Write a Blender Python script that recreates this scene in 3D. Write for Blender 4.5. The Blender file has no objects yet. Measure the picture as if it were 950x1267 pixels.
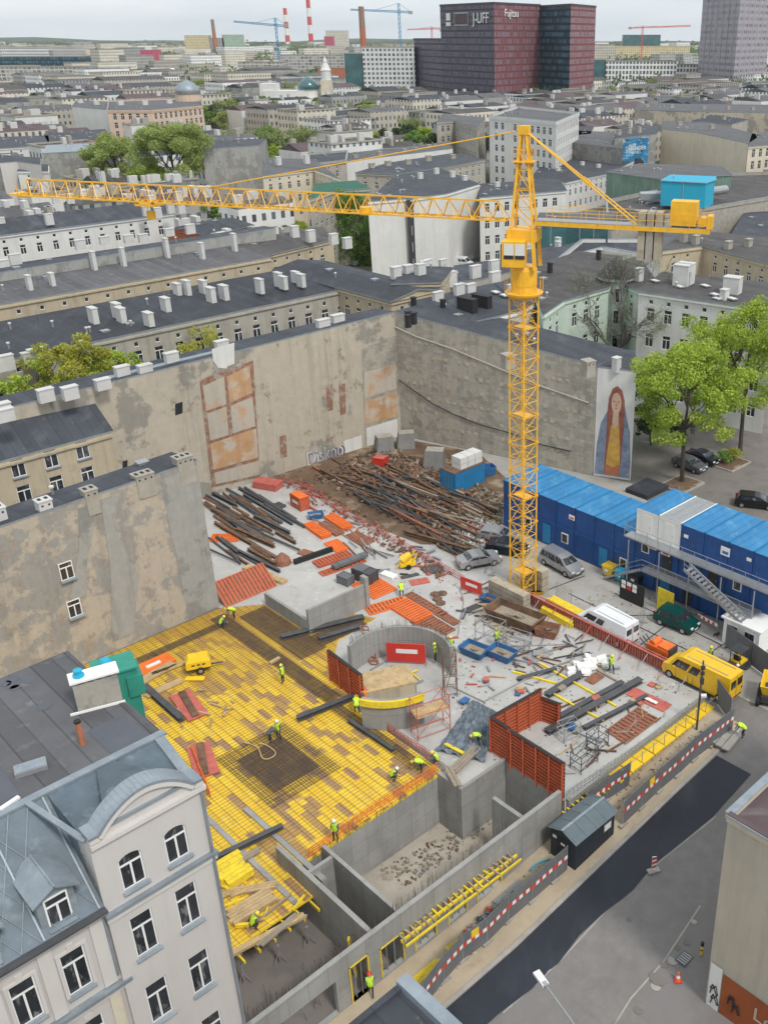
import bpy, bmesh, math, random
from mathutils import Vector, Matrix
random.seed(7)
C = bpy.context.scene.collection
R = math.radians
# ---------- camera model: pixel of the photograph (950x1267) <-> world ----------
F=1200.;PX=640.;PY=633.5;HY=45.;H=46.
T=math.atan((PY-HY)/F); ct,st=math.cos(T),math.sin(T)
def ray(px,py):
    a=(px-PX)/F;b=(PY-py)/F
    return (a,ct+b*st,-st+b*ct)
def P(px,py,z=0.0):
    r=ray(px,py);t=(z-H)/r[2];return (r[0]*t,r[1]*t,z)
AR=R(46);EU=(math.cos(AR),math.sin(AR));EV=(-math.sin(AR),math.cos(AR))
def UV(p): return (p[0]*EU[0]+p[1]*EU[1],p[0]*EV[0]+p[1]*EV[1])
def XY(u,v,z=None):
    q=(u*EU[0]+v*EV[0],u*EU[1]+v*EV[1]); return q if z is None else (q[0],q[1],z)
def FV(px,py,v0):
    r=ray(px,py); t=v0/(r[0]*EV[0]+r[1]*EV[1]); return (UV((r[0]*t,r[1]*t))[0],H+r[2]*t)
def FU(px,py,u0):
    r=ray(px,py); t=u0/(r[0]*EU[0]+r[1]*EU[1]); return (UV((r[0]*t,r[1]*t))[1],H+r[2]*t)
STREET_V=32.3
def zst(u):
    t=min(1,max(0,(u-29)/27.0)); return -2.5+2.5*t
def G(px,py):
    z=0
    for _ in range(12):
        p=P(px,py,z);u,v=UV(p)
        z=zst(u) if v<STREET_V else 0
    return P(px,py,z)
def GS(px,py):
    z=-2
    for _ in range(20):
        p=P(px,py,z); z=zst(UV(p)[0])
    return P(px,py,z)
# ---------- materials ----------
M={}
def nodes(name):
    m=bpy.data.materials.new(name);m.use_nodes=True
    nt=m.node_tree;b=nt.nodes['Principled BSDF'];return m,nt,b
def mix(nt,fac,a,b,mode='MIX'):
    n=nt.nodes.new('ShaderNodeMix');n.data_type='RGBA';n.blend_type=mode
    for s,vv in ((0,fac),(6,a),(7,b)):
        if isinstance(vv,bpy.types.NodeSocket): nt.links.new(vv,n.inputs[s])
        elif s==0: n.inputs[0].default_value=vv
        else: n.inputs[s].default_value=(*vv,1)
    return n.outputs[2]
def noise(nt,vec,scale,det=4,rough=.6,stretch=None):
    if stretch:
        mp=nt.nodes.new('ShaderNodeMapping');mp.inputs['Scale'].default_value=stretch
        nt.links.new(vec,mp.inputs[0]);vec=mp.outputs[0]
    n=nt.nodes.new('ShaderNodeTexNoise');n.inputs['Scale'].default_value=scale
    n.inputs['Detail'].default_value=det;n.inputs['Roughness'].default_value=rough
    nt.links.new(vec,n.inputs['Vector']);return n.outputs[0]
def ramp(nt,fac,a,b,c0=(0,0,0),c1=(1,1,1)):
    n=nt.nodes.new('ShaderNodeValToRGB');n.color_ramp.elements[0].position=a;n.color_ramp.elements[1].position=b
    n.color_ramp.elements[0].color=(*c0,1);n.color_ramp.elements[1].color=(*c1,1)
    nt.links.new(fac,n.inputs[0]);return n.outputs[0]
def math_(nt,op,a,b=None,c=None):
    n=nt.nodes.new('ShaderNodeMath');n.operation=op
    for i,vv in enumerate((a,b,c)):
        if vv is None: continue
        if isinstance(vv,bpy.types.NodeSocket): nt.links.new(vv,n.inputs[i])
        else: n.inputs[i].default_value=vv
    return n.outputs[0]
def coords(nt,rand=True):
    tc=nt.nodes.new('ShaderNodeTexCoord');v=tc.outputs['Object']
    if rand:
        oi=nt.nodes.new('ShaderNodeObjectInfo')
        s=nt.nodes.new('ShaderNodeVectorMath');s.operation='SCALE';s.inputs[0].default_value=(37,53,19)
        nt.links.new(oi.outputs['Random'],s.inputs['Scale'])
        a=nt.nodes.new('ShaderNodeVectorMath');a.operation='ADD'
        nt.links.new(v,a.inputs[0]);nt.links.new(s.outputs[0],a.inputs[1]);v=a.outputs[0]
    return v
def mat(name,col,rough=.85,var=.25,scale=.8,patches=(),metal=0,bump=0,bscale=8,streak=0,spec=None,objvar=0):
    """col varied by noise; patches: list of (colour, scale, lo, hi[, stretch])"""
    m,nt,b=nodes(name);v=coords(nt)
    f=noise(nt,v,scale,5,.65)
    base=mix(nt,ramp(nt,f,.3,.72),tuple(c*(1-var) for c in col),tuple(min(1,c*(1+var)) for c in col))
    for p in patches:
        f2=noise(nt,v,p[1],6,.62,p[4] if len(p)>4 else None)
        base=mix(nt,ramp(nt,f2,p[2],p[3]),base,p[0])
    if streak:
        f3=noise(nt,v,1.4,5,.7,(1,1,.08))
        base=mix(nt,math_(nt,'MULTIPLY',ramp(nt,f3,.48,.75),streak),base,tuple(c*.45 for c in col))
    if objvar:
        oi=nt.nodes.new('ShaderNodeObjectInfo')
        k=math_(nt,'MULTIPLY_ADD',oi.outputs['Random'],2*objvar,1-objvar)
        hs=nt.nodes.new('ShaderNodeHueSaturation');nt.links.new(k,hs.inputs['Value']);nt.links.new(base,hs.inputs['Color']);base=hs.outputs[0]
    nt.links.new(base,b.inputs['Base Color']);b.inputs['Roughness'].default_value=rough;b.inputs['Metallic'].default_value=metal
    if spec is not None:b.inputs['Specular IOR Level'].default_value=spec
    if bump:
        bn=nt.nodes.new('ShaderNodeBump');bn.inputs['Strength'].default_value=bump;bn.inputs['Distance'].default_value=.05
        nt.links.new(noise(nt,v,bscale,4),bn.inputs['Height']);nt.links.new(bn.outputs[0],b.inputs['Normal'])
    M[name]=m;return m
mat('concrete',(.33,.325,.31),.85,.14,.35,[((.24,.235,.225),.9,.55,.8),((.42,.41,.39),2.2,.62,.75)],bump=.2,streak=.35)
mat('slab_concrete',(.45,.44,.42),.85,.13,.18,[((.35,.335,.31),.5,.52,.78),((.58,.57,.55),1.7,.6,.72),((.26,.22,.18),.28,.64,.74)],bump=.15)
mat('yard',(.36,.345,.32),.9,.15,.15,[((.25,.235,.21),.45,.5,.75),((.44,.42,.39),.9,.6,.75),((.3,.24,.18),.2,.6,.75)],bump=.2)
mat('pitfloor',(.4,.36,.3),.9,.2,.3,[((.24,.2,.15),.5,.55,.68)],bump=.4,bscale=3)
mat('sand',(.44,.36,.26),.95,.15,.4,[((.34,.27,.19),.8,.5,.75),((.5,.46,.38),2,.6,.75)],bump=.4,bscale=3)
mat('dirt',(.15,.095,.06),.95,.3,.4,[((.33,.26,.18),.35,.5,.65),((.1,.06,.035),1.1,.55,.65)],bump=.6,bscale=2)
mat('ground',(.2,.19,.17),.95,.2,.02,[((.1,.12,.06),.012,.52,.6)])
mat('asphalt_new',(.019,.023,.034),.62,.35,.25,[((.06,.065,.08),.35,.52,.85,(1,.25,1)),((.015,.016,.022),.6,.6,.75)],bump=.3,bscale=25)
mat('asphalt_old',(.205,.192,.185),.9,.14,1.2,[((.165,.155,.15),.1,.48,.75),((.25,.235,.225),.5,.6,.85),((.13,.125,.12),2.4,.68,.76),((.2,.19,.185),.35,.55,.7,(1,.2,1))],bump=.2,bscale=20)
mat('court',(.19,.17,.155),.92,.12,.3,[((.13,.12,.11),.5,.5,.75)])
mat('kerb',(.35,.33,.3),.9,.2,1)
def seams(m,w,h,dark,col=None):
    nt=m.node_tree;b=nt.nodes['Principled BSDF'];src=b.inputs['Base Color'].links[0].from_socket
    tb=nt.nodes.new('ShaderNodeTexBrick');tb.inputs['Scale'].default_value=1;tb.inputs['Brick Width'].default_value=w;tb.inputs['Row Height'].default_value=h;tb.offset=0
    tb.inputs['Color1'].default_value=(1,1,1,1);tb.inputs['Color2'].default_value=(.88,.88,.87,1);tb.inputs['Mortar'].default_value=(dark,dark,dark,1);tb.inputs['Mortar Size'].default_value=.02
    u=nt.nodes.new('ShaderNodeUVMap');nt.links.new(u.outputs[0],tb.inputs['Vector'])
    nt.links.new(mix(nt,1.0,src,tb.outputs[0],'MULTIPLY'),b.inputs['Base Color'])
seams(M['concrete'],1.25,1.35,.68)
def wallmat(name,plaster,grey,brick,t1=.52,t2=.62,sc=.22,blocks=False):
    m,nt,b=nodes(name);v=coords(nt,False)
    f=noise(nt,v,sc,12,.66);g=noise(nt,v,sc*5,10,.75);h=noise(nt,v,sc*2.1,12,.72,(1.3,1.3,.9))
    base=mix(nt,ramp(nt,g,.3,.7),tuple(c*.86 for c in plaster),tuple(c*1.1 for c in plaster))
    base=mix(nt,ramp(nt,f,t1-.015,t1+.02),base,mix(nt,ramp(nt,g,.35,.65),tuple(c*.8 for c in grey),grey))
    tcb=nt.nodes.new('ShaderNodeTexBrick');tcb.inputs['Scale'].default_value=1;tcb.inputs['Brick Width'].default_value=.3 if not blocks else .9;tcb.inputs['Row Height'].default_value=.09 if not blocks else .42
    tcb.inputs['Color1'].default_value=(*brick,1);tcb.inputs['Color2'].default_value=(*[c*.7 for c in brick],1);tcb.inputs['Mortar'].default_value=(*[c*.9 for c in grey],1);tcb.inputs['Mortar Size'].default_value=.015
    uvn=nt.nodes.new('ShaderNodeUVMap');nt.links.new(uvn.outputs[0],tcb.inputs['Vector'])
    base=mix(nt,ramp(nt,h,t2,t2+.05),base,tcb.outputs[0])
    s=noise(nt,v,1.1,5,.7,(1,1,.06))
    base=mix(nt,math_(nt,'MULTIPLY',ramp(nt,s,.5,.78),.45),base,tuple(c*.4 for c in grey))
    nt.links.new(base,b.inputs['Base Color']);b.inputs['Roughness'].default_value=.93
    bn=nt.nodes.new('ShaderNodeBump');bn.inputs['Strength'].default_value=.5;bn.inputs['Distance'].default_value=.08
    nt.links.new(f,bn.inputs['Height']);nt.links.new(bn.outputs[0],b.inputs['Normal'])
    M[name]=m
wallmat('wall_patchy',(.44,.385,.315),(.335,.32,.295),(.4,.31,.24),.475,.545,.3)
wallmat('wall_beige',(.46,.41,.33),(.31,.29,.25),(.33,.2,.14),.53,.6,.17)
wallmat('wall_block',(.4,.37,.31),(.29,.27,.23),(.4,.375,.32),.58,.46,.2,True)
wallmat('wall_grey',(.34,.335,.315),(.28,.275,.26),(.32,.25,.2),.52,.68)
mat('plaster_tan',(.47,.40,.29),.92,.1,.3,[((.36,.31,.23),.5,.56,.75)],streak=.5)
mat('plaster_grey',(.4,.375,.325),.92,.12,.3,[((.3,.28,.245),.5,.54,.75)],streak=.5)
mat('plaster_white',(.66,.655,.63),.9,.07,.3,[((.5,.49,.46),.6,.62,.8)],streak=.25)
mat('plaster_cream',(.62,.56,.44),.9,.08,.3,[((.48,.44,.36),.6,.6,.8)],streak=.35)
mat('plaster_pink',(.62,.47,.36),.9,.08,.2,streak=.2)
mat('plaster_mint',(.5,.59,.51),.9,.06,.3,streak=.2)
mat('render_lilac',(.56,.53,.505),.9,.045,.25,[((.5,.47,.45),.4,.6,.85)],streak=.14)
mat('render_trim',(.6,.57,.54),.9,.05,.4,streak=.15)
mat('felt',(.045,.05,.062),.8,.25,.25,[((.08,.086,.1),.6,.53,.75,(1,.3,1)),((.028,.03,.036),.4,.58,.75),((.12,.12,.12),1.3,.66,.74)],bump=.1,objvar=.2)
mat('felt_brown',(.075,.07,.07),.88,.2,.25,[((.12,.115,.11),.6,.53,.75),((.045,.042,.042),.4,.58,.75)],objvar=.15)
mat('felt_grey',(.11,.11,.117),.88,.18,.3,[((.09,.09,.1),.35,.48,.68),((.2,.195,.19),.7,.58,.75)],bump=.1)
def feltseam(m,k=.6,sp=1.05):
    nt=m.node_tree;b=nt.nodes['Principled BSDF'];src=b.inputs['Base Color'].links[0].from_socket
    tc=nt.nodes.new('ShaderNodeTexCoord');d=nt.nodes.new('ShaderNodeVectorMath');d.operation='DOT_PRODUCT';d.inputs[1].default_value=(*EU,0);nt.links.new(tc.outputs['Object'],d.inputs[0])
    f=math_(nt,'FRACT',math_(nt,'DIVIDE',d.outputs['Value'],sp));l=math_(nt,'LESS_THAN',f,.07)
    wn=nt.nodes.new('ShaderNodeTexWhiteNoise');wn.noise_dimensions='1D';nt.links.new(math_(nt,'FLOOR',math_(nt,'DIVIDE',d.outputs['Value'],sp)),wn.inputs['W'])
    c=mix(nt,math_(nt,'MULTIPLY',l,1-k),src,(.012,.012,.014));hs=nt.nodes.new('ShaderNodeHueSaturation');nt.links.new(math_(nt,'MULTIPLY_ADD',wn.outputs[0],.3,.85),hs.inputs['Value']);nt.links.new(c,hs.inputs['Color']);nt.links.new(hs.outputs[0],b.inputs['Base Color'])
for q_ in('felt','felt_brown','felt_grey'): feltseam(M[q_])
mat('green_dark',(.02,.11,.07),.8,.3,.5)
mat('felt_patch',(.1,.108,.128),.85,.12,.5)
mat('roof_red_brown',(.1,.07,.075),.8,.25,.3,[((.2,.17,.17),.6,.55,.75,(.2,1,1))])
mat('slate',(.105,.14,.17),.55,.25,.7,[((.21,.25,.285),1.2,.55,.75),((.11,.14,.165),.5,.58,.7)],metal=.1)
mat('zinc',(.27,.31,.345),.5,.2,.8,[((.36,.4,.43),1.5,.55,.75)],metal=.25)
mat('chimney_white',(.56,.555,.54),.9,.08,1,[((.5,.49,.47),1.5,.58,.75)])
mat('chimney_grey',(.36,.335,.29),.92,.15,1,[((.24,.22,.19),1.5,.55,.72)])
mat('white',(.78,.78,.76),.6,.04,1); mat('frame_white',(.8,.8,.79),.5,.02,2)
mat('black',(.02,.02,.022),.7,.2,1); mat('dark',(.045,.045,.05),.8,.2,1)
mat('glass',(.03,.034,.04),.1,.5,.6,[((.2,.2,.2),1.6,.56,.66,(1.4,1,.5))],spec=.8); mat('glass_blue',(.03,.06,.09),.1,.5,.5,spec=.8)  # pale patches in glass paint curtains and reflections into its colour
mat('glass_teal',(.05,.13,.14),.12,.4,.15,spec=.8)
mat('glass_green',(.15,.24,.19),.3,.25,.3,spec=.5)
mat('crane_yellow',(.84,.46,.03),.45,.1,1.5,[((.5,.25,.03),4,.62,.75)])
mat('yellow',(.84,.55,.02),.5,.1,1); mat('yellow_beam',(.8,.6,.03),.7,.15,2,[((.5,.36,.08),3,.55,.7)])
mat('orange',(.8,.17,.03),.5,.15,1); mat('red_form',(.52,.11,.045),.65,.2,1.5,[((.35,.12,.07),2.5,.55,.7)])
mat('form_rust',(.26,.12,.075),.85,.3,1.5,[((.4,.13,.07),2,.5,.65)])
mat('red',(.6,.04,.03),.5,.1,1); mat('red_fade',(.5,.13,.1),.7,.2,2)
mat('steel_dark',(.1,.102,.11),.6,.25,1,[((.12,.1,.09),2,.55,.7)],metal=.3)
mat('steel_rust',(.17,.095,.055),.85,.35,1.2,[((.07,.05,.04),1.5,.5,.65),((.25,.16,.1),3,.6,.7)])
mat('galv',(.38,.39,.4),.45,.12,2,metal=.5); mat('rebar',(.12,.085,.065),.8,.3,2)
mat('wood',(.5,.36,.19),.85,.2,1.5,[((.36,.25,.13),2,.5,.7)]); mat('wood_old',(.3,.25,.19),.9,.2,1.5)
mat('ply_black',(.025,.02,.02),.6,.2,1)
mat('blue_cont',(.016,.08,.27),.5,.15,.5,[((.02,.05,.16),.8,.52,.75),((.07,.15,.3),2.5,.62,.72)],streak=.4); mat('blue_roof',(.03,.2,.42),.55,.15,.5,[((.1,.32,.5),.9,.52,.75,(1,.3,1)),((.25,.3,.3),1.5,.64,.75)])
mat('blue_tub',(.03,.13,.32),.6,.2,1); mat('blue_mid',(.02,.2,.42),.55,.15,.7)
mat('tarp',(.13,.16,.19),.6,.25,.9,[((.22,.26,.3),1.8,.52,.7)],bump=.8,bscale=1.5)
mat('turq',(.02,.37,.55),.6,.04,1); mat('green_paint',(.03,.26,.19),.6,.15,1)
mat('mesh_white',(.62,.62,.6),.8,.1,1); mat('stone_tan',(.42,.37,.28),.9,.15,.8,[((.25,.21,.15),1.2,.5,.7)],streak=.3)
mat('fence_grey',(.14,.145,.155),.7,.12,1,streak=.3); mat('shed_navy',(.02,.028,.04),.6,.2,1); mat('shed_roof',(.11,.145,.16),.5,.15,1)
mat('brick_orange',(.42,.15,.08),.9,.25,1.2); mat('rust_paint',(.33,.085,.025),.8,.15,.7)
mat('car_silver',(.42,.42,.43),.3,.04,1,metal=.6); mat('car_grey',(.16,.165,.18),.3,.05,1,metal=.5)
mat('car_dark',(.02,.026,.04),.25,.1,1,metal=.3); mat('car_black',(.012,.012,.014),.25,.1,1)
mat('car_green',(.004,.075,.065),.25,.05,1,metal=.3); mat('car_white',(.72,.73,.74),.3,.06,1,[((.5,.48,.45),2,.6,.8)])
mat('car_yellow',(.78,.48,.02),.35,.1,1,[((.5,.33,.08),2,.6,.8)]); mat('tyre',(.018,.018,.018),.9,.1,1); mat('rim',(.45,.45,.46),.35,.05,1,metal=.7)
mat('lamp_glass',(.7,.7,.68),.15,.02,1); mat('lamp_red',(.4,.01,.01),.2,.02,1)
mat('skin',(.5,.3,.21),.6,.05,3); mat('vest',(.55,.85,.05),.7,.08,3); mat('vest_orange',(.95,.25,.03),.7,.08,3)
mat('trouser',(.035,.04,.055),.9,.2,3); mat('shirt',(.1,.11,.14),.9,.2,3); mat('helmet_y',(.85,.72,.05),.4,.02,1); mat('helmet_w',(.8,.8,.78),.4,.02,1); mat('helmet_r',(.7,.05,.03),.4,.02,1)
mat('bark',(.075,.06,.048),.95,.3,2); mat('bark_grey',(.16,.15,.135),.95,.25,2)
def leafmat(name,a,b,sc=.5):
    m,nt,bs=nodes(name);v=coords(nt)
    f=noise(nt,v,sc,3);c=mix(nt,ramp(nt,f,.35,.65),a,b)
    f2=noise(nt,v,sc*8,2);c=mix(nt,math_(nt,'MULTIPLY',ramp(nt,f2,.4,.7),.5),c,tuple(x*.55 for x in a))
    nt.links.new(c,bs.inputs['Base Color']);bs.inputs['Roughness'].default_value=.7
    tr=nt.nodes.new('ShaderNodeBsdfTranslucent');nt.links.new(c,tr.inputs[0])
    mx=nt.nodes.new('ShaderNodeMixShader');mx.inputs[0].default_value=.35
    out=nt.nodes['Material Output'];nt.links.new(bs.outputs[0],mx.inputs[1]);nt.links.new(tr.outputs[0],mx.inputs[2]);nt.links.new(mx.outputs[0],out.inputs[0])
    M[name]=m
leafmat('leaf_lime',(.29,.42,.04),(.52,.62,.1)); leafmat('leaf_pale',(.3,.38,.1),(.45,.52,.17));leafmat('leaf_yellow',(.36,.38,.05),(.5,.48,.07)); leafmat('leaf_green',(.14,.27,.05),(.26,.4,.09))
leafmat('leaf_olive',(.22,.28,.08),(.34,.4,.14)); leafmat('leaf_dark',(.045,.085,.035),(.1,.15,.055)); leafmat('leaf_pink',(.45,.16,.2),(.55,.28,.3)); leafmat('grass',(.12,.2,.05),(.2,.28,.08),.05)
# deck plywood: random yellow / brown panels
def deckmat():
    m,nt,b=nodes('deck');tc=nt.nodes.new('ShaderNodeTexCoord');v=tc.outputs['Object']
    mp=nt.nodes.new('ShaderNodeMapping');mp.inputs['Rotation'].default_value=(0,0,-AR-R(90));nt.links.new(v,mp.inputs[0]);vv=mp.outputs[0]
    sp=nt.nodes.new('ShaderNodeSeparateXYZ');nt.links.new(vv,sp.inputs[0])
    bx=math_(nt,'DIVIDE',sp.outputs[0],1.0);row=math_(nt,'FLOOR',math_(nt,'DIVIDE',sp.outputs[1],.5))
    sh=math_(nt,'MULTIPLY',math_(nt,'MODULO',row,3),.33)
    cx=math_(nt,'FLOOR',math_(nt,'ADD',math_(nt,'DIVIDE',sp.outputs[0],1.5),sh));cy=row
    cb=nt.nodes.new('ShaderNodeCombineXYZ');nt.links.new(cx,cb.inputs[0]);nt.links.new(cy,cb.inputs[1])
    wn=nt.nodes.new('ShaderNodeTexWhiteNoise');nt.links.new(cb.outputs[0],wn.inputs[0])
    cl=noise(nt,vv,.13,2)
    k=math_(nt,'ADD',wn.outputs[0],math_(nt,'MULTIPLY',math_(nt,'SUBTRACT',cl,.5),.9))
    y=mix(nt,ramp(nt,wn.outputs[0],.0,1),(.76,.47,.02),(.86,.6,.04))
    br=mix(nt,ramp(nt,wn.outputs[0],.6,1),(.48,.28,.07),(.34,.2,.1))
    c=mix(nt,ramp(nt,k,.73,.75),y,br)
    dn=noise(nt,vv,.6,5);c=mix(nt,math_(nt,'MULTIPLY',ramp(nt,dn,.5,.8),.35),c,(.42,.3,.14))
    dn2=noise(nt,vv,2.6,8,.7);c=mix(nt,math_(nt,'MULTIPLY',ramp(nt,dn2,.52,.75),.5),c,(.5,.42,.3))
    def dt(d_):
        n_=nt.nodes.new('ShaderNodeVectorMath');n_.operation='DOT_PRODUCT';n_.inputs[1].default_value=(*d_,0);nt.links.new(v,n_.inputs[0]);return n_.outputs['Value']
    wv=math_(nt,'MULTIPLY_ADD',cl,16,math_(nt,'ADD',dt(EV),math_(nt,'MULTIPLY',dt(EU),.8)))
    wr=ramp(nt,math_(nt,'MULTIPLY',wv,.02),.36,.62);c=mix(nt,math_(nt,'MULTIPLY',wr,.72),c,mix(nt,wn.outputs[0],(.3,.17,.04),(.52,.3,.03)))
    # seams
    fx=math_(nt,'FRACT',math_(nt,'ADD',math_(nt,'DIVIDE',sp.outputs[0],1.5),sh));fy=math_(nt,'FRACT',math_(nt,'DIVIDE',sp.outputs[1],.5))
    s=math_(nt,'MAXIMUM',math_(nt,'LESS_THAN',fx,.02),math_(nt,'LESS_THAN',fy,.05))
    c=mix(nt,math_(nt,'MULTIPLY',s,.5),c,(.25,.13,.03))
    nt.links.new(c,b.inputs['Base Color']);b.inputs['Roughness'].default_value=.6;M['deck']=m
deckmat()
def winmat(name,wall,glass=(.05,.06,.07),sx=2.6,sz=3.3,wx=.42,wz=.5,band=None,rnd=.0,objv=.12):
    """facade of a far building: UV in metres, dark windows, slight wear"""
    m,nt,b=nodes(name);u=nt.nodes.new('ShaderNodeUVMap');sp=nt.nodes.new('ShaderNodeSeparateXYZ');nt.links.new(u.outputs[0],sp.inputs[0])
    ux=math_(nt,'DIVIDE',sp.outputs[0],sx);uy=math_(nt,'DIVIDE',sp.outputs[1],sz)
    fx=math_(nt,'FRACT',ux);fy=math_(nt,'FRACT',uy)
    ax=math_(nt,'LESS_THAN',math_(nt,'ABSOLUTE',math_(nt,'SUBTRACT',fx,.5)),wx/2);ay=math_(nt,'LESS_THAN',math_(nt,'ABSOLUTE',math_(nt,'SUBTRACT',fy,.52)),wz/2)
    w=math_(nt,'MULTIPLY',ax,ay)
    cb=nt.nodes.new('ShaderNodeCombineXYZ');nt.links.new(math_(nt,'FLOOR',ux),cb.inputs[0]);nt.links.new(math_(nt,'FLOOR',uy),cb.inputs[1])
    wn=nt.nodes.new('ShaderNodeTexWhiteNoise');nt.links.new(cb.outputs[0],wn.inputs[0])
    gl=mix(nt,wn.outputs[0],glass,tuple(min(1,g*3.2+.02) for g in glass))
    v=coords(nt);n1=noise(nt,v,.15,5)
    wc=mix(nt,ramp(nt,n1,.3,.7),tuple(c*.88 for c in wall),tuple(min(1,c*1.08) for c in wall))
    if band: wc=mix(nt,math_(nt,'LESS_THAN',fy,.1),wc,band)
    if rnd: wc=mix(nt,math_(nt,'MULTIPLY',wn.outputs[0],rnd),wc,tuple(c*.3 for c in wall))
    oi=nt.nodes.new('ShaderNodeObjectInfo');k=math_(nt,'MULTIPLY_ADD',oi.outputs['Random'],2*objv,1-objv)
    hs=nt.nodes.new('ShaderNodeHueSaturation');nt.links.new(k,hs.inputs['Value']);nt.links.new(wc,hs.inputs['Color'])
    c=mix(nt,w,hs.outputs[0],gl);nt.links.new(c,b.inputs['Base Color'])
    nt.links.new(math_(nt,'MULTIPLY_ADD',w,-.6,.85),b.inputs['Roughness']);M[name]=m
winmat('fw_white',(.7,.7,.68));winmat('fw_cream',(.62,.57,.47));winmat('fw_grey',(.37,.36,.34));winmat('fw_beige',(.46,.42,.36));winmat('fw_pink',(.6,.46,.36),sx=3.2,sz=4)
winmat('fw_bright',(.72,.72,.7),sx=3.2,sz=3.2,wx=.55,wz=.55);winmat('fw_yellow',(.62,.52,.3),sx=3.5,sz=3);winmat('fw_green',(.42,.55,.42),sx=3.5,sz=3)
winmat('fw_magenta',(.55,.08,.16),sx=6,sz=3,wx=.2);winmat('fw_skel',(.5,.49,.46),glass=(.12,.115,.11),sx=4.5,sz=3.2,wx=.8,wz=.7)
winmat('tower_dark',(.10,.075,.10),glass=(.045,.05,.075),sx=1.9,sz=4.1,wx=.5,wz=.72,band=(.05,.035,.045),rnd=.6,objv=0)
winmat('tower_red',(.3,.075,.07),glass=(.09,.085,.11),sx=1.9,sz=4.1,wx=.5,wz=.72,band=(.14,.05,.05),rnd=.55,objv=0)
winmat('tower_teal',(.01,.03,.045),glass=(.02,.06,.085),sx=3.6,sz=4.1,wx=.7,wz=.6,objv=0)
winmat('tower_grey',(.34,.31,.335),glass=(.07,.08,.1),sx=4.2,sz=5.2,wx=.72,wz=.42,band=(.42,.37,.4),objv=0)
winmat('office_white',(.75,.75,.73),glass=(.05,.055,.06),sx=3.2,sz=4.4,wx=.62,wz=.66,objv=0)
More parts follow.
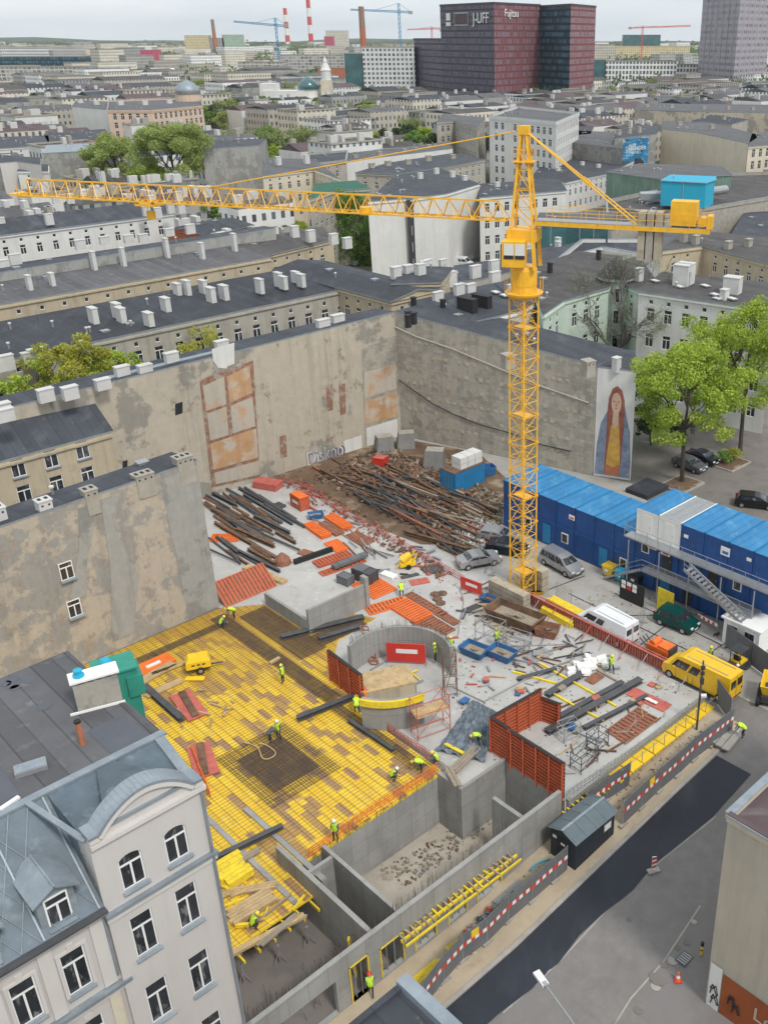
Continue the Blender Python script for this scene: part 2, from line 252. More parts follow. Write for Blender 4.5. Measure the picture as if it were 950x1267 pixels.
# ---------- mesh builder ----------
class MB:
    def __init__(s): s.v=[];s.f=[];s.m=[];s.uv=[];s.mats=[]
    def mi(s,mt):
        if mt not in s.mats: s.mats.append(mt)
        return s.mats.index(mt)
    def face(s,pts,mt,uv=None):
        n=len(s.v);s.v+= [tuple(p) for p in pts];s.f.append(tuple(range(n,n+len(pts))));s.m.append(s.mi(mt));s.uv.append(uv)
    def obox(s,o,ax,ay,az,mt):
        """box centred at o with half-axis vectors"""
        o=Vector(o);ax=Vector(ax);ay=Vector(ay);az=Vector(az)
        c=[o+ax*i+ay*j+az*k for k in(-1,1) for j in(-1,1) for i in(-1,1)]
        n=len(s.v);s.v+=[tuple(p) for p in c];k=s.mi(mt)
        fs=[(0,2,3,1),(4,5,7,6),(0,1,5,4),(2,6,7,3),(0,4,6,2),(1,3,7,5)]
        if ax.cross(ay).dot(az)<0: fs=[f[::-1] for f in fs]
        for f in fs: s.f.append(tuple(n+i for i in f));s.m.append(k);s.uv.append(None)
    def box(s,x0,x1,y0,y1,z0,z1,mt): s.obox(((x0+x1)/2,(y0+y1)/2,(z0+z1)/2),((x1-x0)/2,0,0),(0,(y1-y0)/2,0),(0,0,(z1-z0)/2),mt)
    def cbox(s,c,sx,sy,sz,mt,rot=0):
        """centre-bottom box, rot about z in degrees"""
        a=R(rot);s.obox((c[0],c[1],c[2]+sz/2),(math.cos(a)*sx/2,math.sin(a)*sx/2,0),(-math.sin(a)*sy/2,math.cos(a)*sy/2,0),(0,0,sz/2),mt)
    def bar(s,a,b,w,h,mt):
        a=Vector(a);b=Vector(b);d=b-a
        if d.length<1e-6:return
        up=Vector((0,0,1)) if abs(d.normalized().z)<.97 else Vector((1,0,0))
        sd=d.cross(up).normalized();u=sd.cross(d).normalized()
        s.obox((a+b)/2,d/2,sd*w/2,u*h/2,mt)
    def tube(s,a,b,r,mt,n=6,r2=None,cap=True):
        a=Vector(a);b=Vector(b);d=(b-a).normalized();up=Vector((0,0,1)) if abs(d.z)<.97 else Vector((1,0,0))
        x=d.cross(up).normalized();y=x.cross(d);r2=r if r2 is None else r2;k=len(s.v);mi=s.mi(mt)
        for p,rr in((a,r),(b,r2)):
            for i in range(n):
                t=2*math.pi*i/n;s.v.append(tuple(p+(x*math.cos(t)+y*math.sin(t))*rr))
        for i in range(n):
            j=(i+1)%n;s.f.append((k+i,k+n+i,k+n+j,k+j));s.m.append(mi);s.uv.append(None)
        if cap:
            s.f.append(tuple(k+i for i in range(n)));s.m.append(mi);s.uv.append(None)
            s.f.append(tuple(k+n+i for i in reversed(range(n))));s.m.append(mi);s.uv.append(None)
    def path(s,pts,r,mt,n=5):
        for a,b in zip(pts,pts[1:]): s.tube(a,b,r,mt,n)
    def prism(s,poly,z0,z1,mt,top=None,bot=True,uv=True):
        """vertical prism; CCW poly of (x,y); z1 may be a list"""
        if sum((poly[i][0]*poly[(i+1)%len(poly)][1]-poly[(i+1)%len(poly)][0]*poly[i][1]) for i in range(len(poly)))<0:
            poly=poly[::-1]; z1=z1[::-1] if isinstance(z1,list) else z1
        n=len(poly);z1s=z1 if isinstance(z1,list) else [z1]*n;acc=0
        for i in range(n):
            j=(i+1)%n;a=poly[i];b=poly[j];L=math.dist(a,b)
            s.face([(a[0],a[1],z0),(b[0],b[1],z0),(b[0],b[1],z1s[j]),(a[0],a[1],z1s[i])],mt,[(acc,z0),(acc+L,z0),(acc+L,z1s[j]),(acc,z1s[i])] if uv else None);acc+=L
        if top: s.face([(p[0],p[1],z) for p,z in zip(poly,z1s)],top)
        if bot: s.face([(p[0],p[1],z0) for p in poly[::-1]],top or mt)
    def lathe(s,c,prof,mt,n=16,cap=True):
        """prof list of (r,z)"""
        k=len(s.v);mi=s.mi(mt)
        for r,z in prof:
            for i in range(n):
                t=2*math.pi*i/n;s.v.append((c[0]+r*math.cos(t),c[1]+r*math.sin(t),c[2]+z))
        for q in range(len(prof)-1):
            for i in range(n):
                j=(i+1)%n;s.f.append((k+q*n+i,k+q*n+j,k+(q+1)*n+j,k+(q+1)*n+i));s.m.append(mi);s.uv.append(None)
        if cap:
            s.f.append(tuple(k+i for i in reversed(range(n))));s.m.append(mi);s.uv.append(None)
            q=(len(prof)-1)*n;s.f.append(tuple(k+q+i for i in range(n)));s.m.append(mi);s.uv.append(None)
    def wall(s,a,b,z0,z1,holes,mt,rev=.18,mrev=None):
        """wall face a->b (left to right seen from outside) with window holes (s0,s1,h0,h1)"""
        L=math.dist(a,b);d=((b[0]-a[0])/L,(b[1]-a[1])/L);nx,ny=d[1],-d[0]
        holes=[h for h in holes if h[0]>.05 and h[1]<L-.05 and h[3]<z1-.02]
        ss=sorted({0,L}|{x for h in holes for x in h[:2]});zs=sorted({z0,z1}|{x for h in holes for x in h[2:]})
        pt=lambda t,z,o=0:(a[0]+d[0]*t-nx*o,a[1]+d[1]*t-ny*o,z)
        for i in range(len(ss)-1):
            run=None
            for j in range(len(zs)-1):
                cx=(ss[i]+ss[i+1])/2;cz=(zs[j]+zs[j+1])/2
                inh=any(h[0]<cx<h[1] and h[2]<cz<h[3] for h in holes)
                if inh: continue
                s.face([pt(ss[i],zs[j]),pt(ss[i+1],zs[j]),pt(ss[i+1],zs[j+1]),pt(ss[i],zs[j+1])],mt,[(ss[i],zs[j]),(ss[i+1],zs[j]),(ss[i+1],zs[j+1]),(ss[i],zs[j+1])])
        mr=mrev or mt
        for h in holes:
            p=[(h[0],h[2]),(h[1],h[2]),(h[1],h[3]),(h[0],h[3])]
            for q in range(4):
                e,f=p[q],p[(q+1)%4];s.face([pt(*e),pt(*e,rev),pt(*f,rev),pt(*f)][::-1],mr)
            s.face([pt(*x,rev+.02) for x in p],M['dark'])
    def build(s,name,parent=None,world=True,smooth=False,loc=None):
        me=bpy.data.meshes.new(name)
        off=Vector((0,0,0))
        if parent is not None and world: off=parent.location if parent.parent is None else parent.location+parent.parent.location
        if loc: off=Vector(loc)
        me.from_pydata([tuple(Vector(v)-off) for v in s.v],[],s.f)
        for mt in s.mats: me.materials.append(mt)
        me.polygons.foreach_set('material_index',s.m)
        if any(u for u in s.uv):
            ul=me.uv_layers.new(name='UVMap');
            for p,u in zip(me.polygons,s.uv):
                if u:
                    for li,c in zip(p.loop_indices,u): ul.data[li].uv=c
        if smooth: me.polygons.foreach_set('use_smooth',[True]*len(me.polygons))
        me.update();o=bpy.data.objects.new(name,me);C.objects.link(o)
        if parent is not None: o.parent=parent
        elif loc: o.location=loc
        return o
def tag(o,label=None,cat=None,group=None,kind=None):
    if label:o['label']=label
    if cat:o['category']=cat
    if group:o['group']=group
    if kind:o['kind']=kind
    return o
def thing(name,label,cat,loc=(0,0,0),rot=0,group=None):
    o=bpy.data.objects.new(name,None);C.objects.link(o);o.location=loc;o.rotation_euler=(0,0,R(rot));o.empty_display_size=.3
    return tag(o,label,cat,group)
def inst(me,name,parent,loc,rot=0,sc=None):
    """another object on shared mesh data, placed in the parent's local frame"""
    o=bpy.data.objects.new(name,me);C.objects.link(o);o.parent=parent;o.location=loc;o.rotation_euler=(0,0,rot)
    if sc:o.scale=sc
    return o
def dup(root,loc,rot=0,label=None,group=None,sc=None):
    r=root.copy();C.objects.link(r);r.location=loc;r.rotation_euler=(0,0,R(rot))
    if sc:r.scale=(sc,sc,sc)
    if label:r['label']=label
    if group:r['group']=group
    for ch in list(root.children):
        c=ch.copy();C.objects.link(c);c.parent=r
        for g in list(ch.children):
            d=g.copy();C.objects.link(d);d.parent=c
    return r
def struct(name,mb,**k):
    o=mb.build(name,**k);o['kind']='structure';return o
def text_mesh(txt,size,mt,name,parent,loc,rx,rz,ext=.01):
    cu=bpy.data.curves.new(name,'FONT');cu.body=txt;cu.size=size;cu.extrude=ext;cu.align_x='CENTER';cu.align_y='CENTER'
    o=bpy.data.objects.new('t',cu);C.objects.link(o);bpy.context.view_layer.update()
    me=bpy.data.meshes.new_from_object(o.evaluated_get(bpy.context.evaluated_depsgraph_get()));bpy.data.objects.remove(o)
    me.materials.clear();me.materials.append(mt)
    q=bpy.data.objects.new(name,me);C.objects.link(q)
    if parent is not None: q.parent=parent;loc=tuple(Vector(loc)-parent.location)
    q.location=loc;q.rotation_euler=(rx,0,rz);return q
# ================= terrain =================
def ub(mb,u0,u1,v0,v1,z0,z1,mt):
    mb.prism([XY(u0,v0),XY(u1,v0),XY(u1,v1),XY(u0,v1)],z0,z1,mt,top=mt)
def usheet(name,poly,z,mt,cut=True):
    mb=MB();mb.face([XY(u,v,z) for u,v in poly],M[mt]);return struct(name,mb)
mb=MB()
g=M['ground']
def gq(u0,u1,v0,v1,z=-.06): mb.face([XY(u0,v0,z),XY(u1,v0,z),XY(u1,v1,z),XY(u0,v1,z)],g)
gq(56,9000,-9000,9000);gq(-9000,38.1,40.3,9000);gq(38.1,56,32.3,9000);gq(-9000,13,32.3,40.3)
def strip(mb,rows,mt,dz=0):
    """rows (u,vlo,vhi) following the street's slope"""
    for (a,al,ah),(b,bl,bh) in zip(rows,rows[1:]):
        mb.face([XY(a,al,zst(a)+dz),XY(b,bl,zst(b)+dz),XY(b,bh,zst(b)+dz),XY(a,ah,zst(a)+dz)],mt)
strip(mb,[(-9000,-9000,32.3),(29,-9000,32.3),(56,-9000,32.3)],g,-.06)
mb.face([XY(13,32.3,-4.6),XY(38.1,32.3,-4.6),XY(38.1,50,-4.6),XY(13,50,-4.6)],g)
struct('ground',mb)
mb=MB();strip(mb,[(-60,-20,32.3),(29,-20,32.3),(56,-20,32.3)],M['asphalt_old'],-.03);struct('street',mb)
mb=MB();strip(mb,[(0,25.6,27.95),(25,25.7,28.0),(27.5,25.45,28),(29,25.55,28),(29.8,25.45,28),(32,25.75,28),(34,25.65,28.0),(36.5,25.35,28.0),(39.2,25.5,28.0),(42,25.2,28),(44.7,24.95,28.0),(49.6,25.1,27.95)],M['asphalt_new'],.01);struct('fresh_asphalt_lane',mb)
mb=MB();strip(mb,[(13,28.3,32.3),(29,28.3,32.3),(53.5,28.3,32.3)],M['sand'],.0);struct('sand_path',mb)
mb=MB()
for a,b in ((13,29),(29,53)):
    for w0,w1,dz0,dz1 in((28.02,28.3,-.3,.1),):
        A=[XY(a,w0,zst(a)+dz1),XY(b,w0,zst(b)+dz1),XY(b,w1,zst(b)+dz1),XY(a,w1,zst(a)+dz1)]
        B=[XY(a,w0,zst(a)+dz0),XY(b,w0,zst(b)+dz0),XY(b,w1,zst(b)+dz0),XY(a,w1,zst(a)+dz0)]
        mb.face(A,M['kerb']);mb.face([B[0],B[1],A[1],A[0]],M['kerb']);mb.face([B[2],B[3],A[3],A[2]],M['kerb'])
struct('kerb',mb)
usheet('building_site_ground',[(38.1,32.3),(64,32.3),(82,61),(80.5,66),(73,92),(46,94),(34.8,71),(34.8,40.3),(38.1,40.3)],-.03,'yard')
usheet('concrete_slab_edge',[(34.05,38.1),(38.1,38.1),(38.1,40.35),(34.05,40.35)],.0,'slab_concrete')
usheet('concrete_slab',[(38.1,32.35),(54.3,32.35),(54.3,51),(56.4,56),(57,77),(52.5,93),(46,94),(34.9,72),(34.9,40.3),(38.1,40.3)],.02,'slab_concrete')
usheet('dirt_patch',[(52,93.2),(55.5,88),(55,80),(54.5,74),(55.3,67),(58.5,63.5),(61.5,61.5),(63.6,66),(72,70),(76,80),(72,91.8)],.05,'dirt')
mb=MB();ub(mb,13,22.4,32.3,50,-4.5,-2.6,M['court']);ub(mb,22.4,38.1,32.3,40.3,-4.7,-4.3,M['pitfloor']);struct('pit_floor',mb)  # void part takes a darker concrete tone, its shade put into the colour
mb=MB();mb.face([XY(83,20,-.0),XY(140,20,-.0),XY(125,76,-.0),XY(84,62,-.0)],M['court']);struct('courtyard',mb)
mb=MB()
for u,v,w in ((70,30,0),): mb.face([XY(56,12,0.0),XY(83,12,0.0),XY(83,34,0.0),XY(56,32,0.0)],M['yard'])
struct('yard_apron',mb)
# ================= concrete structure =================
CO=M['concrete']
def front_wall():
    t=thing('concrete_wall','long grey concrete wall with door and window openings along the sandy path','concrete wall',XY(25,32.3,-2.6))
    mb=MB();zb=-2.7;zt=1.5
    ops=[(14.6,19.0,-2.4,.1),(19.9,21.2,-2.5,.35),(22.0,23.7,-2.3,.0),(24.5,26.2,-2.3,-.2),(27.1,28.7,-2.3,-.3),(29.5,31.7,-2.3,-.4)]
    a=XY(13.6,32.0);b=XY(37.3,32.0);L=23.7
    holes=[(o[0]-13.6,o[1]-13.6,o[2],o[3]) for o in ops]
    # front and back faces plus reveals
    ss=sorted({0,L}|{x for h in holes for x in h[:2]});zs=sorted({zb,zt}|{x for h in holes for x in h[2:]})
    for i in range(len(ss)-1):
        for j in range(len(zs)-1):
            cx=(ss[i]+ss[i+1])/2;cz=(zs[j]+zs[j+1])/2
            if any(h[0]<cx<h[1] and h[2]<cz<h[3] for h in holes): continue
            for v,fl in((32.0,0),(32.3,1)):
                q=[XY(13.6+ss[i],v,zs[j]),XY(13.6+ss[i+1],v,zs[j]),XY(13.6+ss[i+1],v,zs[j+1]),XY(13.6+ss[i],v,zs[j+1])];w_=[(ss[i],zs[j]),(ss[i+1],zs[j]),(ss[i+1],zs[j+1]),(ss[i],zs[j+1])]
                mb.face(q[::-1] if fl else q,CO,w_[::-1] if fl else w_)
    for h in holes:
        p=[(h[0],h[2]),(h[1],h[2]),(h[1],h[3]),(h[0],h[3])]
        for e,f in zip(p,p[1:]+p[:1]): mb.face([XY(13.6+e[0],32.0,e[1]),XY(13.6+f[0],32.0,f[1]),XY(13.6+f[0],32.3,f[1]),XY(13.6+e[0],32.3,e[1])],CO)
    mb.face([XY(13.6,32,zt),XY(37.3,32,zt),XY(37.3,32.3,zt),XY(13.6,32.3,zt)],CO)
    mb.face([XY(37.3,32,zb),XY(37.3,32.3,zb),XY(37.3,32.3,zt),XY(37.3,32,zt)],CO);mb.face([XY(13.6,32.3,zb),XY(13.6,32,zb),XY(13.6,32,zt),XY(13.6,32.3,zt)],CO)
    mb.build('wall_body',t)
    for o in ops[1:]:
        f=MB();w=.07;y0,y1=31.95,32.02
        for q in ((o[0],o[0]+w,o[2],o[3]),(o[1]-w,o[1],o[2],o[3]),(o[0],o[1],o[3]-w,o[3])): ub(f,q[0],q[1],y0,y1,q[2],q[3],M['yellow_beam'])
        f.build('opening_frame',t)
        s=MB()
        for uu in (o[0]+(o[1]-o[0])*.33,o[0]+(o[1]-o[0])*.66):
            x,y=XY(uu,32.15);s.tube((x,y,o[2]),(x,y,o[3]),.035,M['galv'],6)
        s.build('shoring_prop',t)
front_wall()
def wallthing(name,label,boxes,mt=CO,cat='concrete wall'):
    mb=MB()
    for b in boxes: ub(mb,*b,mt)
    u=sum((b[0]+b[1])/2 for b in boxes)/len(boxes);v=sum((b[2]+b[3])/2 for b in boxes)/len(boxes);z=min(b[4] for b in boxes)
    return tag(mb.build(name,loc=XY(u,v,z)),label,cat)
wallthing('concrete_wall','tall grey concrete pit wall under the edge of the yellow deck',[(22.5,34.0,40.3,40.55,-4.6,-.12),(33.75,34.05,37.9,40.3,-4.6,.25),(34.05,38.1,37.9,38.15,-4.6,.25)])
wallthing('concrete_wall','short grey concrete stub wall standing inside the deep pit',[(34.6,34.9,32.35,35.8,-4.4,.3),])
wallthing('concrete_wall','narrow concrete shaft walls between yellow deck and front wall',[(21.6,21.9,32.35,41.5,-2.7,1.35),(24.0,24.25,32.35,40.2,-4.5,.6),(21.9,24.0,39.0,39.25,-4.5,.5)])
wallthing('concrete_wall','grey concrete edge wall of the slab above the sandy path',[(38.15,54.3,32.05,32.33,-2.7,.12),(38.0,38.14,32.35,37.85,-4.6,.0)])
wallthing('concrete_wall','concrete box wall standing beside the leaning red formwork panel',[(38.0,38.25,61.6,68.2,-.1,1.3),(38.0,44.0,61.35,61.6,-.1,2.4),(44.0,44.4,61.2,61.9,0,3.1)])
# core wall
def ring(mb,cu,cv,r0,r1,a0,a1,z0,z1,mt,n=26):
    for i in range(n):
        t0=R(a0+(a1-a0)*i/n);t1=R(a0+(a1-a0)*(i+1)/n)
        pl=[(cu+r*math.cos(t),cv+r*math.sin(t)) for r,t in((r0,t0),(r1,t0),(r1,t1),(r0,t1))]
        mb.prism([XY(*q) for q in pl],z0,z1,mt,top=mt,bot=False)
mb=MB();cu_,cv_=39.4,50.6
ring(mb,38.8,50.4,4.1,4.4,-32,116,0,2.7,CO);ring(mb,37.6,49.9,4.3,4.6,203,262,0,2.7,CO)
tag(mb.build('concrete_wall',loc=XY(cu_,cv_,0)),'round concrete stair core wall rising above the slab','concrete wall')
# ================= yellow deck =================
dk=[(14.6,37.8),(22.5,37.8),(22.5,40.3),(34.3,40.3),(34.4,50),(36.0,55.5),(39,58.8),(43.5,59.3),(42.6,61.3),(38,61.35),(37.95,68.4),(34.85,70.7),(25,70.8),(14.6,70.8)]
t=thing('formwork_deck','large yellow plywood formwork deck covered in a rebar grid','formwork deck',XY(27,50,0))
mb=MB();mb.prism([XY(*p) for p in dk],-.12,0.03,M['yellow_beam'],top=M['deck']);mb.build('plywood_deck',t)
mb=MB()
for i in range(7):
    uu=15.4+i*1.0;mb.bar(XY(uu,36.9,-.3),XY(uu,44,-.3),.1,.2,M['yellow_beam'])
mb.build('girder',t)
from mathutils.geometry import intersect_line_line_2d
def clipline(poly,a,b):
    """parts of the segment a-b inside poly (uv)"""
    ts=[0,1];n=len(poly)
    for i in range(n):
        c,d=poly[i],poly[(i+1)%n];rx,ry=b[0]-a[0],b[1]-a[1];sx,sy=d[0]-c[0],d[1]-c[1];den=rx*sy-ry*sx
        if abs(den)<1e-9: continue
        t_=((c[0]-a[0])*sy-(c[1]-a[1])*sx)/den;k=((c[0]-a[0])*ry-(c[1]-a[1])*rx)/den
        if 0<t_<1 and 0<=k<=1: ts.append(t_)
    ts.sort();out=[]
    for p,q in zip(ts,ts[1:]):
        m=(p+q)/2;x,y=a[0]+(b[0]-a[0])*m,a[1]+(b[1]-a[1])*m;ins=False
        for i in range(n):
            c,d=poly[i],poly[(i+1)%n]
            if (c[1]>y)!=(d[1]>y) and x<(d[0]-c[0])*(y-c[1])/(d[1]-c[1])+c[0]: ins=not ins
        if ins and q-p>.005: out.append(((a[0]+(b[0]-a[0])*p,a[1]+(b[1]-a[1])*p),(a[0]+(b[0]-a[0])*q,a[1]+(b[1]-a[1])*q)))
    return out
rb=M['rebar']
def grid(mb,poly,su,sv,z,w,j=.03):
    us=[p[0] for p in poly];vs=[p[1] for p in poly]
    x=min(us)+su/2
    while x<max(us):
        xx=x+random.uniform(-j,j)
        for a,b in clipline(poly,(xx,min(vs)-1),(xx,max(vs)+1)): mb.bar(XY(*a,z),XY(*b,z),w,w,rb)
        x+=su
    y=min(vs)+sv/2
    while y<max(vs):
        yy=y+random.uniform(-j,j)
        for a,b in clipline(poly,(min(us)-1,yy),(max(us)+1,yy)): mb.bar(XY(*a,z+w),XY(*b,z+w),w,w,rb)
        y+=sv
mb=MB();grid(mb,dk,.62,.31,.08,.014);mb.build('rebar_grid',t)
def matpatch(label,poly,s=.11,z=.12,w=.025):
    mb=MB();grid(mb,poly,s,s,z,w);c=(sum(p[0] for p in poly)/len(poly),sum(p[1] for p in poly)/len(poly))
    # thin dark plywood tray under the dense mat
    tag(mb.build('rebar_mat',loc=XY(*c,z)),label,'rebar mat')
def quad_uv(u0,u1,v0,v1): return [(u0,v0),(u1,v0),(u1,v1),(u0,v1)]
matpatch('square dark dense rebar mat in the middle of the yellow deck',quad_uv(24.9,28.6,46.9,51.6),.1)
matpatch('larger thin rebar mat round the dark square on the deck',quad_uv(23.9,29.6,45.6,52.8),.22,.17)
matpatch('long dark rebar strip along the deck edge beside the round core',quad_uv(33.0,33.9,41.5,52),.12)
matpatch('long dark rebar strip running past the worker in yellow vest',quad_uv(33.2,34.6,52.3,69.5),.12)
matpatch('thick dark rebar strip between deck and concrete box wall',quad_uv(35.2,37.8,58.6,68),.16,.13,.03)
matpatch('dark rebar strip along the foot of the patchy firewall',quad_uv(25,34,67.6,68.5),.13)
matpatch('dark rebar field on the deck behind the round core',quad_uv(37.5,42.3,59.0,61),.13,.13,.03)
wallthing('concrete_strip','narrow concrete wall top crossing the deck near the lilac tenement',[(20.4,20.75,38,52,-.1,.12)])
wallthing('concrete_strip','concrete wall top beside the stacked timber at the lower deck end',[(22.6,22.95,38.2,47,-.1,.14)])
def upx(a,b,z,w,h,mt,name,label,cat,group=None,fn=None):
    """bar lying on the ground between two photo pixels"""
    pa=P(*a,z);pb=P(*b,z)
    mb=MB();mb.bar((pa[0],pa[1],pa[2]+h/2),(pb[0],pb[1],pb[2]+h/2),w,h,mt);
    return tag(mb.build(name,loc=((pa[0]+pb[0])/2,(pa[1]+pb[1])/2,z)),label,cat,group)
def girder(a,b,z,label,w=.45,h=.35,mt=None,name='steel_girder',group=None):
    """I-section girder between two pixels"""
    mt=mt or M['steel_dark'];pa=Vector(P(*a,z));pb=Vector(P(*b,z));mb=MB()
    for dz,ww,hh in((.03,w,.06),(h-.03,w,.06)): mb.bar(pa+Vector((0,0,dz)),pb+Vector((0,0,dz)),ww,hh,mt)
    mb.bar(pa+Vector((0,0,h/2)),pb+Vector((0,0,h/2)),.08,h-.12,mt)
    return tag(mb.build(name,loc=(pa+pb)/2),label,'girder',group)
girder((368,891),(452,858),.15,'dark steel girder crossing the yellow deck towards the round core')
girder((238,1078),(350,1024),.2,'dark steel girder lying across the deck above the stacked timber',.35,.3)
girder((180,852),(226,893),.12,'dark steel girder at the deck edge beside the green roof hatch',.5,.4)
girder((432,893),(487,930),.12,'short dark girder on the deck just below the round core',.3,.25)
girder((348,790),(450,765),.15,'dark steel girder in front of the concrete box wall',.6,.3)
girder((395,792),(448,776),.15,'second dark girder in front of the concrete box wall, nearer the core',.5,.3)
# stray planks on the deck
def plank_pile(label,pts,z,w,h,mt,name='timber_pile',cat='timber'):
    mb=MB()
    for a,b,*r in pts:
        pa=Vector(P(*a,z));pb=Vector(P(*b,z));dz=(r[0] if r else 0)+h/2;mb.bar(pa+Vector((0,0,dz)),pb+Vector((0,0,dz)),w,h,mt)
    c=P(*pts[0][0],z);return tag(mb.build(name,loc=c),label,cat)
def boards(label,a,b,n,rows,z,w,h,mt,spread=(0,1),jit=2,name='timber',cat='timber',group=None):
    """neat stack of boards between two pixels, each board of the stack a part"""
    pa=Vector(P(*a,z));pb=Vector(P(*b,z));d=(pb-pa).normalized();s=Vector((-d.y,d.x,0));t=thing(name,label,cat,(pa+pb)/2,0,group)
    for r in range(rows):
        for i in range(n):
            mb=MB();o=s*((i-(n-1)/2)*w*1.12)+Vector((0,0,h*(r+.5)+r*.01));j=random.uniform(-.15,.15)
            mb.bar(pa+o+d*j,pb+o+d*j,w,h,mt);mb.build('board',t)
    return t
boards('stack of yellow timber planks on the deck, below the dark girder',(285,1140),(338,1108),5,2,.1,.22,.15,M['wood'],name='timber_stack')
boards('small bright stack of yellow formwork panels at the lower deck end',(262,1085),(300,1062),3,2,.1,.4,.14,M['yellow_beam'],name='panel_stack')
boards('second bright stack of yellow formwork beams beside the first',(278,1098),(308,1078),3,3,.1,.3,.16,M['yellow_beam'],name='panel_stack')
boards('three timber beams lying loose across the lower deck',(268,1108),(342,1095),3,1,.1,.16,.14,M['wood'],name='timber_beams')
boards('light timber beams lying under the yellow panel stacks',(270,1082),(322,1052),2,1,.1,.2,.16,M['wood_old'],name='timber_beams')
boards('fan of light timber beams beside the yellow compressor',(182,862),(226,842),3,1,.1,.2,.16,M['wood'],name='timber_beams')
boards('pale timber beams nearest the green roof hatch',(172,846),(214,822),4,1,.1,.2,.16,M['wood'],name='timber_beams')
boards('two pale beams lying behind the fan of timber',(190,835),(232,820),2,1,.1,.18,.16,M['wood'],name='timber_beams')
boards('short pale beam lying on the deck by the worker',(334,822),(346,815),1,1,.1,.25,.2,M['wood'],name='timber_beam')
boards('plank edge of the deck overhanging the dark void',(283,1184),(374,1135),1,1,-.05,.35,.2,M['wood'],name='edge_board')
boards('row of pale planks laid along the deck edge above the void',(320,1172),(368,1132),2,1,.05,.18,.12,M['wood_old'],name='timber_beams')
for k,(a,b,l) in enumerate([((245,922),(258,960),'red-brown sheet pile lying by the white tenement corner'),((222,858),(246,888),'red primed steel plate lying on the deck left of centre'),]):
    pa=P(*a,.12);pb=P(*b,.12);mb=MB();mb.bar(Vector(pa)+Vector((0,0,.05)),Vector(pb)+Vector((0,0,.05)),1.6,.1,M['red_fade']);mb.bar(Vector(pa)+Vector((.2,0,.18)),Vector(pb)+Vector((-.2,0,.18)),.5,.16,M['steel_rust']);tag(mb.build('steel_plate',loc=pa),l,'steel plate')
mb=MB();mb.obox(Vector(P(190,822,.1)),Vector(XY(1.6,0,0)),Vector(XY(0,.8,0)),(0,0,.05),M['orange']);mb.obox(Vector(P(190,822,.2)),Vector(XY(.6,0,0)),Vector(XY(0,.15,0)),(0,0,.06),M['white']);tag(mb.build('orange_tray',loc=P(190,822,.1)),'orange plywood tray with a white board behind the timber fan','tray')
# props under the deck overhang
p0=None
for i,(px,py) in enumerate([(296,1180),(341,1155),(377,1132)]):
    x,y,_=P(px,py,-.2);mb=MB();mb.tube((x,y,-2.6),(x,y,-1.2),.06,M['galv'],8);mb.tube((x,y,-1.2),(x,y,-.3),.045,M['galv'],8);mb.tube((x,y,-1.25),(x,y,-1.15),.1,M['galv'],8)
    for a in range(3): mb.tube((x,y,-1.7),(x+.5*math.cos(a*2.1),y+.5*math.sin(a*2.1),-2.6),.025,M['galv'],5)
    mb.cbox((x,y,-.32),.25,.25,.03,M['galv'])
    tag(mb.build('shoring_prop',loc=(x,y,-2.6)),['steel shoring prop nearest the white tenement under the deck overhang','middle steel shoring prop under the deck overhang','right steel shoring prop under the deck overhang'][i],'shoring prop','props under the deck overhang')
mb=MB();a=XY(21.2,33.4);mb.bar((a[0],a[1],-2.6),(a[0]-.2,a[1],.4),.3,.12,M['yellow_beam']);tag(mb.build('leaning_beam',loc=(*a,-2.6)),'yellow formwork beam leaning upright in the dark void','beam')
# starter bars on top of walls: one uncountable brush
mb=MB()
for i in range(150):
    u=random.uniform(13.8,33);x,y=XY(u,32.45+random.choice((0,.12)));z=random.uniform(.8,1.4);mb.bar((x,y,0),(x+random.uniform(-.05,.05),y,1.5+random.uniform(.2,.55)),.016,.016,rb)
for i in range(140):
    u=random.uniform(14,37.5);v=random.uniform(33,36);x,y=XY(u,v);z0=-2.6 if u<22.4 else -4.3;mb.bar((x,y,z0),(x+random.uniform(-.15,.15),y+random.uniform(-.15,.15),z0+random.uniform(.5,1.3)),.02,.02,rb)
for i in range(90):
    u=random.uniform(23,33.5);x,y=XY(u,40.2);mb.bar((x,y,0),(x,y,random.uniform(.3,.7)),.016,.016,rb)
for i in range(120):
    t_=R(random.uniform(-30,114));x,y=XY(38.8+4.25*math.cos(t_),50.4+4.25*math.sin(t_));z0=2.7
    mb.bar((x,y,z0),(x,y,z0+random.uniform(.3,.8)),.016,.016,rb)
tag(mb.build('starter_bars'),'thin rusty rebar starters sticking up along the pit and front walls','rebar',kind='stuff')
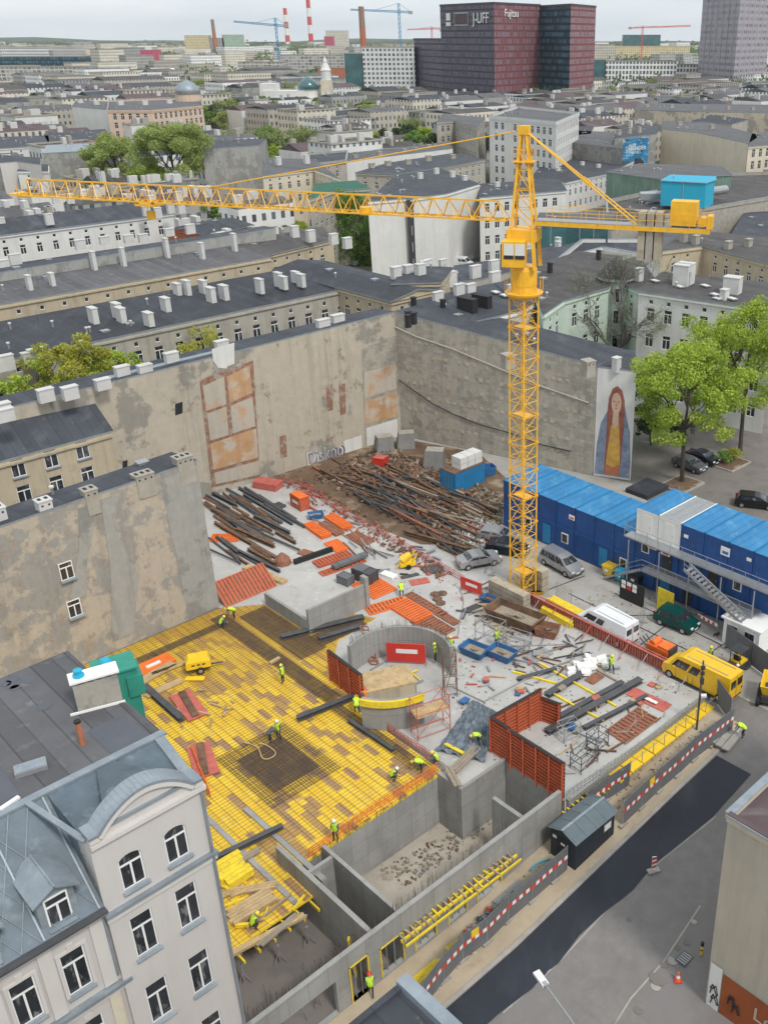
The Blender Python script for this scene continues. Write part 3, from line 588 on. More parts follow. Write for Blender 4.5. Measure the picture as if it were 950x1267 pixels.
# bracket rows on the front wall
t=thing('bracket_platform','row of yellow formwork beams on brackets across the front wall','formwork platform',XY(27,31.6,-.3))
mb=MB();mb.bar(XY(23.2,31.55,-.05),XY(32.6,31.55,-.35),.12,.18,M['yellow_beam']);mb.bar(XY(23.2,31.15,-.1),XY(32.6,31.15,-.4),.1,.14,M['yellow_beam']);mb.build('rail',t)
for i in range(22):
    u=23.4+i*.42;mb=MB();w=random.uniform(.5,.95);mb.bar(XY(u,32,.05-.03*(u-23)),XY(u+random.uniform(-.12,.12),32-w,.05-.03*(u-23)),.1,.12,M[random.choice(('yellow_beam','wood_old','wood'))]);mb.build('cross_beam',t)
t=thing('bracket_platform','continuous yellow plank shelf along the slab edge above the path','formwork platform',XY(46,31.6,-.4))
for i in range(9):
    u0=42.3+i*1.32;mb=MB();mb.bar(XY(u0,31.5,-.3+.03*(i%2)),XY(u0+1.24,31.5,-.3+.03*(i%2)),1.05,.14,M['yellow']);mb.build('deck_board',t)
    for k in range(3):
        q=MB();q.bar(XY(u0+.2+k*.4,31.0,-.46),XY(u0+.2+k*.4,32.0,-.46),.1,.1,M['yellow_beam']);q.build('cross_beam',t)
    q=MB();q.tube(XY(u0,31.15,zst(u0)),XY(u0,31.15,.75),.03,M['galv'],5);q.build('post',t)
q=MB();q.tube(XY(42.3,31.0,.7),XY(54,31.0,.7),.02,M['galv'],5);q.build('handrail',t)
t=thing('bracket_platform','short yellow beams stacked crosswise behind the navy shed','formwork platform',XY(39.3,31.6,-.4))
mb=MB();mb.bar(XY(37.2,31.55,-.5),XY(41.6,31.55,-.4),.2,.18,M['yellow_beam']);mb.build('rail',t)
for i in range(9):
    u=37.4+i*.48;mb=MB();mb.bar(XY(u,32,-.3),XY(u,31.1,-.3),.1,.12,M['yellow_beam']);mb.build('cross_beam',t)
# ================= formwork panels =================
def formpanel(label,p0,p1,z0,z1,cols=None,side=1,name='wall_formwork',group=None,cat='formwork panel',mt='red_form'):
    """upright wall formwork: black plywood sheet with orange horizontal girders and verticals on one side; p0,p1 in uv"""
    a=Vector(XY(*p0,0));b=Vector(XY(*p1,0));d=(b-a).normalized();n=Vector((d.y,-d.x,0))*side;L=(b-a).length
    t=thing(name,label,cat,((a+b)/2)+Vector((0,0,z0)),0,group);up=Vector((0,0,1))
    mb=MB();mb.obox((a+b)/2+up*(z0+z1)/2,d*L/2,n*.03,up*(z1-z0)/2,M['ply_black']);mb.build('plywood_sheet',t)
    k=max(3,int((z1-z0)/.27))
    mb=MB()
    for i in range(k):
        z=z0+.12+(z1-z0-.24)*i/(k-1);o=n*.1+up*z
        mb.bar(a+o,b+o,.09,.15,M[mt])
    mb.build('crossbar_set',t)
    nv=max(2,int(L/1.2)+1)
    for i in range(nv):
        s=min(L-.06,.06+(L-.12)*i/(nv-1));mb=MB();mb.bar(a+d*s+n*.2+up*z0,a+d*s+n*.2+up*z1,.12,.1,M[mt]);mb.build('upright',t)
    mb=MB();mb.bar(a+up*z1+n*.12,b+up*z1+n*.12,.24,.06,M['ply_black']);mb.build('top_rail',t)
    return t
formpanel('tall orange wall formwork facing the pit, nearest the front wall',(38.15,32.5),(38.15,37.4),-.3,3.1,side=-1)
formpanel('tall orange wall formwork facing the pit, left of the wide panel',(38.25,37.6),(38.25,39.5),-.3,3.1,side=-1)
formpanel('orange wall formwork standing across the slab behind the corner panels',(38.4,39.7),(43.2,39.4),.02,2.9,side=1)
formpanel('orange wall formwork end panel right of the corner formwork',(43.2,39.4),(43.6,37.7),.02,2.2,side=1)
a=XY(34.8,52.2)
formpanel('orange wall formwork set against the left side of the round core',(35.15,50.2),(35.4,54.7),.05,2.9,side=-1)
# leaning panels beside box wall
def flatpanel(label,c,L,W,ang,mt='red_form',z=.02,n=10,layers=1,tilt=0,group=None,name='formwork_grid',px=True):
    """formwork panel lying flat: frame with crossbars"""
    x,y,_=P(*c,z) if px else c
    t=thing(name,label,'formwork panel',(x,y,z),ang,group)
    for l in range(layers):
        zz=.06+l*.14
        mb=MB()
        for s in(-1,1): mb.bar((-L/2,s*W/2,zz),(L/2,s*W/2,zz),.1,.1,M[mt])
        mb.bar((-L/2,0,zz),(L/2,0,zz),.06,.08,M[mt]);mb.box(-L/2+.05,L/2-.05,-W/2+.05,W/2-.05,zz-.05,zz-.03,M['form_rust']);mb.build('frame',t,world=False)
        mb=MB()
        for i in range(n+1):
            xx=-L/2+L*i/n;mb.bar((xx,-W/2,zz+.02),(xx,W/2,zz+.02),.15,.1,M[mt])
        mb.build('crossbars',t,world=False)
    if tilt:
        t.rotation_euler=(R(tilt),0,R(ang));t.location.z+=math.sin(R(abs(tilt)))*W/2
    return t
for a in [((90/2.97+250,420/2.97+600),0)]: pass
flatpanel('large orange formwork grid leaning beside the concrete box wall',(304,733),5.2,2.6,46,n=14,tilt=38)
FP=[('bright orange formwork panel beside the patchy firewall end',(279,666),2.8,1.6,0,'orange',1),
('long orange formwork panel lying left of the tool box',(393,648+10),3.6,1.1,-50,'orange',3),
('brown-orange panel stack right of the long orange one',(410,655),3.4,1.0,-50,'form_rust',2),
('orange formwork panel stack nearest the blue waste tub',(419,648),3.6,1.2,-50,'orange',3),
('rust coloured panel lying right of the orange stacks',(445,667),3.0,1.6,-46,'form_rust',1),
('orange panel at the end of the three orange stacks',(417,676),2.4,1.5,-50,'orange',1),
('red formwork panel under the grey steel profile',(412,693),3.6,1.3,38,'red_form',2),
('second red formwork panel under the grey steel profile',(424,702),4.6,.9,38,'red_form',1),
('small rusty panel lying alone near the dark girders',(379,685),1.4,1.0,-30,'form_rust',1),
('wide bright orange formwork panel lying on the slab',(463,727),3.4,2.6,-46,'orange',1),
('orange formwork panel joined to the long ladderlike row',(478,750),3.6,1.5,30,'orange',1),
('orange formwork panel at the middle of the row behind the core',(508,757),3.6,2.0,-46,'orange',2),
('rust formwork panel at the lower end of the row behind the core',(535,775),3.6,2.0,-46,'form_rust',1),
('narrow rust formwork panel running beside the row behind the core',(527,748),5.0,.8,-46,'form_rust',1),
('narrow rust formwork panel at the end of the narrow row',(553,765),2.6,.8,-46,'form_rust',1),
('brown formwork panel pair beside the slab edge, left one',(775,894),3.8,.9,46,'form_rust',1),
('brown formwork panel pair beside the slab edge, right one',(788,902),3.8,.9,46,'form_rust',1),
('small brown panel lying in front of the white plastic pile',(735,840),1.3,.8,46,'form_rust',1),
('ladderlike steel panel lying by the red banner stand',(586,752),2.0,.6,40,'steel_dark',1)]
for l,c,L,W,a,mt,ly in FP: flatpanel(l,c,L,W,a,mt,layers=ly)
# red barrier formwork between slab and yard
t=thing('edge_barrier','long rust-red formwork barrier between the slab and the car yard','barrier',XY(54.6,43,0))
n=0
for i in range(14):
    v0=51.4-i*1.25;v1=v0-1.2
    mb=MB();mb.obox(Vector(XY(54.7,(v0+v1)/2,.55)),Vector(XY(0,(v1-v0)/2,0)),Vector(XY(.03,0,0)),(0,0,.5),M['form_rust'])
    for k in range(5): mb.bar(XY(54.6,v0-.05-.27*k,.05),XY(54.6,v0-.05-.27*k,1.05),.06,.08,M['red_fade'])
    mb.build('barrier_panel',t)
mb=MB();mb.bar(XY(54.62,51.6,1.08),XY(54.62,33.9,1.08),.16,.07,M['red_fade']);mb.bar(XY(54.9,51.6,1.1),XY(54.9,33.9,1.1),.1,.05,M['red_fade']);mb.build('top_rail',t)
for i in range(9):
    v0=50-i*2;mb=MB();mb.tube(XY(54.55,v0,1.0),XY(53.2,v0,.05),.035,M['red_fade' if i%2 else 'galv'],5);mb.build('brace',t)

# joints in the yard slabs and seams in the street
mb=MB()
for u0,v0,u1,v1 in ((57,46,66,37),(55.2,40,63,40.5),(58.5,50,58.5,33),(61.5,47,61,32),(55.3,35.5,63,35),(56.5,52,62,51),(64,31,57,24)): mb.bar(XY(u0,v0,.004),XY(u1,v1,.004),.09,.008,M['asphalt_new'])
struct('yard_joint',mb)
def seam(pts,w,mt,name):
    mb=MB()
    for p,q in zip(pts,pts[1:]):
        a=Vector(GS(*p));b=Vector(GS(*q));n=int((b-a).length/2)+1
        for k in range(n): s0=a.lerp(b,k/n);s1=a.lerp(b,(k+1)/n);s0.z=zst(UV(s0)[0])-.022;s1.z=zst(UV(s1)[0])-.022;mb.bar(s0,s1,w,.01,M[mt])
    struct(name,mb)
seam([(866,1120),(820,1190),(780,1235),(745,1290)],.1,'kerb','street_seam')
seam([(885,1010),(815,1066),(782,1099),(747,1129),(692,1189),(622,1253)],.1,'kerb','lane_edge')
for k,(px,py,r) in enumerate(((858,1140,.12),(850,1165,.16),(838,1172,.14),(832,1188,.22),(822,1192,.2),(815,1208,.4),(811,1220,.2),(790,1249,.2),(778,1137,.12))):
    x,y,z=GS(px,py);mb=MB();mb.lathe((x,y,z-.025),[(r*1.5,0),(r*1.5,.008)],M['court' if k%3 else 'kerb'],9);struct('street_patch',mb)
# ================= tower crane =================
CY=M['crane_yellow']
def crane():
    cx,cy=XY(55.5,52.9);t=thing('tower_crane','tall yellow lattice tower crane with a long jib standing on the site','tower crane',(cx,cy,0))
    s=.82;ax=Vector(EU)*s;ay=Vector(EV)*s
    ax=Vector((EU[0]*s,EU[1]*s,0));ay=Vector((EV[0]*s,EV[1]*s,0));c=Vector((cx,cy,0))
    cor=[c-ax-ay,c+ax-ay,c+ax+ay,c-ax+ay]
    z0,z1=0,27.5;n=22;dz=(z1-z0)/n
    for sec in range(11):
        mb=MB()
        for k in (2*sec,2*sec+1):
            a=z0+k*dz;b=a+dz
            for i in range(4):
                p,q=cor[i],cor[(i+1)%4];up=Vector((0,0,1))
                mb.bar(p+up*a,p+up*b,.125,.125,CY)
                mb.bar(p+up*a,q+up*a,.055,.055,CY)
                m=(p+q)/2
                mb.bar(p+up*a,q+up*b,.05,.05,CY) if (k+i)%2 else mb.bar(q+up*a,p+up*b,.05,.05,CY)
                mb.bar(m+up*(a+dz/2)-(q-p)*.25,m+up*(a+dz/2)+(q-p)*.25,.025,.025,CY)
        for i in range(4): mb.cbox((cor[i].x,cor[i].y,z0+2*sec*dz-.1),.2,.2,.2,CY,46)
        # ladder inside
        for k in range(8): zz=2*sec*dz+k*.3;mb.bar(c+Vector((-.2,.3,zz)),c+Vector((.2,.3,zz)),.03,.03,CY)
        for sx in(-.2,.2): mb.bar(c+Vector((sx,.3,2*sec*dz)),c+Vector((sx,.3,2*sec*dz+2*dz)),.04,.04,CY)
        if sec%3==1: mb.cbox((cx,cy,2*sec*dz),1.0,1.4,.04,CY,46)
        mb.build('mast_section',t)
    # climbing platform and slewing ring
    mb=MB();mb.lathe((cx,cy,27.4),[(1.0,0),(1.5,.3),(1.55,.45),(1.05,.47),(1.0,1.1)],CY,20)
    for a in range(12):
        an=a*math.pi/6;mb.tube((cx+1.5*math.cos(an),cy+1.5*math.sin(an),28),(cx+1.5*math.cos(an),cy+1.5*math.sin(an),28.9),.03,CY,5)
    mb.build('slewing_platform',t)
    ja=R(163.0);jd=Vector((math.cos(ja),math.sin(ja),0));js=Vector((-jd.y,jd.x,0));up=Vector((0,0,1))
    mb=MB();mb.lathe((cx,cy,28.4),[(1.05,0),(1.05,1.2),(.95,1.5)],CY,20)
    for sx in(-1,1):
        for sy in(-1,1): mb.bar(c+jd*sx*1.1+js*sy*.8+up*29.8,c+jd*sx*.9+js*sy*.8+up*32.6,.3,.3,CY)
    mb.obox(c+up*32.3,jd*1.15,js*.95,up*.45,CY);mb.build('slewing_unit',t)
    cb=MB();cc=c+js*1.5+jd*.35
    cc=c+Vector((-.75,-1.25,0))
    cb.obox(cc+up*31.1,Vector((.85,-.15,0)),Vector((.12,.7,0)),up*.95,CY)
    cabin=cb.build('cab',t)
    for (o,x,h) in ((Vector((-.42,-.66,.3)),.37,.5),(Vector((.42,-.81,.3)),.37,.5)):
        w=MB();w.obox(cc+up*31.1+o,Vector((x,-x*.17,0)),Vector((.004,.03,0)),up*h,M['lamp_glass' if True else 'glass']);w.build('cab_window',cabin)
        w=MB();w.obox(cc+up*30.62+o,Vector((x,-x*.17,0)),Vector((.004,.035,0)),up*.14,M['glass']);w.build('cab_window',cabin)
    w=MB();w.obox(cc+up*31.3+Vector((-.93,.1,0)),Vector((.02,.0,0)),Vector((.1,.55,0)),up*.55,M['glass']);w.build('cab_window',cabin)
    # jib: triangular truss
    zb=33.3;L=46.6;bays=33;bl=(L-1.3)/bays;hw=.6;ht=1.35
    for secn in range(9):
        mb=MB()
        for k in range(secn*4,min(bays,secn*4+4)):
            s0=1.3+k*bl;s1=s0+bl;th=ht if k<bays-1 else .7
            A=[c+jd*s0+js*hw+up*zb,c+jd*s0-js*hw+up*zb,c+jd*s1+js*hw+up*zb,c+jd*s1-js*hw+up*zb]
            T0=c+jd*(s0+bl*.5)+up*(zb+ht);T1=c+jd*(s1+bl*.5)+up*(zb+ht)
            mb.bar(A[0],A[2],.12,.12,CY);mb.bar(A[1],A[3],.12,.12,CY)
            mb.bar(A[0],A[1],.07,.07,CY);mb.bar(A[0],A[3],.06,.06,CY)
            for p in A: mb.bar(p,T0,.06,.06,CY)
            if k<bays-1: mb.bar(T0,T1,.12,.12,CY)
        mb.build('jib_section',t)
    mb=MB();mb.bar(c+jd*L+js*.7+up*zb,c+jd*L-js*.7+up*zb,.2,.3,CY);mb.obox(c+jd*(L+.5)+up*(zb+.1),jd*.5,js*.75,up*.05,CY)
    for sy in(-.7,.7): mb.bar(c+jd*L+js*sy+up*zb,c+jd*L+js*sy+up*(zb+1),.05,.05,CY)
    mb.build('jib_tip',t)
    # trolley and hook
    k=L*.72;tr=MB();tr.obox(c+jd*k+up*(zb-.25),jd*1.0,js*.7,up*.1,CY)
    for a in(-.8,.8):
        for b in(-.6,.6): tr.cbox(c+jd*(k+a)+js*b+up*(zb-.2),.25,.12,.25,M['steel_dark'],math.degrees(ja))
    trol=tr.build('trolley',t)
    hk=MB();hk.obox(c+jd*k+up*(zb-1.15),jd*.35,js*.15,up*.35,CY);hk.tube(c+jd*(k-.25)+up*(zb-.3),c+jd*(k-.25)+up*(zb-.9),.02,M['steel_dark'],4);hk.tube(c+jd*(k+.25)+up*(zb-.3),c+jd*(k+.25)+up*(zb-.9),.02,M['steel_dark'],4);hk.build('hook_block',trol)
    w=MB();w.lathe((c+jd*13.2+up*(zb+.15))[:],[(.55,-.3),(.55,.3)],CY,14);w.build('winch_drum',t)
    # counter jib
    mb=MB();e=14.2
    for sy in(-.65,.65): mb.bar(c-jd*1.0+js*sy+up*(zb-.05),c-jd*e+js*sy+up*(zb-.02),.16,.3,CY)
    mb.obox(c-jd*(e+1)/2+up*(zb+.15),jd*(e-1)/2,js*.65,up*.03,M['galv'])
    for i in range(8): mb.bar(c-jd*(1.6+i*1.7)-js*.66+up*(zb-.05),c-jd*(1.6+i*1.7)+js*.66+up*(zb-.05),.12,.3,CY)
    mb.build('counter_jib',t)
    mb=MB()
    for sy in(-.8,.8):
        for h in(.6,1.1): mb.bar(c-jd*2+js*sy+up*(zb+h),c-jd*(e)+js*sy+up*(zb+h),.035,.035,CY)
        for i in range(10): mb.bar(c-jd*(2+i*1.34)+js*sy+up*(zb+.1),c-jd*(2+i*1.34)+js*sy+up*(zb+1.1),.035,.035,CY)
    mb.build('handrail',t)
    mb=MB();mb.obox(c-jd*(12.2)+up*(zb+1.15),jd*.95,js*.6,up*.85,CY);mb.build('winch_house',t)
    mb=MB();q=c-jd*13.6+up*(zb+.6);mb.tube(q-js*.5,q+js*.5,.35,CY,12);mb.obox(q-jd*.5,jd*.2,js*.5,up*.45,CY);mb.build('hoist_winch',t)
    for i in range(3):
        mb=MB();mb.obox(c-jd*(9.2+i*.62)+up*(zb-.6),jd*.26,js*.55,up*1.75,M['stone_tan'] if i!=1 else M['chimney_grey']);mb.build('counterweight_slab',t)
    # tower head
    ap=c+up*39.8;mb=MB()
    for sx in(-.85,.85):
        for sy in(-.6,.6):
            mb.bar(c+jd*sx+js*sy+up*32.8,ap+jd*sx*.25+js*sy*.3,.19,.19,CY)
    for k in range(5):
        f=k/5;g2=(k+1)/5
        def pt(sx,sy,f): return (c+jd*sx*.85+js*sy*.6+up*32.8).lerp(ap+jd*sx*.21+js*sy*.18,f)
        for sy in(-1,1): mb.bar(pt(-1,sy,f),pt(1,sy,g2),.07,.07,CY);mb.bar(pt(-1,sy,g2),pt(1,sy,g2),.06,.06,CY)
        for sx in(-1,1): mb.bar(pt(sx,-1,f),pt(sx,1,g2),.07,.07,CY)
    mb.obox(ap,jd*.4,js*.35,up*.3,CY);mb.obox(c+up*37.6,jd*.8,js*.6,up*.04,CY)
    for a in(-.8,.8):
        for b in(-.6,.6): mb.bar(c+jd*a+js*b+up*37.6,c+jd*a+js*b+up*38.5,.04,.04,CY)
    for b in (-.6,.6):
        mb.bar(c-jd*.8+js*b+up*38.5,c+jd*.8+js*b+up*38.5,.04,.04,CY)
    mb.build('tower_head',t)
    jt=c+jd*27.5+up*(zb+ht)
    for sy in(-.12,.12):
        mb=MB();mb.tube(ap+js*sy,jt+js*sy,.05,CY,6);mb.build('tie_rod',t)
    jt=c-jd*8.8+up*(zb+.2)
    for sy in(-.55,.55):
        mb=MB();mid=ap.lerp(jt,.55);mb.tube(ap+js*sy*.2,mid+js*sy*.6,.06,CY,6);mb.tube(mid+js*sy*.6,jt+js*sy,.06,CY,6);mb.obox(mid+js*sy*.6,(ap-jt).normalized()*.35,js*.08,up*.12,CY);mb.build('tie_rod',t)
    # base
    for (du,dv,w1,w2,h) in ((-1.8,.0,.9,4.4,1.6),(1.6,.0,.9,2.6,2.3)):
        mb=MB();p=XY(55.5+du,52.9+dv,0);mb.cbox(p,w1,w2,h,M['stone_tan'],46)
        for k in(.33,.66): mb.cbox((p[0],p[1],h*k),w1+.02,w2+.02,.03,M['dark'],46)
        mb.build('ballast_block',t)
    mb=MB()
    for i in range(4): mb.bar(cor[i]+up*.15+(cor[i]-c)*.6,c*2-cor[i]-(cor[i]-c)*.6+up*.15,.3,.3,CY)
    mb.build('base_cross',t)
crane()
# ================= site containers =================
def container(u0,v0,v1,z,label,wall='blue_cont',roof='blue_roof',win=None,doors=(),depth=5.6,group='stacked blue site containers',h=2.55):
    """site cabin: body with corner posts, frame rails, roof sheet; v0>v1"""
    t=thing('site_container',label,'container',XY(u0,(v0+v1)/2,z),0,group)
    mb=MB();g_=.03;ub(mb,u0+.02,u0+depth,v1+g_,v0-g_,z+.05,z+h-.1,M[wall])
    mb.build('body',t)
    mb=MB()
    for v in(v0-.09,v1+.09): ub(mb,u0-.02,u0+.12,v-.06,v+.06,z,z+h-.02,M[wall])
    ub(mb,u0-.03,u0+.1,v1+.03,v0-.03,z,z+.14,M[wall]);ub(mb,u0-.03,u0+.1,v1+.03,v0-.03,z+h-.2,z+h-.02,M[wall]);mb.build('frame',t)
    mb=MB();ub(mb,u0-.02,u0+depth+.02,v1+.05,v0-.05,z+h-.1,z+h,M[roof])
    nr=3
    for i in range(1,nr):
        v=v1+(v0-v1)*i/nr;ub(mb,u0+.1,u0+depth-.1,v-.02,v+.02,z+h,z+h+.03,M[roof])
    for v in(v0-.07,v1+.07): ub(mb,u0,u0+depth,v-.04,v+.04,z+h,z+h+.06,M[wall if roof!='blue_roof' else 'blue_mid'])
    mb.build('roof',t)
    vm=(v0+v1)/2
    if win is not None:
        mb=MB();v=vm+win;ub(mb,u0-.07,u0+.0,v-.42,v+.42,z+.95,z+2.0,M['frame_white']);w=mb.build('window',t)
        mb=MB();ub(mb,u0-.09,u0-.075,v-.32,v+.32,z+1.05,z+1.9,M['glass']);mb.build('pane',w)
    for dcol in doors:
        mb=MB();ub(mb,u0-.05,u0+.0,vm-.5,vm+.5,z+.1,z+2.15,M[dcol]);dd=mb.build('door',t);mb=MB();ub(mb,u0-.09,u0-.05,vm-.42,vm-.36,z+1,z+1.1,M['galv']);mb.build('handle',dd)
    return t
names=['first','second','third','fourth','fifth','sixth','seventh','eighth','ninth','tenth','eleventh','twelfth','thirteenth']
W=2.43;v=64.0;U0=64.2
for i in range(13):
    container(U0,v,v-W,0.1,f'blue site container in the lowest row, {names[i]} from the crane end',win={1:.1,3:0,6:0}.get(i),doors=('blue_mid',) if i in(2,5,8) else (('dark',) if i in (9,11) else ()))
    lab=f'blue site container in the middle row, {names[i]} from the crane end'
    container(U0,v,v-W,2.68,lab,win=0 if i in(7,11) else None,doors=('dark',) if i in (8,10) else ())
    if i>=7:
        if i<9: container(U0,v,v-W,5.27,'white site container in the top row, '+('left one' if i==7 else 'right one beside blue'),wall='white',roof='blue_roof' if i==7 else 'galv',group='white site containers',doors=('white',))
        else: container(U0,v,v-W,5.27,f'blue site container on the top row, {names[i-9]} right of the white pair')
    v-=W
# posters on containers
for (v_,z_,w,h,l) in ((54.6,4.2,.7,.5,'small white notice on the blue container wall near the first window'),(45.0,4.6,1.0,.5,'white and red notice on the middle container row'),(43.5,4.5,1.0,.5,'red and white notice beside the other notice'),(37.5,6.9,.9,.8,'blue and white notice on the top blue container')):
    mb=MB();ub(mb,U0-.14,U0-.1,v_-w/2,v_+w/2,z_-h/2,z_+h/2,M['white']);o=tag(mb.build('notice',loc=XY(U0,v_,z_)),l,'notice');mb=MB();ub(mb,U0-.15,U0-.141,v_-w*.35,v_+w*.3,z_-h*.3,z_+.02,M['blue_mid' if z_>5 else 'red']);mb.build('print',o)
for k,(v_,z_) in enumerate(((41.5,6.9),(35.2,7.0))):
    mb=MB();ub(mb,U0-.14,U0-.1,v_-.22,v_+.22,z_-.15,z_+.15,M['white']);tag(mb.build('vent_cover',loc=XY(U0,v_,z_)),['white vent cover on the top row near the white containers','white vent cover on the top row near the photo edge'][k],'vent')
def walkway():
    t=thing('walkway','grey steel walkways with railings and a stair along the containers','walkway',XY(63.5,42,0));gv=M['galv']
    def deck(u0,u1,v0,v1,z,name='platform'):
        mb=MB();ub(mb,u0,u1,v0,v1,z-.12,z,gv);mb.build(name,t)
    def rail(p,q,z0=0,z1=0):
        mb=MB();L=math.dist(p,q);n=max(2,int(L/1.2)+1)
        for k in range(n):
            f=k/(n-1);u=p[0]+(q[0]-p[0])*f;v_=p[1]+(q[1]-p[1])*f;z=z0+(z1-z0)*f;mb.tube(XY(u,v_,z),XY(u,v_,z+1.05),.025,gv,5)
        for h in(.55,1.05): mb.tube(XY(*p,z0+h),XY(*q,z1+h),.025,gv,5)
        mb.build('railing',t)
    deck(63.0,64.15,31,47.4,5.3);rail((63.05,47.4),(63.05,31),5.3,5.3)
    deck(62.6,64.15,33.5,42.5,2.75);rail((62.65,45),(62.65,33.5),2.75,2.75);rail((62.65,45),(62.65,49.2),2.75,.2);
    mb=MB()
    for k in range(12):
        f=k/11;ub(mb,62.65,63.6,45+4.2*f-.14,45+4.2*f+.14,2.7-2.5*f-.04,2.7-2.5*f,gv)
    mb.build('stair_flight',t)
    deck(62.6,64.15,42.5,45.1,2.75)
    mb=MB()
    for s_ in(61.55,62.55): mb.bar(XY(s_,39.8,5.3),XY(s_,33.8,.9+1.6),.06,.28,gv)
    for k in range(15):
        f=(k+.5)/15;ub(mb,61.6,62.5,39.8-6*f-.15,39.8-6*f+.13,5.25-2.75*f-.04,5.25-2.75*f,gv)
    mb.build('stair_flight',t);rail((61.55,39.8),(61.55,33.8),5.3,2.5)
    for u in (62.7,):
        for v_ in (33.6,36.8,40,43.2,46.6):
            mb=MB();mb.tube(XY(u,v_,0),XY(u,v_,5.2),.06,gv,6);mb.build('support_post',t)
walkway()
# notice board, door etc under walkway
mb=MB();ub(mb,61.2,61.3,43.5,46.2,0,2.1,M['black']);o=tag(mb.build('notice_board',loc=XY(61.2,45,0)),'black safety notice board with white signs below the walkway','notice board')
for k in range(6):
    q=MB();vv=46.0-(k%3)*.62;zz=1.2+(k//3)*.42;ub(q,61.15,61.195,vv-.45,vv,zz,zz+.34,M['white' if k!=1 else 'red']);q.build('sign',o)
mb=MB();ub(mb,62.0,62.1,40.9,42.6,0,2.2,M['yellow_beam']);tag(mb.build('plywood_door',loc=XY(62,41.7,0)),'yellow plywood door panel leaning under the steel walkway','door')
def bin_(px,py,mt,label,w=1.25):
    x,y,_=G(px,py);t=thing('waste_bin',label,'bin',(x,y,0),46,'wheeled bins along the blue containers')
    mb=MB();b=[(-.45,-w/2*.85),(.45,-w/2*.85),(.45,w/2*.85),(-.45,w/2*.85)];
    for i in range(4):
        j=(i+1)%4;k=1.2;mb.face([(b[i][0]*.85,b[i][1]*.85,.15),(b[j][0]*.85,b[j][1]*.85,.15),(b[j][0]*1.15,b[j][1]*1.15,1.1),(b[i][0]*1.15,b[i][1]*1.15,1.1)],M[mt])
    mb.face([(q[0]*.85,q[1]*.85,.15) for q in b[::-1]],M[mt]);mb.face([(q[0]*1.15,q[1]*1.15,1.1) for q in b],M[mt]);mb.build('body',t,world=False)
    mb=MB();mb.box(-.56,.56,-w/2,w/2,1.1,1.18,M[mt]);mb.box(-.5,.35,-w/2+.08,w/2-.08,1.18,1.27,M[mt]);mb.build('lid',t,world=False)
    for sx in(-.4,.4):
        for sy in(-w/2+.2,w/2-.2): mb=MB();mb.tube((sx,sy-.03,.08),(sx,sy+.03,.08),.08,M['tyre'],8);mb.build('wheel',t,world=False)
    mb=MB();mb.box(-.57,-.54,-.2,.2,.65,.9,M['white']);mb.build('label_plate',t,world=False)
bin_(754,712,'yellow','yellow wheeled waste bin standing by the blue containers')
bin_(769,719,'turq','light blue wheeled waste bin between yellow and black bins')
bin_(786,724,'dark','black wheeled waste bin standing by the blue containers')
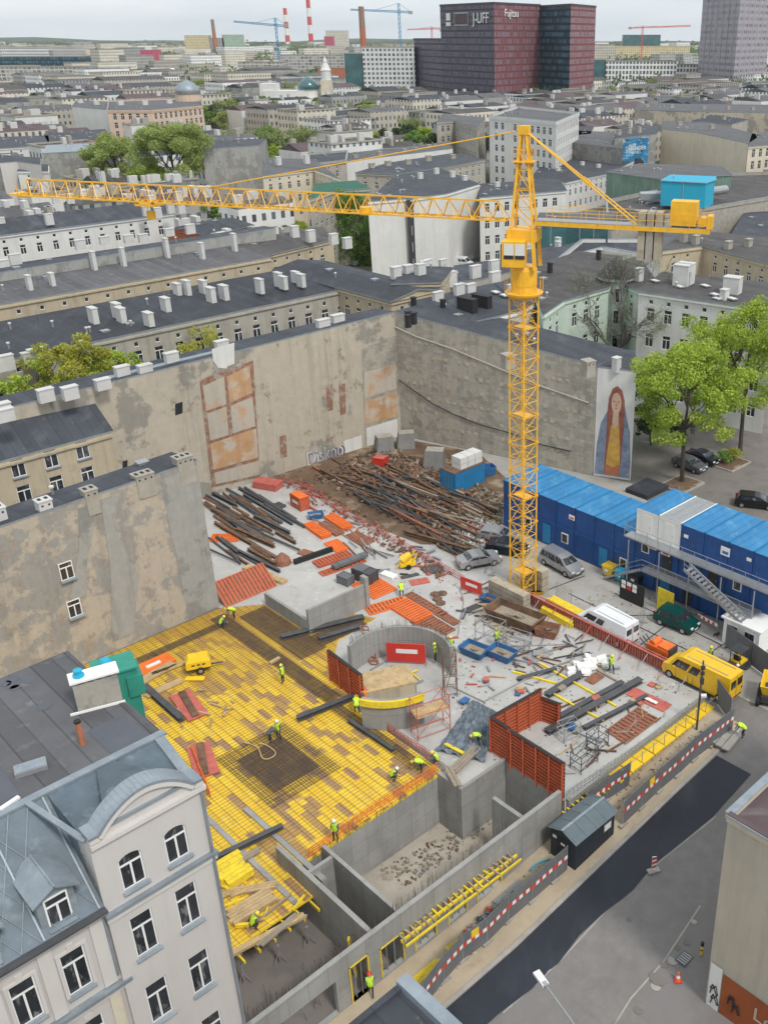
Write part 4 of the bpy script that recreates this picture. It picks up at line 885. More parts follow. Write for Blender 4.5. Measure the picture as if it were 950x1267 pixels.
# ================= vehicles =================
def car(label,px,py,heading,mt,L=4.3,Wd=1.75,Ht=1.45,kind='hatch',z=None,group=None,name='parked_car',cat='car',pos=None):
    """pixel of ground centre; heading in degrees = direction of the nose"""
    x,y,zz=G(px,py) if pos is None else pos
    t=thing(name,label,cat,(x,y,zz if z is None else z),heading,group);hl=L/2
    if kind=='hatch': prof=[(-hl,.45),(-hl+.03,.85),(-hl+.22,1.0),(-hl+.5,Ht-.02),(-.2,Ht),(.35,Ht-.08),(1.1,.98),(hl-.25,.82),(hl,.62),(hl,.35)];gh=(3,6);
    elif kind=='sedan': prof=[(-hl,.45),(-hl+.03,.88),(-hl+.75,.98),(-hl+1.35,Ht-.04),(-.25,Ht),(.4,Ht-.1),(1.05,.95),(hl-.25,.8),(hl,.6),(hl,.35)];gh=(3,6)
    elif kind=='van_s': prof=[(-hl,.45),(-hl+.03,.95),(-hl+.1,1.05),(-hl+.35,Ht-.02),(.1,Ht),(.7,Ht-.12),(1.55,1.08),(hl-.2,.85),(hl,.62),(hl,.35)];gh=(3,6)
    else: prof=[(-hl,.5),(-hl,.9),(-hl,1.2),(-hl+.06,Ht-.02),(hl-1.9,Ht),(hl-1.45,Ht-.15),(hl-.75,1.3),(hl-.15,1.1),(hl,.7),(hl,.35)];gh=(3,6)
    belt=.98 if kind!='van' else 1.25
    def hw(z_,x_):
        w=Wd/2
        if z_>belt: w-=(z_-belt)*.32 if kind!='van' else (z_-belt)*.08
        if abs(x_)>hl-.35: w-=.12*((abs(x_)-(hl-.35))/.35)
        return w
    # body side rows: bottom, sill, belt-limited profile, profile
    mb=MB();n=len(prof)
    cols=[]
    xs=[p[0] for p in prof]
    for (px_,pz) in prof:
        zs=[.28,min(pz,.6),min(pz,belt),pz];cols.append([(px_,hw(z_,px_)*(.97 if z_<.3 else 1),z_) for z_ in zs])
    for s_ in(1,-1):
        for i in range(n-1):
            for j in range(3):
                q=[cols[i][j],cols[i+1][j],cols[i+1][j+1],cols[i][j+1]];q=[(a,b*s_,c_) for a,b,c_ in q]
                if s_<0: pass
                else: q=q[::-1]
                q2=[];[q2.append(p_) for p_ in q if p_ not in q2]
                if len(q2)>2: mb.face(q2,M[mt])
    for i in range(n-1):
        a=cols[i][3];b=cols[i+1][3];mb.face([(a[0],-a[1],a[2]),(b[0],-b[1],b[2]),(b[0],b[1],b[2]),(a[0],a[1],a[2])],M[mt])
    for c0 in (cols[0],cols[-1]):
        for j in range(3):
            if abs(c0[j][2]-c0[j+1][2])>.01: mb.face([(c0[j][0],-c0[j][1],c0[j][2]),(c0[j][0],c0[j][1],c0[j][2]),(c0[j+1][0],c0[j+1][1],c0[j+1][2]),(c0[j+1][0],-c0[j+1][1],c0[j+1][2])],M[mt])
    mb.face([(-hl,-Wd/2*.9,.28),(hl,-Wd/2*.9,.28),(hl,Wd/2*.9,.28),(-hl,Wd/2*.9,.28)],M['black'])
    body=mb.build('body',t,world=False)
    md=body.modifiers.new('b','BEVEL');md.width=.05;md.segments=2;md.limit_method='ANGLE';md.angle_limit=R(25)
    gl=M['glass']
    def glassq(pts,nm='window'):
        m_=MB();m_.face(pts,gl);o=m_.build(nm,t,world=False);o.modifiers.new('s','SOLIDIFY').thickness=.015;return o
    # windscreen and rear screen, offset outwards
    def screen(i,nm):
        a=Vector((prof[i][0],0,prof[i][1]));b=Vector((prof[i+1][0],0,prof[i+1][1]));d=b-a;nn=Vector((-d.z,0,d.x)).normalized()
        if nn.z<0: nn=-nn
        p=a+d*.1+nn*.012;q=a+d*.9+nn*.012;wa=hw(p.z,0)-.1;wb=hw(q.z,0)-.1
        glassq([(p.x,-wa,p.z),(q.x,-wb,q.z),(q.x,wb,q.z),(p.x,wa,p.z)],nm)
    screen(5,'windscreen')
    if kind!='van': screen(2,'rear_window')
    # side windows
    zt=Ht-.14;zb_=belt+.04
    def xat(z_,front):
        seg=(5,6) if front else (2,3)
        a,b=prof[seg[0]],prof[seg[1]];f=(z_-a[1])/(b[1]-a[1]) if abs(b[1]-a[1])>1e-4 else 0;return a[0]+(b[0]-a[0])*max(0,min(1,f))
    segs=[(0.05,.5),(.54,.96)] if kind in('hatch','sedan') else ([(0.04,.3),(.33,.64),(.67,.96)] if kind=='van_s' else [(.70,.96),(.5,.66)])
    for s_ in(1,-1):
        for k,(f0,f1) in enumerate(segs):
            if kind=='van':
                xl=lambda f,z_: -hl+.3+(xat(z_,True)-(-hl+.3))*f
                zb2,zt2=1.35,Ht-.35
            else: xl=lambda f,z_: xat(z_,False)+.06+(xat(z_,True)-xat(z_,False)-.12)*f;zb2,zt2=zb_,zt
            pts=[(xl(f0,zb2),s_*(hw(zb2,0)+.012),zb2),(xl(f1,zb2),s_*(hw(zb2,0)+.012),zb2),(xl(f1,zt2),s_*(hw(zt2,0)+.012),zt2),(xl(f0,zt2),s_*(hw(zt2,0)+.012),zt2)]
            glassq(pts if s_<0 else pts[::-1])
    r=.32 if kind!='van' else .36
    for sx in(-hl+.8,hl-.85):
        for s_ in(1,-1):
            w=MB();w.tube((sx,s_*(Wd/2-.2),r),(sx,s_*(Wd/2+.015),r),r,M['tyre'],18);wo=w.build('wheel',t,world=False)
            w=MB();w.tube((sx,s_*(Wd/2+.0),r),(sx,s_*(Wd/2+.03),r),r*.6,M['rim'],12);w.build('rim',wo,world=False)
    w=MB();dk_=M['black']
    for s_ in(1,-1):
        for f in ((-.35,.75,-1.25) if kind!='van' else (hl-1.45,hl-2.6,.1)):
            w.obox((f,s_*(Wd/2+.004),.66),(.011,0,0),(0,.006,0),(0,0,.3 if kind!='van' else .42),dk_)
        w.obox((0,s_*(Wd/2+.006),.33),(hl-1.2,0,0),(0,.012,0),(0,0,.05),dk_)
    w.box(-hl-.012,-hl,-Wd/2+.2,Wd/2-.2,.35,.47,dk_)
    if kind=='van':
        w.box(-hl-.014,-hl-.004,-.012,.012,.5,Ht-.1,dk_)
        for k in(-1,1): w.box(-hl-.02,-hl-.004,min(k*.15,k*.75),max(k*.15,k*.75),1.35,Ht-.35,M['glass'])
        w.box(-hl+.5,hl-2.1,-.6,-.55,Ht,Ht+.03,M['galv']);w.box(-hl+.5,hl-2.1,.55,.6,Ht,Ht+.03,M['galv'])
    w.build('trim',t,world=False)
    for s_ in(1,-1):
        w=MB();w.cbox((hl-.1,s_*(Wd/2-.32),.62),.16,.34,.13,M['lamp_glass']);w.build('headlight',t,world=False)
        w=MB();w.cbox((-hl+.03,s_*(Wd/2-.24),.8),.08,.18,.24,M['lamp_red']);w.build('tail_light',t,world=False)
        w=MB();w.cbox(((.75 if kind!='van' else hl-1.3),s_*(Wd/2+.08),belt),.14,.18,.13,M[mt]);w.build('mirror',t,world=False)
    w=MB();w.cbox((hl+.005,0,.42),.02,.5,.11,M['white']);w.build('number_plate',t,world=False)
    w=MB();w.cbox((hl-.04,0,.32),.1,Wd-.2,.16,M['dark']);w.build('bumper_grille',t,world=False)
    return t
car('silver estate car parked below the blue containers','695','0',0,'car_silver') if False else None
car('silver minivan parked along the blue containers right of the crane',694,703,-50,'car_silver',4.7,1.8,1.7,'van_s')
car('silver coupe with sloping rear parked left of the crane base',592,698,22,'car_silver',4.3,1.78,1.35,'sedan')
car('dark blue car parked behind the crane mast',628,683,-20,'car_dark',4.2,1.75,1.4,'sedan')
car('light silver car parked behind the mast nearest the rubble',616,669,-20,'car_silver',4.1,1.7,1.4,'hatch')
car('dark green hatchback parked in the yard before the walkway',836,774,-40,'car_green',3.9,1.75,1.6,'hatch')
car('white delivery van with open rear doors parked beside the red barrier',750,784,134,'car_white',5.6,2.0,2.25,'van',name='delivery_van',cat='van')
car('yellow works van parked at the end of the red barrier',866,846,136,'car_yellow',6.3,2.1,2.4,'van',name='works_van',cat='van')
car('grey hatchback parked under the trees in the courtyard',852,580,-45,'car_grey',4.2,1.75,1.45,'hatch')
car('dark blue car parked behind the grey hatchback in the courtyard',868,571,-45,'car_dark',4.3,1.75,1.4,'sedan')
car('black estate car parked on the courtyard near the photo edge',934,626,-15,'car_black',4.5,1.8,1.45,'hatch')
# white work van (canopy roof) behind mesh fence at right
def excavators():
    # orange paver / generator
    x,y,_=G(817,812);t=thing('road_paver','orange compact machine with black radiator beside the yellow van','machine',(x,y,0),-45)
    mb=MB();mb.cbox((0,0,.4),2.2,1.2,.7,M['orange']);mb.cbox((.5,0,1.1),1.0,1.1,.25,M['orange']);mb.build('body',t,world=False)
    mb=MB();mb.tube((-.6,-.5,1.2),(-.6,.5,1.2),.3,M['orange'],12);mb.build('drum',t,world=False)
    mb=MB();mb.cbox((1.15,0,.35),.12,1.1,1.0,M['dark']);mb.build('radiator',t,world=False)
    for s_ in(-1,1): mb=MB();mb.tube((-.6,s_*.62,.35),(-.6,s_*.8,.35),.35,M['tyre'],12);mb.tube((.6,s_*.62,.35),(.6,s_*.8,.35),.35,M['tyre'],12);mb.build('wheel_pair',t,world=False)
    mb=MB()
    for k in range(3): mb.tube((-1.1,-.3+.3*k,.5),(-1.9,-.5+.4*k,1.2),.06,M['steel_dark'],6)
    mb.build('hitch',t,world=False)
    # yellow and black roller
    x,y,_=G(911,830);t=thing('road_roller','small yellow and black road roller standing right of the yellow van','machine',(x,y,0),45)
    mb=MB();mb.cbox((0,0,.35),1.6,1.1,.6,M['dark']);mb.cbox((.1,0,.95),1.0,1.0,.2,M['yellow']);mb.build('body',t,world=False)
    for sx in(-.8,.8): mb=MB();mb.tube((sx,-.55,.38),(sx,.55,.38),.38,M['steel_dark'],14);mb.build('drum',t,world=False)
    mb=MB();
    for sx in(-.5,.5):
        for sy in(-.45,.45): mb.tube((sx,sy,1),(sx,sy,2.1),.035,M['dark'],5)
    mb.cbox((0,0,2.1),1.3,1.1,.08,M['dark']);mb.build('canopy',t,world=False)
    mb=MB();mb.cbox((-.1,0,1.15),.4,.5,.15,M['black']);mb.cbox((-.3,0,1.2),.1,.5,.45,M['black']);mb.build('seat',t,world=False)
    # tipping dumper at the right edge
    x,y,_=G(952,866);t=thing('tracked_dumper','yellow tracked dumper at the right edge of the yard','machine',(x,y,0),70)
    mb=MB();b=[(-1.2,-.8),(1.2,-.8),(1.2,.8),(-1.2,.8)]
    for i in range(4):
        j=(i+1)%4;mb.face([(b[i][0]*.7,b[i][1]*.7,.9),(b[j][0]*.7,b[j][1]*.7,.9),(*b[j],1.9),(*b[i],1.9)],M['yellow'])
    mb.face([(q[0]*.72,q[1]*.72,1.0) for q in b],M['dark']);mb.face([(q[0]*.7,q[1]*.7,.9) for q in b[::-1]],M['yellow']);sk=mb.build('skip',t,world=False);sk.modifiers.new('s','SOLIDIFY').thickness=.06
    for s_ in(-1,1): mb=MB();mb.tube((-1,s_*.7,.35),(-1,s_*1.0,.35),.33,M['tyre'],12);mb.tube((1,s_*.7,.35),(1,s_*1.0,.35),.33,M['tyre'],12);mb.box(-1,1,min(s_*.7,s_),max(s_*.7,s_),.03,.67,M['tyre']);mb.build('track',t,world=False)
    mb=MB();mb.cbox((0,0,.4),2.2,1.3,.5,M['dark']);mb.build('chassis',t,world=False)
    # compressor on the deck
    x,y,_=P(247,829,.1);t=thing('compressor','yellow wheeled air compressor standing on the yellow deck','compressor',(x,y,.1),20)
    mb=MB();mb.box(-.95,.95,-.55,.55,.5,1.1,M['yellow']);mb.face([(-.95,-.55,1.1),(.95,-.55,1.1),(.8,-.4,1.45),(-.7,-.4,1.45)],M['yellow']);mb.face([(-.7,.4,1.45),(.8,.4,1.45),(.95,.55,1.1),(-.95,.55,1.1)],M['yellow']);mb.face([(-.7,-.4,1.45),(.8,-.4,1.45),(.8,.4,1.45),(-.7,.4,1.45)],M['yellow']);mb.face([(.95,-.55,1.1),(.95,.55,1.1),(.8,.4,1.45),(.8,-.4,1.45)],M['yellow']);mb.face([(-.95,.55,1.1),(-.95,-.55,1.1),(-.7,-.4,1.45),(-.7,.4,1.45)],M['yellow']);mb.build('hood',t,world=False)
    mb=MB();mb.cbox((0,0,.35),1.8,.9,.16,M['dark']);mb.bar((.9,0,.4),(1.9,0,.35),.1,.1,M['steel_dark']);mb.build('chassis',t,world=False)
    for s_ in(-1,1): mb=MB();mb.tube((.1,s_*.5,.3),(.1,s_*.7,.3),.3,M['tyre'],14);wo=mb.build('wheel',t,world=False);mb=MB();mb.tube((.1,s_*.7,.3),(.1,s_*.72,.3),.16,M['rim'],10);mb.build('rim',wo,world=False)
    mb=MB()
    for k in range(3): mb.cbox((-.4+.4*k,-.56,.8),.25,.02,.12,M['dark'])
    mb.build('vent_slot',t,world=False)
    mb=MB();mb.cbox((0,-1.2,0),1.5,.5,.08,M['yellow']);tag(mb.build('yellow_board',loc=None),'yellow board lying on the deck beside the compressor','board').location=(x,y,.1)
excavators()
# ================= street fence, shed, furniture =================
def fence(label,us,vs,h=2.0,stripe=True,group='grey hoarding panels along the sandy path',yellow=()):
    t=thing('site_fence',label,'fence',XY(us[0],vs[0],zst(us[0])),0,group)
    for i in range(len(us)-1):
        a=Vector(XY(us[i],vs[i],zst(us[i])+.12));b=Vector(XY(us[i+1],vs[i+1],zst(us[i+1])+.12));d=(b-a);dn=d.normalized();n=Vector((dn.y,-dn.x,0));up=Vector((0,0,1))
        mb=MB();mb.face([a,b,b+up*h,a+up*h],M['fence_grey']);mb.face([a+n*-.04,a+n*-.04+up*h,b+n*-.04+up*h,b+n*-.04],M['fence_grey']);mb.face([a+up*h,b+up*h,b+up*h-n*.04,a+up*h-n*.04],M['fence_grey']);
        for e in (a,b): mb.bar(e-n*.02,e-n*.02+up*(h+.05),.05,.05,M['galv'])
        pn=mb.build('panel',t)
        if stripe:
            k=max(2,int(d.length/.26))
            for c_,nm in((0,'red_stripe'),(1,'white_stripe')):
                mb=MB()
                for q in range(k):
                    if q%2!=c_: continue
                    s0=a+d*(q/k)+n*.012+up*1.0;s1=a+d*((q+1)/k)+n*.012+up*1.0;sh=up*.0
                    mb.face([s0,s1,s1+up*.3,s0+up*.3],M['red' if c_==0 else 'white'])
                mb.build(nm,pn)
        if i in yellow:
            mb=MB();cc=a+d*.5+n*.02+up*1.55;mb.obox(cc,dn*.28,n*.01,up*.28,M['yellow']);pl=mb.build('warning_sign',pn);mb=MB();mb.obox(cc+n*.012,dn*.08,n*.004,up*.16,M['black']);mb.build('pictogram',pl)
        mb=MB();mb.cbox(a+Vector((0,0,-.1)),.7,.25,.14,M['kerb'],46);mb.build('foot_block',t)
fence('grey fence with red and white stripe from the shed down to the dark roof',[20.5,22.5,24.4,26.1,27.9,29.9,31.9,33.9,35.0],[28.9,28.9,29.35,29.6,29.45,29.6,29.5,29.45,29.4],yellow=(3,))
fence('grey fence with red and white stripe between the shed and the yard',[40.2,42.2,44.2,46.2,48.2,50.2,52.4],[29.0,29.0,29.0,28.9,28.9,28.7,28.5],yellow=(1,))
fence('short grey striped fence standing behind the navy shed',[39.3,41.2,43.2],[31.4,31.2,30.9],h=2.0,group=None)
fence('dark grey panels turning the corner by the yellow van',[53.2,54.6,56.2],[29.2,31.6,33.8],h=2.0,stripe=False,group=None)
def shed():
    x,y=XY(37.3,30.1);z=zst(37);t=thing('site_shed','small navy blue metal site shed with a ridged roof by the road','shed',(x,y,z-.2),46)
    L,Wd,h=3.9,2.1,2.35;mb=MB();mb.box(-L/2,L/2,-Wd/2,Wd/2,0,h,M['shed_navy'])
    for s_ in(-1,1): mb.face([(s_*L/2,-Wd/2,h),(s_*L/2,Wd/2,h),(s_*L/2,0,h+.42)][::s_],M['shed_navy'])
    for i in range(14):
        xx=-L/2+.1+i*(L-.2)/13;mb.box(xx-.02,xx+.02,-Wd/2-.02,-Wd/2,0.05,h-.05,M['shed_navy'])
    mb.build('wall',t,world=False)
    mb=MB();
    for s_ in(-1,1):
        mb.obox((0,s_*(Wd/4+.06),h+.21),(L/2+.15,0,0),(0,Wd/4+.1,-s_*(.24)),(0,0,.03),M['shed_roof'])
    for k in range(5):
        for s_ in(-1,1): mb.bar((-L/2+L*k/4,0,h+.47),(-L/2+L*k/4,s_*(Wd/2+.15),h+.0),.04,.04,M['shed_roof'])
    mb.bar((-L/2-.15,0,h+.47),(L/2+.15,0,h+.47),.18,.05,M['zinc']);mb.build('roof',t,world=False)
    mb=MB();mb.box(.8,1.6,-Wd/2-.05,-Wd/2-.02,1.3,1.95,M['fence_grey']);mb.box(.88,1.52,-Wd/2-.06,-Wd/2-.05,1.38,1.87,M['lamp_glass']);mb.build('window',t,world=False)
    mb=MB();mb.box(-L/2-.04,-L/2,-.45,.45,.1,2.0,M['black']);d=mb.build('door',t,world=False);mb=MB();mb.box(-L/2-.06,-L/2-.04,-.2,.15,1.5,1.65,M['white']);mb.build('notice',d,world=False)
    mb=MB();mb.box(-L/2-.04,-L/2-.01,.55,.85,1.7,1.9,M['white']);mb.build('sign_plate',t,world=False)
shed()
def delineator(px,py,label):
    x,y,z=GS(px,py);t=thing('traffic_marker',label,'traffic marker',(x,y,z),0)
    mb=MB();mb.cbox((0,0,0),.8,.4,.12,M['kerb'],20);mb.build('foot',t,world=False)
    mb=MB();mb.box(-.14,.14,-.03,.03,.12,1.25,M['white']);pl=mb.build('panel',t,world=False)
    for k in range(3):
        q=MB();z0=.25+k*.36
        for s_ in(-.036,.036): q.face([(-.14,s_,z0),(.14,s_,z0+.14),(.14,s_,z0+.32),(-.14,s_,z0+.18)],M['red'])
        q.build('red_stripe',pl,world=False)
delineator(808,1078,'red and white striped marker post at the edge of fresh asphalt')
def cone(px,py,label):
    x,y,z=GS(px,py);t=thing('traffic_cone',label,'traffic cone',(x,y,z));mb=MB();mb.cbox((0,0,0),.42,.42,.05,M['red']);mb.build('base',t,world=False)
    mb=MB();mb.lathe((0,0,.05),[(.17,0),(.12,.2)],M['orange'],12);mb.lathe((0,0,.05),[(.12,.2),(.08,.38)],M['white'],12);mb.lathe((0,0,.05),[(.08,.38),(.04,.62)],M['orange'],12);mb.build('cone_body',t,world=False)
cone(838,1213,'orange and white traffic cone standing alone on the grey street')
x,y,z=GS(846,1186);mb=MB();mb.cbox((x,y,z),.9,.7,.03,M['steel_dark'],46)
for k in range(5): 
    a=R(46);mb.cbox((x+math.cos(a)*(-.32+.16*k),y+math.sin(a)*(-.32+.16*k),z+.03),.06,.6,.01,M['galv'],46)
tag(mb.build('drain_grate',loc=(x,y,z)),'square metal drain grate set in the street near the cone','drain grate')
def hydrant():
    x,y,z=GS(867,1182);t=thing('road_marker','small yellow and black post at the corner of the beige building','post',(x,y,z));mb=MB();mb.tube((0,0,0),(0,0,.8),.07,M['yellow_beam'],8);mb.build('post',t,world=False);mb=MB();mb.tube((0,0,.8),(0,0,1.05),.1,M['black'],8);mb.tube((0,0,.4),(0,0,.5),.075,M['black'],8);mb.build('cap',t,world=False)
hydrant()
def lamp():
    hx=P(674,1218,7.5);b=P(728,1300,7.2);t=thing('street_lamp','grey street lamp arm reaching over the road at the bottom','street lamp',(b[0],b[1],-2.5))
    mb=MB();mb.tube((b[0],b[1],-2.5),(b[0],b[1],6.4),.1,M['galv'],10,.06);mb.build('pole',t)
    mb=MB();pts=[Vector((b[0],b[1],6.4)),Vector((b[0]-.15,b[1]+.15,7.0)),Vector(b).lerp(Vector(hx),.35)+Vector((0,0,.25)),Vector(hx)];mb.path(pts,.045,M['galv'],8);mb.build('arm',t)
    d=(Vector(hx)-Vector(b));d.z=0;d.normalize();mb=MB();s_=Vector((-d.y,d.x,0));mb.obox(Vector(hx)+d*.35,d*.42,s_*.17,Vector((0,0,.07)),M['lamp_glass']);mb.obox(Vector(hx)+d*.0,d*.12,s_*.1,Vector((0,0,.08)),M['galv']);mb.build('lamp_head',t)
lamp()
x,y=XY(50.9,30.6);z=zst(50.9);t=thing('utility_pole','dark metal pole with a small lamp standing before the yellow van','pole',(x,y,z));mb=MB();mb.tube((0,0,0),(0,0,6.2),.09,M['steel_dark'],10,.06);mb.build('pole',t,world=False);mb=MB();mb.cbox((0,-.15,4.3),.25,.3,.5,M['dark']);mb.cbox((.25,-.1,3.1),.4,.3,.15,M['lamp_glass']);mb.build('lamp_box',t,world=False)
for k in range(2):
    mb=MB();mb.cbox((0,-.1,5.0+.5*k),.3,.12,.3,M['dark']);mb.build('bracket',t,world=False)
# ================= loose material on the slab =================
rnd=random.Random(11)
def inpoly(x,y,poly):
    ins=False;n=len(poly)
    for i in range(n):
        c,d=poly[i],poly[(i+1)%n]
        if (c[1]>y)!=(d[1]>y) and x<(d[0]-c[0])*(y-c[1])/(d[1]-c[1])+c[0]: ins=not ins
    return ins
def beamfield(n,poly,lab,group,mats,L=(3,7),w=(.12,.3),ang=-45,jit=7,zmax=.35,name='steel_beam',cat='steel beam'):
    xs=[p[0] for p in poly];ys=[p[1] for p in poly];k=0
    while k<n:
        px,py=rnd.uniform(min(xs),max(xs)),rnd.uniform(min(ys),max(ys))
        if not inpoly(px,py,poly): continue
        k+=1;x,y,_=P(px,py,0);a=R(ang+rnd.gauss(0,jit));l=rnd.uniform(*L)/2;ww=rnd.uniform(*w);z=rnd.uniform(.08,zmax);m=M[rnd.choice(mats)]
        mb=MB();d=Vector((math.cos(a),math.sin(a),rnd.uniform(-.015,.015)));c=Vector((x,y,z))
        if rnd.random()<.35: mb.tube(c-d*l,c+d*l,ww*.5,m,7)
        else:
            for s_ in(-.42,.42): mb.bar(c-d*l+Vector((0,0,s_*ww)),c+d*l+Vector((0,0,s_*ww)),ww,.04,m)
            mb.bar(c-d*l,c+d*l,.05,ww*.8,m)
        tag(mb.build(name,loc=c),lab,cat,group)
beamfield(44,[(264,618),(292,608),(345,640),(360,668),(330,690),(268,652)],'rusty brown steel beam in the pile beside the patchy firewall end','rusty beams by the firewall end',['steel_rust','steel_rust','steel_dark'],ang=-44,w=(.18,.42),jit=5)
beamfield(10,[(264,672),(285,668),(330,695),(300,700),(265,690)],'dark steel beam lying below the bright orange formwork panel','dark beams below the orange panel',['steel_dark','steel_rust'],ang=-44)
beamfield(5,[(300,615),(330,618),(372,650),(350,650)],'long grey steel beam lying in front of the tool box','long grey beams',['steel_dark'],L=(7,10),w=(.25,.35),ang=-46,jit=3)
beamfield(95,[(392,592),(440,575),(560,600),(612,640),(560,690),(500,645)],'rusty steel rail lying in the brown dirt pile between fence and far wall','rusty rails in the dirt pile',['steel_rust','steel_rust','steel_rust','steel_rust','wood_old','steel_dark','steel_dark','form_rust'],L=(3,9),w=(.16,.36),ang=-42,jit=8,zmax=.5)
beamfield(14,[(590,615),(618,625),(618,650),(575,640)],'brown timber sleeper in the stack by the first blue container','brown sleepers by the containers',['steel_rust','wood_old'],L=(2.5,4),w=(.2,.3),ang=-45,jit=4,zmax=.7,name='timber_sleeper',cat='sleeper')
beamfield(16,[(440,618),(500,600),(530,625),(500,655)],'grey steel tube in the middle of the brown dirt pile','grey tubes in the dirt pile',['steel_dark','galv'],L=(3,6),w=(.1,.18),ang=-50,jit=5,zmax=.6,name='steel_tube',cat='steel tube')
beamfield(22,[(640,790),(700,800),(700,830),(650,850),(630,820)],'thin steel pipe scattered on the slab near the blue tubs','scattered pipes on the slab',['galv','steel_rust','wood_old'],L=(.8,2.6),w=(.06,.12),ang=30,jit=50,name='steel_pipe',cat='pipe',zmax=.2)
beamfield(9,[(690,785),(725,790),(720,815),(690,815)],'dark rebar cage bar lying tangled near the rusty barrier','tangled bars near the barrier',['steel_dark'],L=(1,2.6),w=(.06,.1),ang=10,jit=60,name='steel_bar',cat='steel bar',zmax=.3)
beamfield(14,[(455,690),(520,670),(545,690),(520,715),(470,710)],'small grey fitting lying by the yellow mixer on the slab','small fittings by the mixer',['galv','steel_dark'],L=(.4,1.2),w=(.1,.3),ang=10,jit=60,name='steel_fitting',cat='fitting',zmax=.2)
beamfield(26,[(600,745),(640,755),(625,790),(590,775),(570,760)],'loose board or pipe lying between red banner and large skip','boards between banner and skip',['wood_old','galv','wood','steel_dark'],L=(.6,2.2),w=(.07,.2),ang=20,jit=50,name='loose_board',cat='board',zmax=.2)
beamfield(22,[(700,870),(760,850),(830,880),(770,930),(700,960)],'thin rod or board lying among the girders on the right slab','rods among the girders',['galv','wood','steel_rust'],L=(.6,2.6),w=(.05,.12),ang=30,jit=45,name='loose_rod',cat='rod',zmax=.12)
beamfield(16,[(560,790),(580,850),(610,860),(600,800)],'small offcut lying on the open slab right of the core','offcuts right of the core',['wood','galv','red_fade'],L=(.3,1.0),w=(.06,.15),ang=30,jit=60,name='offcut',cat='offcut',zmax=.1)
beamfield(22,[(375,600),(420,630),(480,690),(440,690),(385,640)],'narrow steel profile lying along the orange safety net','profiles along the safety net',['steel_rust','galv','red_fade','wood_old'],L=(1.5,4),w=(.08,.18),ang=-47,jit=12,name='steel_profile',cat='steel profile',zmax=.25)
beamfield(14,[(452,808),(515,800),(520,850),(470,880)],'timber or prop lying inside the round core','props inside the round core',['wood','galv','yellow_beam'],L=(.8,2.2),w=(.08,.16),ang=30,jit=60,name='loose_prop',cat='prop',zmax=.25)
beamfield(12,[(180,870),(240,850),(300,870),(260,900)],'short timber offcut scattered over the left part of the deck','offcuts on the deck',['wood','wood_old'],L=(.4,1.2),w=(.08,.14),ang=20,jit=60,name='offcut',cat='offcut',zmax=.2)
beamfield(14,[(262,1110),(330,1090),(372,1120),(300,1165)],'loose plank lying round the timber stacks at the deck end','planks round the timber stacks',['wood','wood_old','yellow_beam'],L=(.8,2.4),w=(.1,.2),ang=20,jit=35,name='loose_plank',cat='plank',zmax=.25)
beamfield(30,[(560,720),(610,740),(700,800),(720,860),(640,860),(570,800)],'short timber or rod strewn over the middle of the slab','short pieces on the middle slab',['wood','wood_old','steel_dark','galv','red_fade'],L=(.3,1.5),w=(.06,.2),ang=0,jit=70,name='loose_piece',cat='offcut',zmax=.12)
beamfield(18,[(600,700),(640,745),(620,760),(575,735)],'bundle rod standing stacked left of the ballast blocks','rods left of the ballast blocks',['galv','steel_rust'],L=(.8,2),w=(.06,.1),ang=35,jit=20,name='loose_rod',cat='rod',zmax=.3)
beamfield(16,[(700,790),(745,800),(760,830),(720,850)],'short board lying round the white plastic pile','boards round the plastic pile',['wood','galv','wood_old'],L=(.5,1.8),w=(.08,.2),ang=10,jit=60,name='loose_board',cat='board',zmax=.2)
# dirt heap and rubble (uncountable)
def rubble(label,poly,n,mats,s=(.08,.35),z=.0,name='rubble',hh=.25):
    xs=[p[0] for p in poly];ys=[p[1] for p in poly];mb=MB();k=0
    while k<n:
        px,py=rnd.uniform(min(xs),max(xs)),rnd.uniform(min(ys),max(ys))
        if not inpoly(px,py,poly): continue
        k+=1;x,y,zz=G(px,py) if z==0 else P(px,py,z);r=rnd.uniform(*s);q=[Vector((rnd.uniform(-1,1),rnd.uniform(-1,1),rnd.uniform(-.6,.6))).normalized()*r for _ in range(3)]
        mb.obox((x,y,zz+rnd.uniform(0,hh)),q[0],q[0].cross(Vector((.2,.3,1))).normalized()*r*.7,Vector((.1,.2,1)).normalized()*r*.5,M[rnd.choice(mats)])
    return tag(mb.build(name),label,'rubble',kind='stuff')
rubble('brown scrap, soil clods and broken timber heaped by the far walls',[(385,592),(455,560),(490,555),(560,590),(610,630),(560,688),(500,650)],1500,['dirt','dirt','bark','steel_rust','wood_old','bark','form_rust'],(.05,.22),hh=.35)
rubble('pale broken stone rubble beside the parked cars',[(560,655),(600,640),(618,655),(600,680),(565,672)],800,['concrete','chimney_white','slab_concrete'],(.05,.18))
rubble('brown soil along the wall foot and behind the containers',[(590,600),(625,615),(618,650),(560,640)],500,['dirt','wood_old'],(.06,.2),hh=.3)
rubble('small offcuts and litter scattered over the slab and pit floor',[(470,700),(640,730),(740,800),(850,860),(700,960),(560,930),(560,800)],500,['concrete','wood','steel_dark','wood_old','galv'],(.03,.1),hh=.03)
rubble('scrap timber and rubble on the pit floor',[(470,1075),(560,1025),(600,1000),(625,1010),(560,1060),(500,1100)],240,['wood_old','dirt','concrete'],(.03,.13),z=-4.28,hh=.08)
rubble('clutter of clamps and brackets piled along the sandy path',[(565,1165),(600,1130),(640,1105),(650,1115),(610,1150),(575,1178)],260,['galv','galv','steel_dark','red_fade'],(.04,.2))
